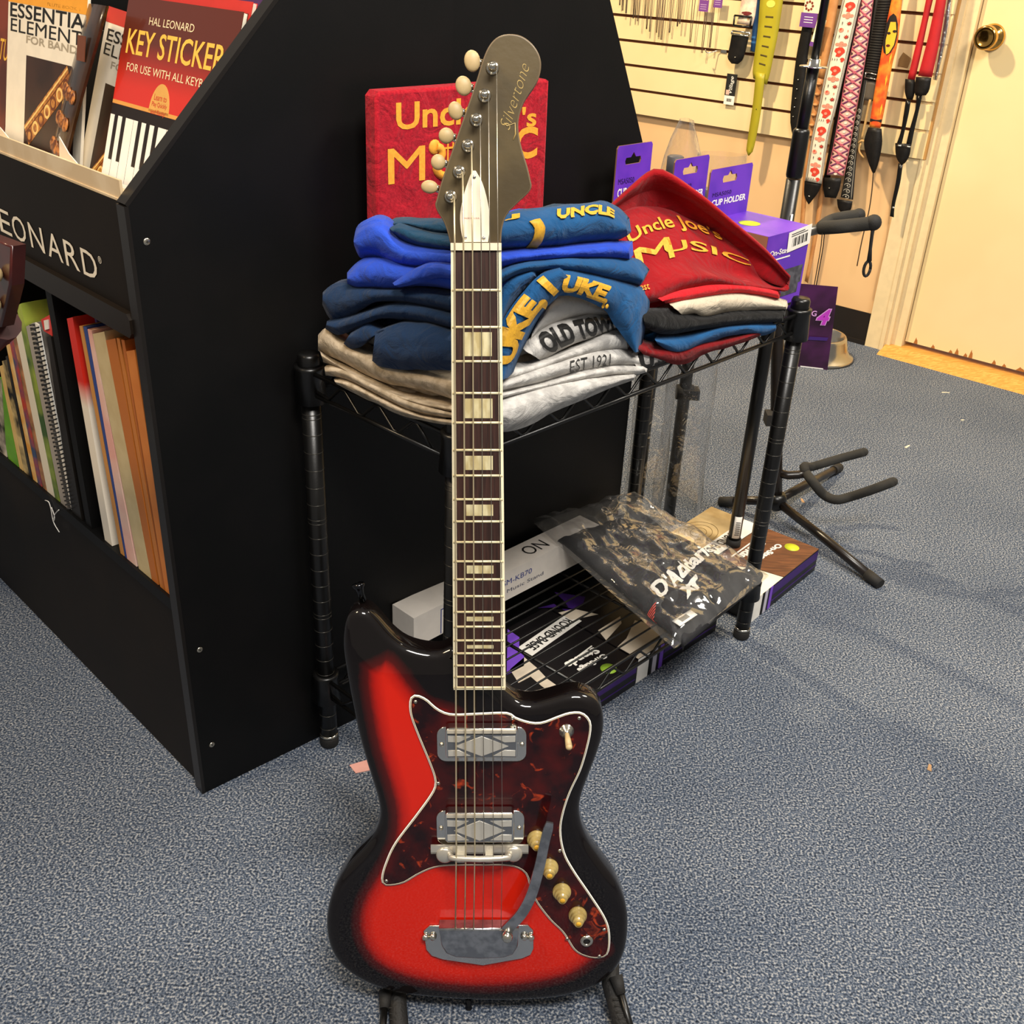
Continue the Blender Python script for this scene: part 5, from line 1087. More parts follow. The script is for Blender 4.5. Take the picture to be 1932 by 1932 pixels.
# ---------------------------------------------------------------- bagged black shirt
def film(name, tint=(1, 1, 1), f0=.10, rough=.08, bsc=22, bst=.6):
    m = bpy.data.materials.new(name); m.use_nodes = True; nt = m.node_tree; N = nt.nodes; L = nt.links
    N.remove(N['Principled BSDF']); out = N['Material Output']
    tr = N.new('ShaderNodeBsdfTransparent'); tr.inputs[0].default_value = tint+(1,)
    gl = N.new('ShaderNodeBsdfGlossy'); gl.inputs['Roughness'].default_value = rough
    df = N.new('ShaderNodeBsdfDiffuse'); df.inputs[0].default_value = (.8, .78, .74, 1)
    mx0 = N.new('ShaderNodeMixShader'); mx0.inputs[0].default_value = .12; L.new(gl.outputs[0], mx0.inputs[1]); L.new(df.outputs[0], mx0.inputs[2])
    mx = N.new('ShaderNodeMixShader'); lw = N.new('ShaderNodeLayerWeight'); lw.inputs[0].default_value = .35
    nz = N.new('ShaderNodeTexNoise'); nz.inputs['Scale'].default_value = bsc; nz.inputs['Detail'].default_value = 3; nz.inputs['Distortion'].default_value = .6
    tc = N.new('ShaderNodeTexCoord'); L.new(tc.outputs['Object'], nz.inputs[0])
    bp = N.new('ShaderNodeBump'); bp.inputs['Strength'].default_value = bst; bp.inputs['Distance'].default_value = .01; L.new(nz.outputs[0], bp.inputs['Height'])
    L.new(bp.outputs[0], gl.inputs['Normal']); L.new(bp.outputs[0], lw.inputs['Normal'])
    ma = N.new('ShaderNodeMath'); ma.operation = 'MULTIPLY_ADD'; ma.inputs[1].default_value = .55; ma.inputs[2].default_value = f0; L.new(lw.outputs['Facing'], ma.inputs[0])
    L.new(ma.outputs[0], mx.inputs[0]); L.new(tr.outputs[0], mx.inputs[1]); L.new(mx0.outputs[0], mx.inputs[2]); L.new(mx.outputs[0], out.inputs[0])
    return m
clear = film('clear_plastic_film', bsc=13)
def quadgrid(a, b, c, d, nu, nv, fn):
    a, b, c, d = V(a), V(b), V(c), V(d); rows = []
    for i in range(nv):
        v = i/(nv-1); rows.append([(a.lerp(b, j/(nu-1))).lerp(d.lerp(c, j/(nu-1)), v)+fn(j/(nu-1), v) for j in range(nu)])
    return rows
bag = empty('bagged_shirt', [(.2435,1.5192,.14)][0], 'folded black t-shirt in a clear plastic bag lying across the lower shelf', 'shirt')
sA, sB, sC, sD = [(.0824,1.5431,.205)][0], [(.22,1.6754,.192)][0], [(.4267,1.4947,.17)][0], [(.2743,1.3094,.164)][0]
def wr(u, v): 
    p = V((u*5, v*5, 0)); return Z*(.012*noise.noise(p*1.0+V((2, 0, 0)))+.008*abs(noise.noise(p*1.7))+.002*noise.noise(p*4))
bsh = M('black_tee_cotton', '#17171a', .75, hex2='#1e1e22', scale=30, bump=.3, bscale=700)
sn = (V(sB)-V(sA)).cross(V(sD)-V(sA)).normalized(); sn = sn if sn.z > 0 else -sn
edge = lambda u, v: max(0, min(1, min(u, 1-u, v, 1-v)*12))**.5
G = quadgrid(sA, sB, sC, sD, 40, 40, lambda u, v: wr(u, v)*edge(u, v)+sn*.014*(edge(u, v)-1))
Gt = G
mb = MB(); mb.ribbon(Gt, bsh, -.010); tee = mb.make('shirt', bag, bag)
fb_ = surf(G)
mb = MB()
# writing runs from the lower left to the upper right across the shirt
a0, a1 = V([(.241,1.3869,.172)][0]), V([(.3552,1.533,.178)][0])
eA = (V(sB)-V(sA)); eB = (V(sD)-V(sA))
def uv_of(p):
    d = V(p)-V(sA); m = Matrix(((eA.dot(eA), eA.dot(eB)), (eA.dot(eB), eB.dot(eB)))).inverted(); w_ = m @ V((d.dot(eA), d.dot(eB))); return w_
U0, U1 = uv_of(a0), uv_of(a1); dU = U1-U0; nU = uv_of(V([(.2251,1.4208,.178)][0]))-U0
def on_tee(a, b, off=.003): q = U0+dU*a+nU*b; return fb_(q.x, q.y, off)
mb.text("D'Addario", whiteink, None, 1, 1, bold=.04, fn=lambda u, v: on_tee(u*.92, v))
mb.text('XT', whiteink, None, 1, 1, bold=.1, fn=lambda u, v: on_tee(.22+.26*u, -.25-.62*(1-v)))
mb.make('lettering', tee, bag)
mb = MB(); redi = M('red_logo_ink', '#d8402c', .5)
for k in range(6):
    rr_ = .10+.035*k
    mb.ribbon([[on_tee(-.15+(rr_+dr)*math.cos(t)*.55, -.45+(rr_+dr)*math.sin(t)*2.2) for t in [PI*(.30+.62*i/9) for i in range(10)]] for dr in (-.008, .008)], redi, .0005)
mb.make('arc_logo', tee, bag)
mb = MB(); 
lab = quadgrid(*[(.2547,1.3441,.172),(.2867,1.3774,.172),(.2967,1.365,.172),(.2654,1.3308,.172)], 6, 4, lambda u, v: V((0, 0, 0)))
mb.ribbon(lab, white, .0006)
f_ = surf(lab)
for i in range(9): mb.ribbon([[f_(.25+.05*i, .2, .001), f_(.25+.05*i+.025, .2, .001)], [f_(.25+.05*i, .75, .001), f_(.25+.05*i+.025, .75, .001)]], M('grey_bar', '#8a857c', .6) if i == 0 else mb.mats[-1], .0003)
mb.make('price_label', tee, bag)
bA, bB, bC, bD = [(.0346,1.5789,.205)][0], [(.2202,1.7246,.19)][0], [(.4323,1.4918,.17)][0], [(.2558,1.3027,.15)][0]
def wf(u, v): return Z*(.018*edge(u, v)+.008*noise.noise(V((u*9, v*9, 4)))+.004*noise.noise(V((u*22, v*22, 1))))+V((1, 0, 0))*.005*noise.noise(V((u*7, v*7, 9)))
mb = MB(); mb.grid(quadgrid(bA, bB, bC, bD, 48, 48, lambda u, v: wf(u, v)+wr(u, v)*.6), clear); mb.grid(quadgrid(bA, bB, bC, bD, 20, 20, lambda u, v: -Z*.004*edge(u, v)), clear)
mb.make('plastic_bag', bag, bag, ) 

# ---------------------------------------------------------------- microphone stands
tall = empty('microphone_stand', (.440, 1.80, .0507), 'tall black telescoping pole with a barcode label, behind the right rack post', 'stand')
mb = MB(); mb.cyl((.440, 1.80, .056), (.440, 1.80, .755), .0121, blkmet, 20); tp = mb.make('lower_tube', tall, tall)
mb = MB(); mb.lathe([(.0125, 0), (.0138, .004), (.0138, .072), (.0128, .075), (.0098, .078)], blkmet, Matrix.Translation((.440, 1.80, .757)), 20); mb.make('clutch', tall, tall)
mb = MB(); mb.cyl((.440, 1.80, .81), (.442, 1.80, .930), .0097, blkmet, 18); mb.make('middle_tube', tall, tall)
mb = MB(); mb.lathe([(.010, 0), (.022, .0005), (.022, .002), (.010, .0025), (.0095, .012), (.007, .013)], chrome, Matrix.Translation((.442, 1.80, .926)), 20); mb.make('ring', tall, tall)
mb = MB(); mb.cyl((.442, 1.80, .935), (.446, 1.80, 1.3), .0065, blkmet, 14); mb.make('upper_tube', tall, tall)
mb = MB(); mb.cyl((.440, 1.80, .0508), (.440, 1.80, .066), .0145, rubber, 16); mb.make('foot', tall, tall)
mb = MB(); lb = [[V((.440+.0128*math.sin(a), 1.80-.0128*math.cos(a), z)) for a in (-.6, -.3, 0, .3, .6)] for z in (.072, .120)]
mb.ribbon(lb, white, .0004)
for i in range(7): mb.box(.440-.004, .440+.005, 1.80-.0135, 1.80-.0132, .080+i*.0045, .0815+i*.0045, blackink)
mb.make('barcode_label', tp, tall)
mb = MB(); mb.ribbon([[V((.440+.0132*math.sin(a), 1.80-.0132*math.cos(a), z)) for a in (.2, .5)] for z in (.66, .70)], whiteink, .0003); mb.make('maker_print', tp, tall)
for (x, y), ztop, lb, bag_px, clipz in (((.262, 1.955), .757, 'grey capped stand in a tall clear plastic sleeve, left of the two behind the boxes', None, .5), ((.335, 1.972), .70, 'dark stand in a clear plastic sleeve, with a clip, seen through the rack', None, .30)):
    r = empty('bagged_stand', (x, y, 0), lb, 'stand', 'plastic sleeved stands')
    mb = MB(); mb.cyl((x, y, .012), (x, y, ztop-.03), .0125, blkmet, 16); mb.make('tube', r, r)
    mb = MB(); mb.lathe([(.0125, ztop-.034), (.0150, ztop-.03), (.0150, ztop-.002), (.012, ztop)], M('grey_cap', '#55555c', .5), Matrix.Translation((x, y, 0)), 18); mb.lathe([(.012, ztop-.05), (.030, ztop-.047), (.030, ztop-.043), (.012, ztop-.04)], M('grey_collar', '#4a4a52', .5), Matrix.Translation((x, y, 0)), 18); mb.make('cap', r, r)
    mb = MB(); mb.box(x-.004, x+.028, y-.018, y+.01, clipz-.010, clipz+.010, rubber, bev=0); mb.cyl((x-.017, y, clipz), (x+.017, y, clipz), .0155, rubber, 12); mb.make('clip', r, r)
    mb = MB(); mb.lathe([(.016, 0), (.016, .014)], rubber, Matrix.Translation((x, y, 0)), 16); mb.make('foot', r, r)
    mb = MB(); rows = []; n = 22
    for i in range(27):
        t = i/26; z = .006+(ztop+.055)*t; wx = .040*(1-.75*max(0, (t-.86)/.14)**1.5) if x < .3 else .052*(1-.15*t)
        rows.append([V((x+.012+wx*math.cos(2*PI*j/n)+.006*noise.noise(V((j*.6, t*7, x*9))), y+.024*math.sin(2*PI*j/n)+.008*noise.noise(V((j*.5, t*6, x*5))), z)) for j in range(n)])
    mb.grid(rows, film('sleeve_film', f0=.10, rough=.15, bsc=30) if x < .3 else bpy.data.materials['sleeve_film'], True); mb.make('plastic_sleeve', r, r)

# ---------------------------------------------------------------- tripod guitar stand
HB = V((.563, 1.99, .055)); tube = M('satin_black_tube', '#1a1512', .3, hex2='#201914', scale=30)
ts = empty('guitar_stand', (.563, 1.99, 0), 'empty black tripod guitar stand with foam yokes on the carpet at right', 'stand')
u1, u2 = V([(.5167,1.99,.3473)][0]), V([(.4834,1.99,.6127)][0])
mb = MB(); mb.tube(even([HB, u1, u2-Z*.03], 12), .0125, tube, 16); up_ = mb.make('upright', ts, ts)
mb = MB(); mb.lathe([(.015, -.018), (.021, -.012), (.021, .010), (.016, .018)], blkmet, Matrix.Translation(HB), 18); mb.make('hub', ts, ts)
mb = MB(); q = V([(.5132,1.97,.2519)][0]); mb.box(q.x-.008, q.x+.03, q.y-.012, q.y+.02, q.z-.012, q.z+.012, rubber); mb.make('clip', ts, ts)
for ft_ in (V((.722, 1.749, .010)), V((.772, 2.262, .010)), V((.465, 2.060, .010))):
    d = (ft_-HB).normalized(); m0 = HB+d*.012+Z*.0
    mb = MB(); mb.tube([m0, m0.lerp(ft_, .5)+Z*.002, ft_], .0095, tube, 14); lg = mb.make('leg', ts, ts)
    mb = MB(); mb.tube([ft_-d*.03, ft_+d*.006], .0112, rubber, 14); mb.make('rubber_foot', lg, ts)
ya = [(.575,1.98,.1213),(.5958,1.98,.1236),(.6116,1.98,.1282)]
mb = MB(); mb.tube([V((ya[0][0]-.02, 1.99, ya[0][2]))]+[V(p) for p in ya], .009, tube, 12); yk = mb.make('lower_arm', ts, ts)
mb = MB(); mb.tube(even([V(p) for p in [(.6116,1.98,.1282)]+[(.6075,1.99,.1391)]+[(.6314,2.02,.1244),(.6504,2.02,.1317)]+[(.696,2.04,.1382),(.7435,2.04,.1558)]], 24), .0095, foam, 14); mb.ball([(.7435,2.04,.1558)][0], .0093, .0093, .0093, foam); mb.make('prong', yk, ts)
mb = MB(); mb.tube(even([V(p) for p in [(.6116,1.98,.1282)]+[(.6224,1.94,.1218),(.6452,1.94,.0996)]+[(.6654,1.92,.1001),(.6931,1.92,.109)]+[(.7254,1.9,.1371),(.7639,1.9,.1572)]], 28), .0098, foam, 14); mb.ball([(.7639,1.9,.1572)][0], .0096, .0096, .0096, foam); mb.make('prong', yk, ts)
na = [(.485,1.99,.6148),(.5175,1.99,.6233),(.5553,1.99,.6339)]
mb = MB(); mb.tube([u2]+[V(p) for p in na[1:]], .0098, M('bare_metal_arm', '#77736c', .3, .8), 14); nk = mb.make('neck_arm', ts, ts)
mb = MB(); mb.tube(even([V(p) for p in [(.553,1.99,.6358)]+[(.5715,2.01,.6428),(.5901,2.01,.6496)]+[(.6269,2.02,.654)]], 18), .0112, foam, 14); mb.ball([(.6269,2.02,.654)][0], .0128, .0128, .0128, rubber); mb.make('prong', nk, ts)
mb = MB(); mb.tube(even([V(p) for p in [(.5514,1.99,.6338)]+[(.5737,1.96,.644),(.6022,1.96,.6482)]+[(.6349,1.95,.656)]], 18), .0125, foam, 14); mb.ball([(.6347,1.95,.6569)][0], .0148, .0148, .0148, rubber); mb.make('prong', nk, ts)
mb = MB(); s_ = [V(p) for p in [(.6341,1.945,.6533),(.6352,1.945,.634),(.6372,1.945,.6098),(.6397,1.945,.5882)]]; mb.tube(s_, .0035, rubber, 8, [.004, .0032, .0032, .0048]); 
c = V([(.6388,1.945,.5732)][0]); mb.tube([c+V((.006*math.cos(a*PI/8), 0, .014*math.sin(a*PI/8))) for a in range(17)], .0028, rubber, 8); mb.make('retainer_strap', nk, ts)
hang = empty('hang_tag', [(.5896,1.975,.3601)][0], 'dark purple hang tag with a large 4, hanging from the guitar stand neck yoke', 'tag')
HTp = [(.5171,1.975,.5313),(.6006,1.975,.5282),(.6117,1.975,.3601),(.5361,1.975,.3652)]
tagm = M('dark_purple_card', '#2d1228', .3, hex2='#4a1c4a', scale=14)
mb = MB(); mb.ribbon([[V(HTp[0]), V(HTp[0]).lerp(V(HTp[1]), .5), V(HTp[1])], [V(HTp[0]).lerp(V(HTp[3]), .5), V(HTp[0]).lerp(V(HTp[2]), .5), V(HTp[1]).lerp(V(HTp[2]), .5)], [V(HTp[3]), V(HTp[3]).lerp(V(HTp[2]), .5), V(HTp[2])]], tagm, .0008, False); cdm = mb.make('card', hang, hang)
mb = MB(); mg = M('magenta_print', '#c03ac0', .4); pk = M('pink_outline_print', '#d8a0d8', .4)
T5 = frame(V([(.571,1.972,.4531)][0]), (1, 0, 0), Z)
mb.text('4', pk, T5 @ Matrix.Translation((-.002, -.0015, 0)), .028, .034, bold=.07, shear=.2); mb.text('4', mg, T5 @ Matrix.Translation((0, 0, .0008)), .024, .031, bold=.03, shear=.2); mb.text('G', pk, T5 @ Matrix.Translation((-.012, .016, 0)), .010, .011, bold=.02)
P = [(.5631,1.972,.428),(.6004,1.972,.4277),(.5986,1.972,.4211),(.5612,1.972,.4214),(.5561,1.972,.3674),(.6018,1.972,.3641),(.6022,1.972,.3619),(.5564,1.972,.3652)]; mb.ribbon([[V(P[0]), V(P[1])], [V(P[3]), V(P[2])]], dvio, .0004, False); mb.ribbon([[V(P[4]), V(P[5])], [V(P[7]), V(P[6])]], whiteink, .0004, False)
mb.make('print', cdm, hang)
mb = MB()
for dx in (0, .004): mb.tube(even([V(p)+V((dx, 0, 0)) for p in [(.5515,1.975,.6354),(.5545,1.975,.603),(.5549,1.975,.5679),(.5551,1.975,.528)]], 8), .0009, blackink, 6)
mb.make('string', hang, hang)

# ---------------------------------------------------------------- steel bowl on the carpet
bw = M('stainless_bowl', '#cfc8ba', .2, 1, hex2='#b9b2a6', scale=15)
mb = MB(); T = Matrix.Translation((.905, 3.075, 0)); mb.lathe([(.108, .001), (.114, .001), (.116, .004), (.112, .009), (.100, .016), (.092, .035), (.086, .060), (.084, .068), (.080, .0705), (.077, .068), (.072, .05), (.062, .03), (.04, .022), (.002, .02)], bw, T, 48)
mb.lathe([(.109, 0), (.1165, 0), (.1165, .0028), (.109, .0028)], rubber, T, 48)
solo(mb, 'bowl', (.905, 3.075, 0), 'round stainless steel pet bowl on the carpet near the wall', 'bowl')
# litter
scr = M('paper_scrap', '#d9cdb8', .8)
for k, ((x, y, z), lb, ca) in enumerate(zip([(1.2189,2.815,0),(1.1972,2.6172,0),(.9902,2.4265,0),(.6564,1.2334,0),(.6531,2.1017,0),(-.2024,1.1767,0)], ('white scrap on the carpet near the door threshold', 'tiny white scrap on the carpet below the one by the door', 'small white scrap on the carpet, mid right', 'tan scrap on the open carpet far right of the guitar body', 'tan scrap by the tripod stand hub', 'pink scrap on the carpet left of the guitar body'), ('scrap',)*6)):
    mb = MB(); s = (.012, .005, .012, .008, .010, .02)[k]; m_ = scr if k < 3 else M('tan_scrap' if k < 5 else 'pink_scrap', '#b08a62' if k < 5 else '#e0a59a', .8)
    mb.prism([(-s, -.003), (s*.9, -.002), (s, .002), (-s*.8, .0035)] if k < 5 else [(-.012, -.02), (.012, -.018), (.010, .018), (-.010, .014)], .0002, .0012, m_, Matrix.Translation((x, y, 0)) @ Matrix.Rotation(.4*k, 4, 'Z'))
    solo(mb, 'scrap', (x, y, 0), lb, 'scrap', 'scraps on the carpet')
# ---------------------------------------------------------------- straps and accessories on the slatwall
lea = M('black_leather', '#0f0d0c', .5, spec=.3, hex2='#161311', scale=60, bump=.15, bscale=300)
tan = M('tan_leather', '#c48a52', .55, hex2='#b87c46', scale=30, bump=.1)
def poly(mb, f, cu, cv, ru, rv, P, m, off=.0012):
    n = len(P); c = f(cu, cv, off); vs = [mb.b.verts.new(f(max(.001, min(.999, cu+x*ru)), max(.001, min(.999, cv+y*rv)), off)) for x, y in P]; cc = mb.b.verts.new(c)
    for i in range(n): mb.face((cc, vs[i], vs[(i+1) % n]), m)
CIRC = [(math.cos(k*PI/6), math.sin(k*PI/6)) for k in range(12)]
BIRD = [(-1, -.2), (-.7, -.9), (-.1, -1), (.3, -.5), (.9, -.6), (1, .1), (.5, .5), (0, .9), (-.5, .8), (-.9, .4)]
LEAF = [(-1, 0), (-.3, -.4), (1, 0), (-.3, .4)]
STAR = [((1 if k % 2 == 0 else .45)*math.cos(k*PI/8), (1 if k % 2 == 0 else .45)*math.sin(k*PI/8)) for k in range(16)]
SG = 'guitar straps hanging on the slatwall'
def hook(mb, w, z, d):
    P = [wall(w, z, .012), wall(w, z+.002, d+.005), wall(w, z+.012, d+.012)]
    mb.tube(P, .0022, nickel, 8)
def strap(name, label, G, m, th=.003, hk=True, cat='strap', group=SG, G2=None):
    g0 = V(G[0][0]); r = empty(name, V(G[-1][-1]), label, cat, group)
    mb = MB(); mb.ribbon(G, m, th); b = mb.make('band', r, r); return r, b
def extend(G, dz=.12):
    """carry a strap upwards out of view"""
    out = []
    for r in G:
        a, b = V(r[0]), V(r[1]); t = (a-b).normalized(); out.append([a+t*dz]+[V(p) for p in r])
    return out
def addhook(r, G):
    c = sum((V(q[0]) for q in G), V((0, 0, 0)))/len(G); d = (c-WO).dot(WN); w = (c-WO).dot(WX)
    mb = MB(); z = c.z-.004; mb.tube([wall(w, z, .009), wall(w, z-.002, max(.03, d-.004))], .0024, nickel, 8); mb.tube([wall(w, z-.002, max(.03, d-.004)), wall(w, z+.010, d+.01)], .0024, nickel, 8); mb.make('hook', r, r)
# white strap with buckle and black leather end
G = extend(SGR([(.6189,3.5364,.9496),(.6171,3.5379,.9088),(.6146,3.54,.8837)],[(.6588,3.5029,.9529),(.659,3.5027,.9098),(.6555,3.5056,.8833)],6,3,0.002))
r, b = strap('guitar_strap', 'white strap with black buckle and black leather end, leftmost of the wide straps', G, M('white_webbing', '#e9dcc0', .7, hex2='#d9b8a8', scale=50), .003)
addhook(r, G); f = surf(G)
mb = MB(); poly(mb, f, .62, .5, .07, .35, BIRD, M('dark_red_motif', '#6a1a1a', .6)); poly(mb, f, .75, .3, .05, .2, LEAF, M('tan_motif', '#b58a5a', .6)); poly(mb, f, .8, .65, .05, .2, LEAF, bpy.data.materials['tan_motif']); mb.make('motif', b, r)
mb = MB(); P = [(.605,3.5414,.9067),(.6501,3.5037,.9065),(.6495,3.5041,.8788),(.6057,3.5409,.8788)]; 
for a_, b_ in zip(P, P[1:]+P[:1]): mb.cyl(a_, b_, .0028, blkmet, 10)
P = [(.6051,3.544,.8638),(.652,3.5046,.8627),(.649,3.5071,.8536),(.6034,3.5454,.8547)]; 
for a_, b_ in zip(P, P[1:]+P[:1]): mb.cyl(a_, b_, .0026, nickel, 10)
mb.make('buckle', r, r)
G = SGR([(.605,3.548,.8576),(.6041,3.5488,.8306),(.6021,3.5505,.8003),(.6025,3.5501,.7852),(.6144,3.5401,.7714)],[(.6506,3.5097,.8564),(.6491,3.511,.8356),(.646,3.5136,.8054),(.6416,3.5173,.7839),(.6317,3.5256,.7721)],12,3,0.003)
mb = MB(); mb.ribbon(G, lea, .003); mb.ball((0, 0, 0), .0032, .0032, .002, nickel, Matrix.Translation(surf(G)(.72, .5, .002)), 10, 6); mb.make('leather_end', r, r)
T6 = frame(V([(.612,3.5748,.6491)][0]), WX, Z)
mb = MB(); mb.box(0, .037, 0, .0265, 0, .001, white, T6); mb.box(0, .037, .0265, .0905, 0, .001, blackink, T6)
mb.make('strap_tag', r, r)
mb = MB(); mb.text('Village', whiteink, T6 @ Matrix.Translation((.029, .034, .001)) @ Matrix.Rotation(PI/2, 4, 'Z'), .05, .016, shear=.3); mb.box(.004, .016, .029, .043, .001, .0015, M('pink_print', '#d8b0a0', .6), T6)
for i in range(7): mb.box(.010+i*.0025, .0115+i*.0025, .009, .018, .001, .0014, blackink, T6)
mb.make('tag_print', r, r)
# blue sliver and yellow strap
G = extend(SGR([(.6586,3.5357,.9514),(.6626,3.5323,.8789),(.6659,3.5295,.8109)],[(.6723,3.5242,.9525),(.6764,3.5207,.8803),(.6774,3.5198,.8093)],6,2,0)); r, b = strap('guitar_strap', 'narrow blue strap half hidden behind the yellow strap', G, M('blue_strap', '#3a74b8', .5), .002); addhook(r, G)
yl = M('yellow_green_vinyl', '#aca020', .45, hex2='#a3961c', scale=12)
G = extend(SGR([(.6658,3.4904,.9538),(.6705,3.4865,.8678),(.6715,3.4857,.7867),(.6726,3.4847,.7568),(.6766,3.4814,.7377)],[(.7232,3.4422,.9584),(.7232,3.4423,.8732),(.7198,3.4452,.8),(.7177,3.4469,.7552),(.7135,3.4504,.7246)],14,5,0.003))
r, b = strap('guitar_strap', 'wide yellow green vinyl strap with slots and a long narrow tail', G, yl, .003); addhook(r, G); f = surf(G)
mb = MB(); G2 = SGR([(.68,3.4707,.7556),(.6836,3.4677,.6755),(.6838,3.4675,.5977),(.6838,3.4675,.531),(.6903,3.462,.5146)],[(.7038,3.4507,.7557),(.7068,3.4482,.6714),(.7059,3.449,.5937),(.7015,3.4527,.5295),(.6934,3.4595,.5135)],16,3,0.001); mb.ribbon(G2, yl, .003); mb.ball((0, 0, 0), .0016, .0016, .0012, blackink, Matrix.Translation(surf(G2)(.42, .5, .001)), 8, 5); mb.make('tail', r, r)
mb = MB(); fy2 = surf(SGR([(.6658,3.4904,.9538),(.6705,3.4865,.8678),(.6715,3.4857,.7867),(.6726,3.4847,.7568),(.6766,3.4814,.7377)],[(.7232,3.4422,.9584),(.7232,3.4423,.8732),(.7198,3.4452,.8),(.7177,3.4469,.7552),(.7135,3.4504,.7246)],14,5,0.003))
for x_, y_ in ((1452.5, 31), (1449.5, 49), (1447, 67.5), (1444, 86), (1441.5, 103.5), (1438.5, 120)): 
    u = y_/154; poly(mb, fy2, u, .5, .010, .18, [(-1, -1), (1, -1), (1, 1), (-1, 1)], M('slot_shadow', '#4a3c08', .7) if not bpy.data.materials.get('slot_shadow') else bpy.data.materials['slot_shadow'], .0008)
poly(mb, fy2, .045, .5, .045, .2, CIRC, M('light_yellow', '#d9d05a', .5), .0008)
mb.make('slots', b, r)
# black strap with rivets
G = extend(SGR([(.7836,3.4046,.8955),(.7808,3.407,.8062),(.785,3.4035,.7032),(.7916,3.3979,.6284),(.8066,3.3853,.5817)],[(.8089,3.3834,.8924),(.8083,3.384,.8095),(.8141,3.3791,.7075),(.817,3.3766,.6326),(.8111,3.3816,.5794)],14,3,0.002)); r, b = strap('guitar_strap', 'black leather strap with a row of small rivets beside the tall pole', G, lea); addhook(r, G)
mb = MB()
for q in [(.7932,3.3901,.7498),(.7937,3.3896,.7232),(.7942,3.3893,.6972),(.795,3.3885,.6725),(.7956,3.3881,.6453)]: mb.ball((0, 0, 0), .0026, .0026, .0016, nickel, Matrix.Translation(q), 8, 5)
mb.make('rivets', b, r)
T7 = frame(V([(.7733,3.3977,.8927)][0]), WX, Z)
mb = MB(); mb.box(0, .052, 0, .038, 0, .001, M('violet_tag', '#6a3a8a', .5), T7); mb.box(.006, .062, .038, .12, 0, .001, M('ivory_tag', '#efe2b8', .5), T7)
for a in range(8): mb.prism([(.022+.011*math.cos(a*PI/4)+.004*math.cos(k*PI/3), .056+.011*math.sin(a*PI/4)+.004*math.sin(k*PI/3)) for k in range(6)], .001, .0014, M('dark_red_ring', '#7a2a1c', .6) if a == 0 else mb.mats[-1], T7)
for k in range(3): mb.box(.012, .040, .012+.007*k, .0135+.007*k, .001, .0014, whiteink, T7)
mb.make('paper_tag', r, r)
# tan strap with laced part and tails
G = extend(SGR([(.8329,3.3606,.9669),(.8352,3.3588,.8273),(.8385,3.356,.7628)],[(.859,3.3388,.969),(.8605,3.3375,.8303),(.8583,3.3393,.7611)],10,3,0.002)); r, b = strap('guitar_strap', 'tan leather strap with woven lacing and long tails beside the floral strap', G, tan); addhook(r, G)
mb = MB(); mb.ribbon(SGR([(.8388,3.3583,.764),(.8392,3.358,.674),(.84,3.3574,.5876),(.845,3.3531,.4983),(.8566,3.3434,.3724),(.8659,3.3356,.2417),(.876,3.3271,.1728),(.8816,3.3225,.164)],[(.8572,3.3429,.7636),(.8573,3.3428,.6768),(.8571,3.343,.5907),(.8583,3.3419,.501),(.8674,3.3343,.375),(.8782,3.3253,.2451),(.8851,3.3195,.1789),(.8829,3.3213,.1644)],26,3,0.001), tan, .003); mb.make('tail', r, r)
mb = MB(); mb.ribbon(SGR([(.8925,3.3264,.4898),(.8997,3.3203,.3797),(.9018,3.3186,.2648),(.9,3.32,.1622)],[(.9034,3.3172,.4889),(.9103,3.3114,.3822),(.9112,3.3107,.2673),(.9092,3.3123,.158)],14,2,0.001), tan, .003); mb.make('tail', r, r)
f = surf(SGR([(.8388,3.3583,.764),(.8392,3.358,.674),(.84,3.3574,.5876)],[(.8572,3.3429,.7636),(.8573,3.3428,.6768),(.8571,3.343,.5907)],26,3,0.001))
mb = MB()
for k in range(6): 
    u = .06+.165*k; c = f(u+.05, .5, .003)
    mb.ball((0, 0, 0), .009, .005, .010, tan, Matrix.Translation(c) @ frame((0, 0, 0), WX, Z), 12, 7)
mb.make('lacing', b, r)
T8 = frame(V([(.8032,3.3621,.8456)][0]), WX-Z*.15, Z)
mb = MB(); mb.box(0, .026, 0, .012, 0, .001, bpy.data.materials['violet_tag'], T8); mb.box(.002, .030, .012, .075, 0, .001, bpy.data.materials['ivory_tag'], T8); mb.prism([(.012, .045), (.02, .05), (.018, .058), (.008, .06)], .001, .0014, M('olive_print', '#5a5a30', .6), T8); mb.box(.006, .018, .02, .036, .001, .0014, whiteink, T8); mb.make('paper_tag', r, r)
# floral strap
wf_ = M('white_floral_ground', '#e9dcc6', .6); grey_b = M('grey_border', '#9a958c', .6); redm = M('red_motif', '#cf3a24', .6); pinkm = M('coral_motif', '#e08a72', .6); drk = M('dark_motif', '#3a3430', .6)
Gf = SGR([(.866,3.3198,.9702),(.8604,3.3245,.8791),(.8551,3.329,.7737),(.8527,3.331,.6782),(.849,3.3341,.5887),(.8505,3.3328,.4693)],[(.9071,3.2853,.9735),(.9034,3.2884,.8837),(.899,3.2922,.7795),(.8948,3.2957,.6848),(.8891,3.3005,.5959),(.8927,3.2974,.4688)],40,5,0.003)
G = extend(Gf); r, b = strap('guitar_strap', 'white strap with red birds and flowers', G, wf_); addhook(r, G); f = surf(Gf)
mb = MB()
for v0, v1 in ((.0, .05), (.95, 1.0)): mb.ribbon([[f(k/40, v, .0008) for k in range(41)] for v in (v0, v1)], grey_b, .0004)
for v0, v1 in ((.09, .115), (.885, .91)): mb.ribbon([[f(k/40, v, .0008) for k in range(41)] for v in (v0, v1)], drk, .0004)
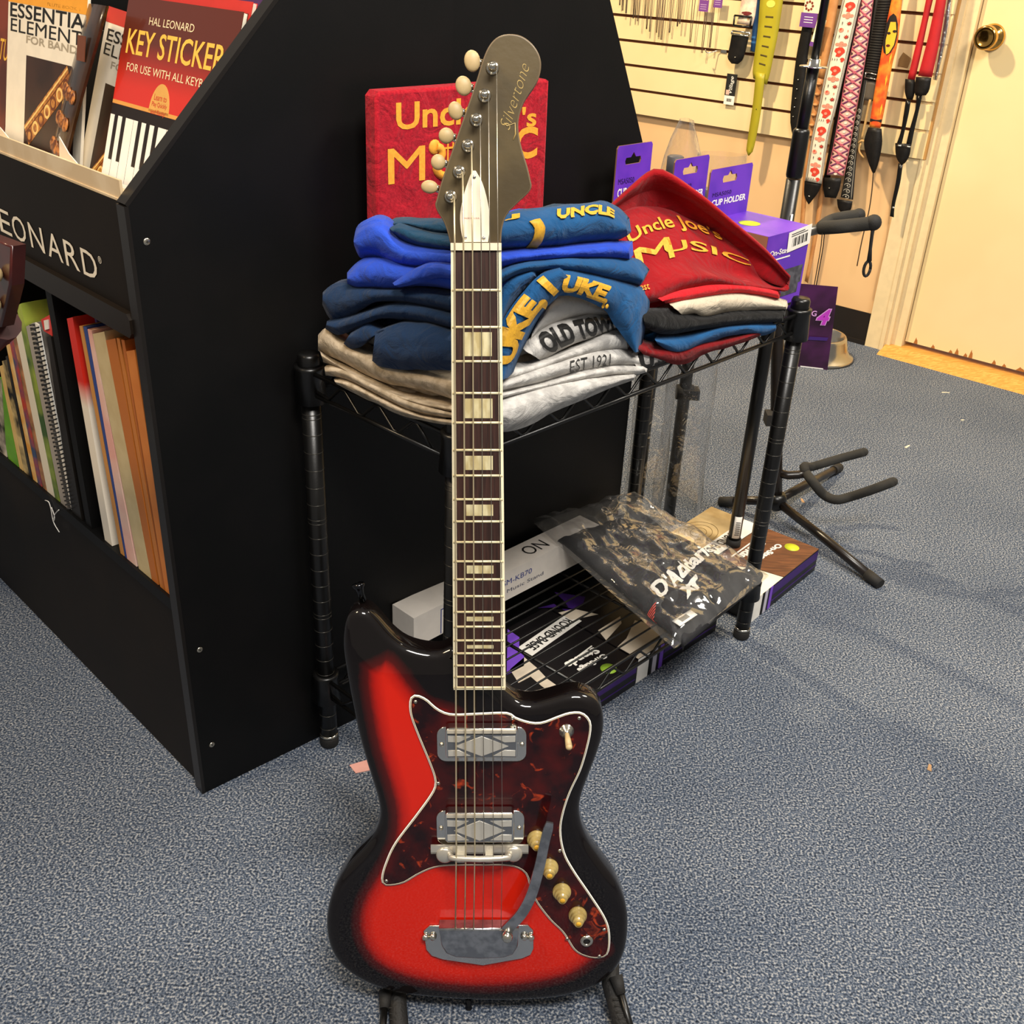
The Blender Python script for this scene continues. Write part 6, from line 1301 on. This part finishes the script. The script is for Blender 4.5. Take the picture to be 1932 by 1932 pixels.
for i in range(3):
    o = .005+.335*i
    for du, kind in ((.03, 'b'), (.075, 'f'), (.115, 's'), (.15, 't'), (.185, 's'), (.225, 'f'), (.265, 'b'), (.305, 'l')):
        u = o+du
        if u > .985: continue
        if kind == 'b': poly(mb, f, u, .52, .026, .30, BIRD, redm); poly(mb, f, u, .50, .008, .09, CIRC, pinkm, .0018)
        if kind == 'f':
            for a in range(4): poly(mb, f, u+.008*math.sin(a*PI/2), .5+.20*math.cos(a*PI/2), .0085, .12, CIRC, pinkm)
        if kind == 's': poly(mb, f, u, .68, .014, .17, STAR, M('maroon_star', '#8a2a1c', .6) if not bpy.data.materials.get('maroon_star') else bpy.data.materials['maroon_star']); poly(mb, f, u, .68, .005, .06, CIRC, redm, .0018); poly(mb, f, u, .3, .012, .06, LEAF, drk)
        if kind == 't': poly(mb, f, u, .32, .012, .14, CIRC, pinkm); poly(mb, f, u-.004, .30, .008, .1, LEAF, redm, .0018); poly(mb, f, u+.004, .70, .008, .1, LEAF, pinkm)
        if kind == 'l':
            for k in range(3): poly(mb, f, u, .2+.13*k, .010, .035, [(-1, -.4), (0, 1), (1, -.4), (0, .3)], drk)
            poly(mb, f, u, .75, .012, .13, BIRD, redm)
mb.make('motif', b, r)
mb = MB(); G = SGR([(.8497,3.3361,.4686),(.8541,3.3324,.4297),(.8622,3.3256,.4123),(.8692,3.3198,.4026)],[(.8931,3.2997,.4699),(.889,3.3032,.4438),(.879,3.3115,.4193),(.8708,3.3185,.4013)],8,3,0.002); mb.ribbon(G, lea, .003); mb.ball((0, 0, 0), .003, .003, .002, nickel, Matrix.Translation(surf(G)(.6, .5, .002)), 8, 5); mb.make('leather_end', r, r)
# pink lattice strap over a black backing
Gp = SGR([(.9113,3.2897,.9735),(.909,3.2916,.8754),(.906,3.2941,.7696),(.9065,3.2937,.6783),(.9067,3.2935,.5858),(.9035,3.2962,.4961)],[(.9374,3.2677,.9756),(.9427,3.2633,.879),(.9452,3.2612,.7749),(.9451,3.2613,.6844),(.9466,3.2601,.5886),(.945,3.2614,.5016)],40,5,0.003)
G = extend(Gp); r, b = strap('guitar_strap', 'pink lattice patterned strap with violet diamonds', G, M('pink_ground', '#e3b3a6', .6)); addhook(r, G); f = surf(Gp)
mb = MB(); roses = M('rose_lattice', '#b8586a', .6); vio = M('violet_lattice', '#7a3a66', .6); dkd = M('dark_diamond', '#3a2626', .6); paleb = M('pale_lattice', '#f2dccb', .6)
N_ = 19
for k in range(N_):
    u = (k+.5)/N_; h_ = .5/N_
    for s_ in (-1, 1):
        mb.ribbon([[f(min(.999, max(0, u-h_+2*h_*t+w_)), .5+s_*(t-.5)*.9, .0012) for t in (0, .25, .5, .75, 1)] for w_ in (-.006, .006)], roses if s_ > 0 else vio, .0004)
    poly(mb, f, u, .5, .010, .15, [(1, 0), (0, 1), (-1, 0), (0, -1)], roses, .002); poly(mb, f, u, .10, .010, .08, [(1, -.8), (0, 1), (-1, -.8)], dkd, .0016); poly(mb, f, u, .90, .010, .08, [(1, .8), (0, -1), (-1, .8)], dkd, .0016)
    poly(mb, f, min(.99, u+h_), .5, .007, .10, CIRC, paleb, .0016)
for v0, v1 in ((.0, .05), (.95, 1.0)): mb.ribbon([[f(k/40, v, .001) for k in range(41)] for v in (v0, v1)], roses, .0004)
mb.make('motif', b, r)
mb = MB(); mb.ribbon(SGR([(.9046,3.3031,.9726),(.9022,3.3052,.8741),(.899,3.3078,.7678),(.8994,3.3075,.6761),(.8995,3.3074,.5832),(.8986,3.3081,.4858)],[(.9178,3.292,.9737),(.9156,3.2939,.8755),(.9127,3.2963,.7697),(.9133,3.2959,.6783),(.9136,3.2956,.5857),(.9142,3.2951,.489)],12,2,0.001), lea, .003); mb.make('backing', r, r)
mb = MB(); G = SGR([(.8962,3.305,.4863),(.9008,3.3011,.4558),(.9088,3.2944,.4307)],[(.9402,3.2681,.4939),(.9411,3.2673,.463),(.9365,3.2712,.4337)],6,3,0.002); mb.ribbon(G, lea, .003); mb.ball((0, 0, 0), .003, .003, .002, nickel, Matrix.Translation(surf(G)(.5, .4, .002)), 8, 5); mb.make('leather_end', r, r)
# black and white scroll strap
Gb = SGR([(.9398,3.2762,.9754),(.9444,3.2723,.8536),(.9492,3.2683,.7271),(.9497,3.2679,.6069),(.9494,3.2682,.4381)],[(.954,3.2643,.9765),(.9588,3.2603,.8552),(.9614,3.2581,.7289),(.9646,3.2554,.6096),(.9798,3.2426,.4371)],30,3,0.002)
G = extend(Gb); r, b = strap('guitar_strap', 'black strap with white scroll pattern, partly behind the pink one', G, M('black_webbing', '#191716', .7)); addhook(r, G); f = surf(Gb)
mb = MB(); sil = M('silver_scroll', '#b9b3a6', .5)
mb.ribbon([[f(k/60, v, .001) for k in range(61)] for v in (.84, .88)], sil, .0004)
for k in range(16):
    u = .99-k*.03
    if u < .5: break
    mb.tube([f(u+.010*math.cos(t), .42+.26*math.sin(t), .001) for t in [i*PI/5 for i in range(9)]], .0009, sil, 5); poly(mb, f, u, .42, .004, .08, [(1, 0), (0, 1), (-1, 0), (0, -1)], sil, .001)
mb.make('motif', b, r)
mb = MB(); mb.ribbon(SGR([(.9419,3.277,.4296),(.9484,3.2716,.4057),(.9568,3.2646,.3949)],[(.9799,3.2451,.4319),(.9801,3.245,.4067),(.9724,3.2515,.397)],6,3,0.002), lea, .003); mb.make('leather_end', r, r)
# ribbed black strap with cord
rib = M('black_ribbed_webbing', '#120f0d', .7, hex2='#1b1815', scale=1, bump=.2); 
Gk = SGR([(.9487,3.2661,.9762),(.9478,3.2668,.8954),(.9489,3.2659,.8154),(.9502,3.2649,.7705)],[(.9813,3.2387,.9789),(.9833,3.2371,.899),(.9841,3.2364,.81),(.9851,3.2356,.7682)],24,3,0.002)
G = extend(Gk); r, b = strap('guitar_strap', 'ribbed black webbing strap with bar buckle left of the orange strap', G, rib); addhook(r, G); f = surf(Gk)
mb = MB()
for k in range(30): mb.ribbon([[f((k+.2)/30, v, .0012) for v in (.05, .5, .95)], [f((k+.55)/30, v, .0012) for v in (.05, .5, .95)]], rib, .0008)
mb.make('ribs', b, r)
mb = MB(); P = [(.9512,3.2562,.7912),(.9814,3.2309,.7868),(.9808,3.2313,.7755),(.9511,3.2563,.7771)]
for a_, b_ in zip(P, P[1:]+P[:1]): mb.cyl(a_, b_, .002, nickel, 8)
mb.make('buckle', r, r)
mb = MB(); mb.ribbon(SGR([(.9532,3.2649,.7706),(.9542,3.2641,.7422),(.9547,3.2637,.7164)],[(.9869,3.2367,.7681),(.988,3.2358,.74),(.9884,3.2354,.7158)],6,3,0.001), M('grey_leather_tab', '#5a5248', .6), .003); mb.make('tab', r, r)
mb = MB(); cordm = M('natural_cord', '#b8925a', .8, bump=.3)
mb.tube(even([V(p) for p in [(.9716,3.2338,.721),(.9708,3.2346,.6964),(.9705,3.2348,.6529),(.9695,3.2356,.613)]], 12), .0036, cordm, 8); mb.tube([V(p) for p in [(.964,3.2402,.6001),(.9702,3.235,.6087),(.9808,3.2262,.6061)]], .004, cordm, 8); mb.tube(even([V(p) for p in [(.969,3.2361,.601),(.9688,3.2362,.5786),(.983,3.2243,.5619)]], 8), .0028, cordm, 8); mb.make('cord', r, r)
# orange strap with a printed picture
org = M('orange_print_strap', '#d8501c', .5, hex2='#e8962c', scale=22, lo=.42, hi=.62)
Go = SGR([(.974,3.224,.9792),(.973,3.2249,.9169),(.9744,3.2237,.8384),(.9752,3.223,.7621),(.9773,3.2212,.6913),(.9795,3.2194,.6483)],[(.9969,3.2048,.9811),(1.0055,3.1976,.8787),(1.0036,3.1991,.8214),(1.0048,3.1982,.7593),(1.006,3.1972,.6887),(1.0053,3.1978,.6498)],36,5,0.003)
G = extend(Go); r, b = strap('guitar_strap', 'orange strap printed with a yellow face and dark hair', G, org); addhook(r, G); f = surf(Go)
mb = MB(); yf = M('yellow_face_print', '#edb52e', .5); hairm = M('black_hair_print', '#1c1210', .5)
poly(mb, f, .26, .42, .16, .50, CIRC, hairm, .001)
poly(mb, f, .29, .52, .125, .36, [(-1, -.6), (-1, .5), (-.3, .9), (.4, .7), (.9, .1), (1, -.4), (.5, -.8), (.1, -.95), (-.4, -.8)], yf, .0018)
for u_, v_, a_, b_ in ((.235, .70, .010, .14), (.25, .33, .010, .12)): poly(mb, f, u_, v_, a_, b_, CIRC, hairm, .0026)
poly(mb, f, .345, .40, .010, .14, CIRC, M('dark_lip_print', '#5a1a14', .5), .0026)
for u_ in (.45, .62, .85): poly(mb, f, u_, .75, .05, .18, LEAF, yf, .0016)
poly(mb, f, .94, .5, .012, .48, [(-1, -1), (1, -1), (1, 1), (-1, 1)], hairm, .0018)
mb.make('picture', b, r)
mb = MB(); G = SGR([(.9771,3.2214,.6478),(.9744,3.2236,.6033),(.9926,3.2084,.5547),(1.0075,3.1959,.5261)],[(1.0079,3.1956,.6488),(1.0156,3.1891,.6108),(1.0169,3.188,.5594),(1.0135,3.1908,.5274)],12,3,0.004); mb.ribbon(G, lea, .004); mb.make('leather_end', r, r)
mb = MB(); mb.tube(even([V(p) for p in [(1.0089,3.1947,.5324),(1.0146,3.19,.4761),(1.0171,3.1878,.4228),(1.016,3.1888,.3756),(1.0148,3.1898,.3278),(1.0149,3.1897,.2876),(1.0154,3.1893,.252)]], 22), .0017, M('brown_lace', '#3a2a1c', .7), 6); mb.make('lace', r, r)
# red strap
reds = M('red_velvet_strap', '#b8121c', .7, hex2='#a80f18', scale=20)
G = extend(SGR([(1.0511,3.1737,.9848),(1.051,3.1737,.9289),(1.0486,3.1758,.8527),(1.0465,3.1775,.7857)],[(1.0655,3.1616,.986),(1.0644,3.1625,.9302),(1.0645,3.1625,.8546),(1.063,3.1637,.7852)],12,3,0.002)); r, b = strap('guitar_strap', 'bright red double strap with black leather ends and thin webbing tails', G, reds); addhook(r, G)
G = extend(SGR([(1.0669,3.1408,.987),(1.0667,3.141,.8963),(1.0628,3.1443,.7982)],[(1.0875,3.1235,.9887),(1.0921,3.1197,.899),(1.0927,3.1192,.7981)],12,3,0.003)); mb = MB(); mb.ribbon(G, reds, .003); mb.make('band', r, r)
mb = MB(); mb.ribbon(SGR([(1.0409,3.1783,.7853),(1.0452,3.1747,.7541),(1.0537,3.1676,.733)],[(1.062,3.1606,.7855),(1.0671,3.1564,.7572),(1.0664,3.1569,.7349)],6,3,0.002), lea, .004); mb.make('leather_end', r, r)
mb = MB(); mb.ribbon(SGR([(1.0581,3.1456,.7951),(1.0606,3.1435,.7612),(1.0653,3.1395,.7481)],[(1.0911,3.1179,.7968),(1.0922,3.117,.7658),(1.0879,3.1206,.7515)],6,3,0.003), lea, .004); mb.make('leather_end', r, r)
mb = MB(); mb.ribbon(SGR([(1.0524,3.1726,.7323),(1.0543,3.171,.6945),(1.0558,3.1697,.6448),(1.0514,3.1734,.6077)],[(1.0633,3.1634,.7311),(1.0647,3.1622,.6962),(1.064,3.1628,.6462),(1.0632,3.1635,.6099)],12,2,0.001), blkmet, .002); mb.ribbon(SGR([(1.0735,3.1549,.7466),(1.0773,3.1517,.7123),(1.0744,3.1541,.6552),(1.0737,3.1547,.6118)],[(1.086,3.1444,.7484),(1.0854,3.1449,.7066),(1.0848,3.1454,.657),(1.0853,3.1449,.614)],12,2,0.001), blkmet, .002); mb.make('webbing', r, r)
mb = MB(); mb.ribbon(SGR([(1.049,3.1754,.6146),(1.0556,3.1699,.5836),(1.0647,3.1622,.5663),(1.0719,3.1562,.5603)],[(1.0846,3.1456,.6182),(1.0861,3.1443,.5895),(1.0814,3.1482,.5681),(1.0745,3.1541,.5594)],8,3,0.003), lea, .004); mb.make('pad', r, r)
mb = MB(); mb.ribbon(SGR([(1.0655,3.1616,.562),(1.0688,3.1588,.5076),(1.0694,3.1583,.4472),(1.0716,3.1564,.4123)],[(1.0754,3.1533,.561),(1.0783,3.1508,.5096),(1.0771,3.1519,.4459),(1.0806,3.1489,.4114)],12,2,0.001), blkmet, .002); mb.ribbon(SGR([(1.0712,3.1542,.4405),(1.0707,3.1546,.4358)],[(1.0774,3.149,.4404),(1.077,3.1494,.4357)],2,2,0), nickel, .002)
for q in SGR([(1.0519,3.1678,.6116),(1.0515,3.1681,.6071)],[(1.0627,3.1587,.6121),(1.0623,3.1591,.6077)],2,2,0), SGR([(1.0723,3.1506,.6125),(1.0719,3.151,.608)],[(1.083,3.1417,.613),(1.0826,3.142,.6086)],2,2,0): mb.ribbon(q, nickel, .002)
mb.make('tail', r, r)
G = extend(SGR([(1.0952,3.1497,.9878),(1.0972,3.148,.9234),(1.1017,3.1443,.8445),(1.1047,3.1417,.7908)],[(1.1094,3.1378,.989),(1.1161,3.1322,.9122),(1.1152,3.1329,.8327),(1.1142,3.1338,.7894)],14,5,0.006)); r = empty('guitar_strap', V(G[0][-1]), 'strap in clear crinkled plastic at the right end of the slatwall', 'strap', SG)
mb = MB(); mb.ribbon(G, film('wrapper_film', f0=.3, rough=.1, bsc=90), .004); mb.make('plastic_wrapper', r, r)
mb = MB(); mb.ribbon([[V(p)-WN*.003 for p in q] for q in G[1:4]], M('dark_grey_strap', '#3a3634', .6), .001); mb.make('band', r, r)
# cardboard backer behind the straps
mb = MB(); mb.prism([(-.0115,.8491),(.013,.8362),(.0096,.8111),(-.0191,.8139),(-.0188,.8333)], .021, .024, M('kraft_card', '#8a6a3c', .7), TW); solo(mb, 'card', [(1.0372,3.2258,.8134)][0], 'small kraft card tucked against the slatwall between orange and red straps', 'card')
# thin cords in pairs
cw = M('brown_cord', '#6a5246', .7); cw2 = M('grey_brown_cord', '#7a6a5c', .7)
CG = 'thin neck cords hanging at the left of the slatwall'
def cord(w, ztop, L_, d, m, ln):
    mb = MB(); 
    for s in (-1, 1): mb.tube([wall(w+s*.003, ztop, d), wall(w+s*(.002+.004*random.random()), ztop-L_*.5, d+.004), wall(w+s*.0015+.002*random.random(), ztop-L_, d)], .0012, m, 5)
    o = mb.make('neck_cord'); loc = wall(w, ztop-L_, d); o.data.transform(Matrix.Translation(-loc)); o.location = loc; return tag(o, ln, 'cord', CG)
ws = [(-.9947,.9049),(-.9758,.8903),(-.9557,.8838),(-.9369,.8694),(-.9251,.8781),(-.9064,.8637),(-.8916,.8805),(-.8743,.8426),(-.8547,.8362),(-.8398,.8343),(-.8238,.823),(-.8085,.8164),(-.7888,.8383),(-.7572,.8593),(-.7443,.868)]
for k, (w, z) in enumerate(ws): cord(w, 1.08, 1.08-z, .035+.008*(k % 3), cw if k % 2 else cw2, 'one of the thin brown cords bunched at the left of the slatwall')
for q, lb in zip([(-.7012,.8176),(-.6537,.7909),(-.6271,.8086)], ('long brown cord pair left of the violet tags', 'dark cord hanging straight below the larger violet tag', 'crossed thin cord ending just above the wire hook')): cord(q[0], 1.08, 1.08-q[1], .045, cw, lb)
for (x0, y0), ww, hh, lb in zip([(-.6792,.909),(-.6274,.9229)], (.034, .030), (.032, .04), ('violet paper tag on the slatwall, left one of the pair', 'violet paper tag on the slatwall, right one of the pair')):
    mb = MB(); T9 = frame(wall(x0, y0, .05), WX, Z); mb.box(0, ww, 0, hh, 0, .001, M('violet_paper', '#74408a', .5), T9)
    for k in range(3): mb.box(ww*.15, ww*.8, hh*.2+.006*k, hh*.2+.006*k+.0014, .001, .0014, M('pale_line', '#c8a8d0', .5) if k == 0 else mb.mats[-1], T9)
    solo(mb, 'paper_tag', wall(x0, y0, .05), lb, 'tag')
mb = MB(); P = [(.5398,3.5962,.7966),(.5461,3.5909,.7943)]+[(.5742,3.6065,.8003)]+[(.5971,3.603,.8)]; mb.tube([V(p) for p in [(.535,3.5806,.8038)]]+[V(p) for p in P], .0017, nickel, 8); mb.box(-.010, .010, -.004, .004, .02, .024, nickel, TW @ Matrix.Translation(([(-.5869,.8004)][0][0], [(-.5869,.8004)][0][1], 0)))
solo(mb, 'wire_hook', [(.5963,3.5984,.8004)][0], 'empty wire hook on the slatwall below the violet tags', 'hook')
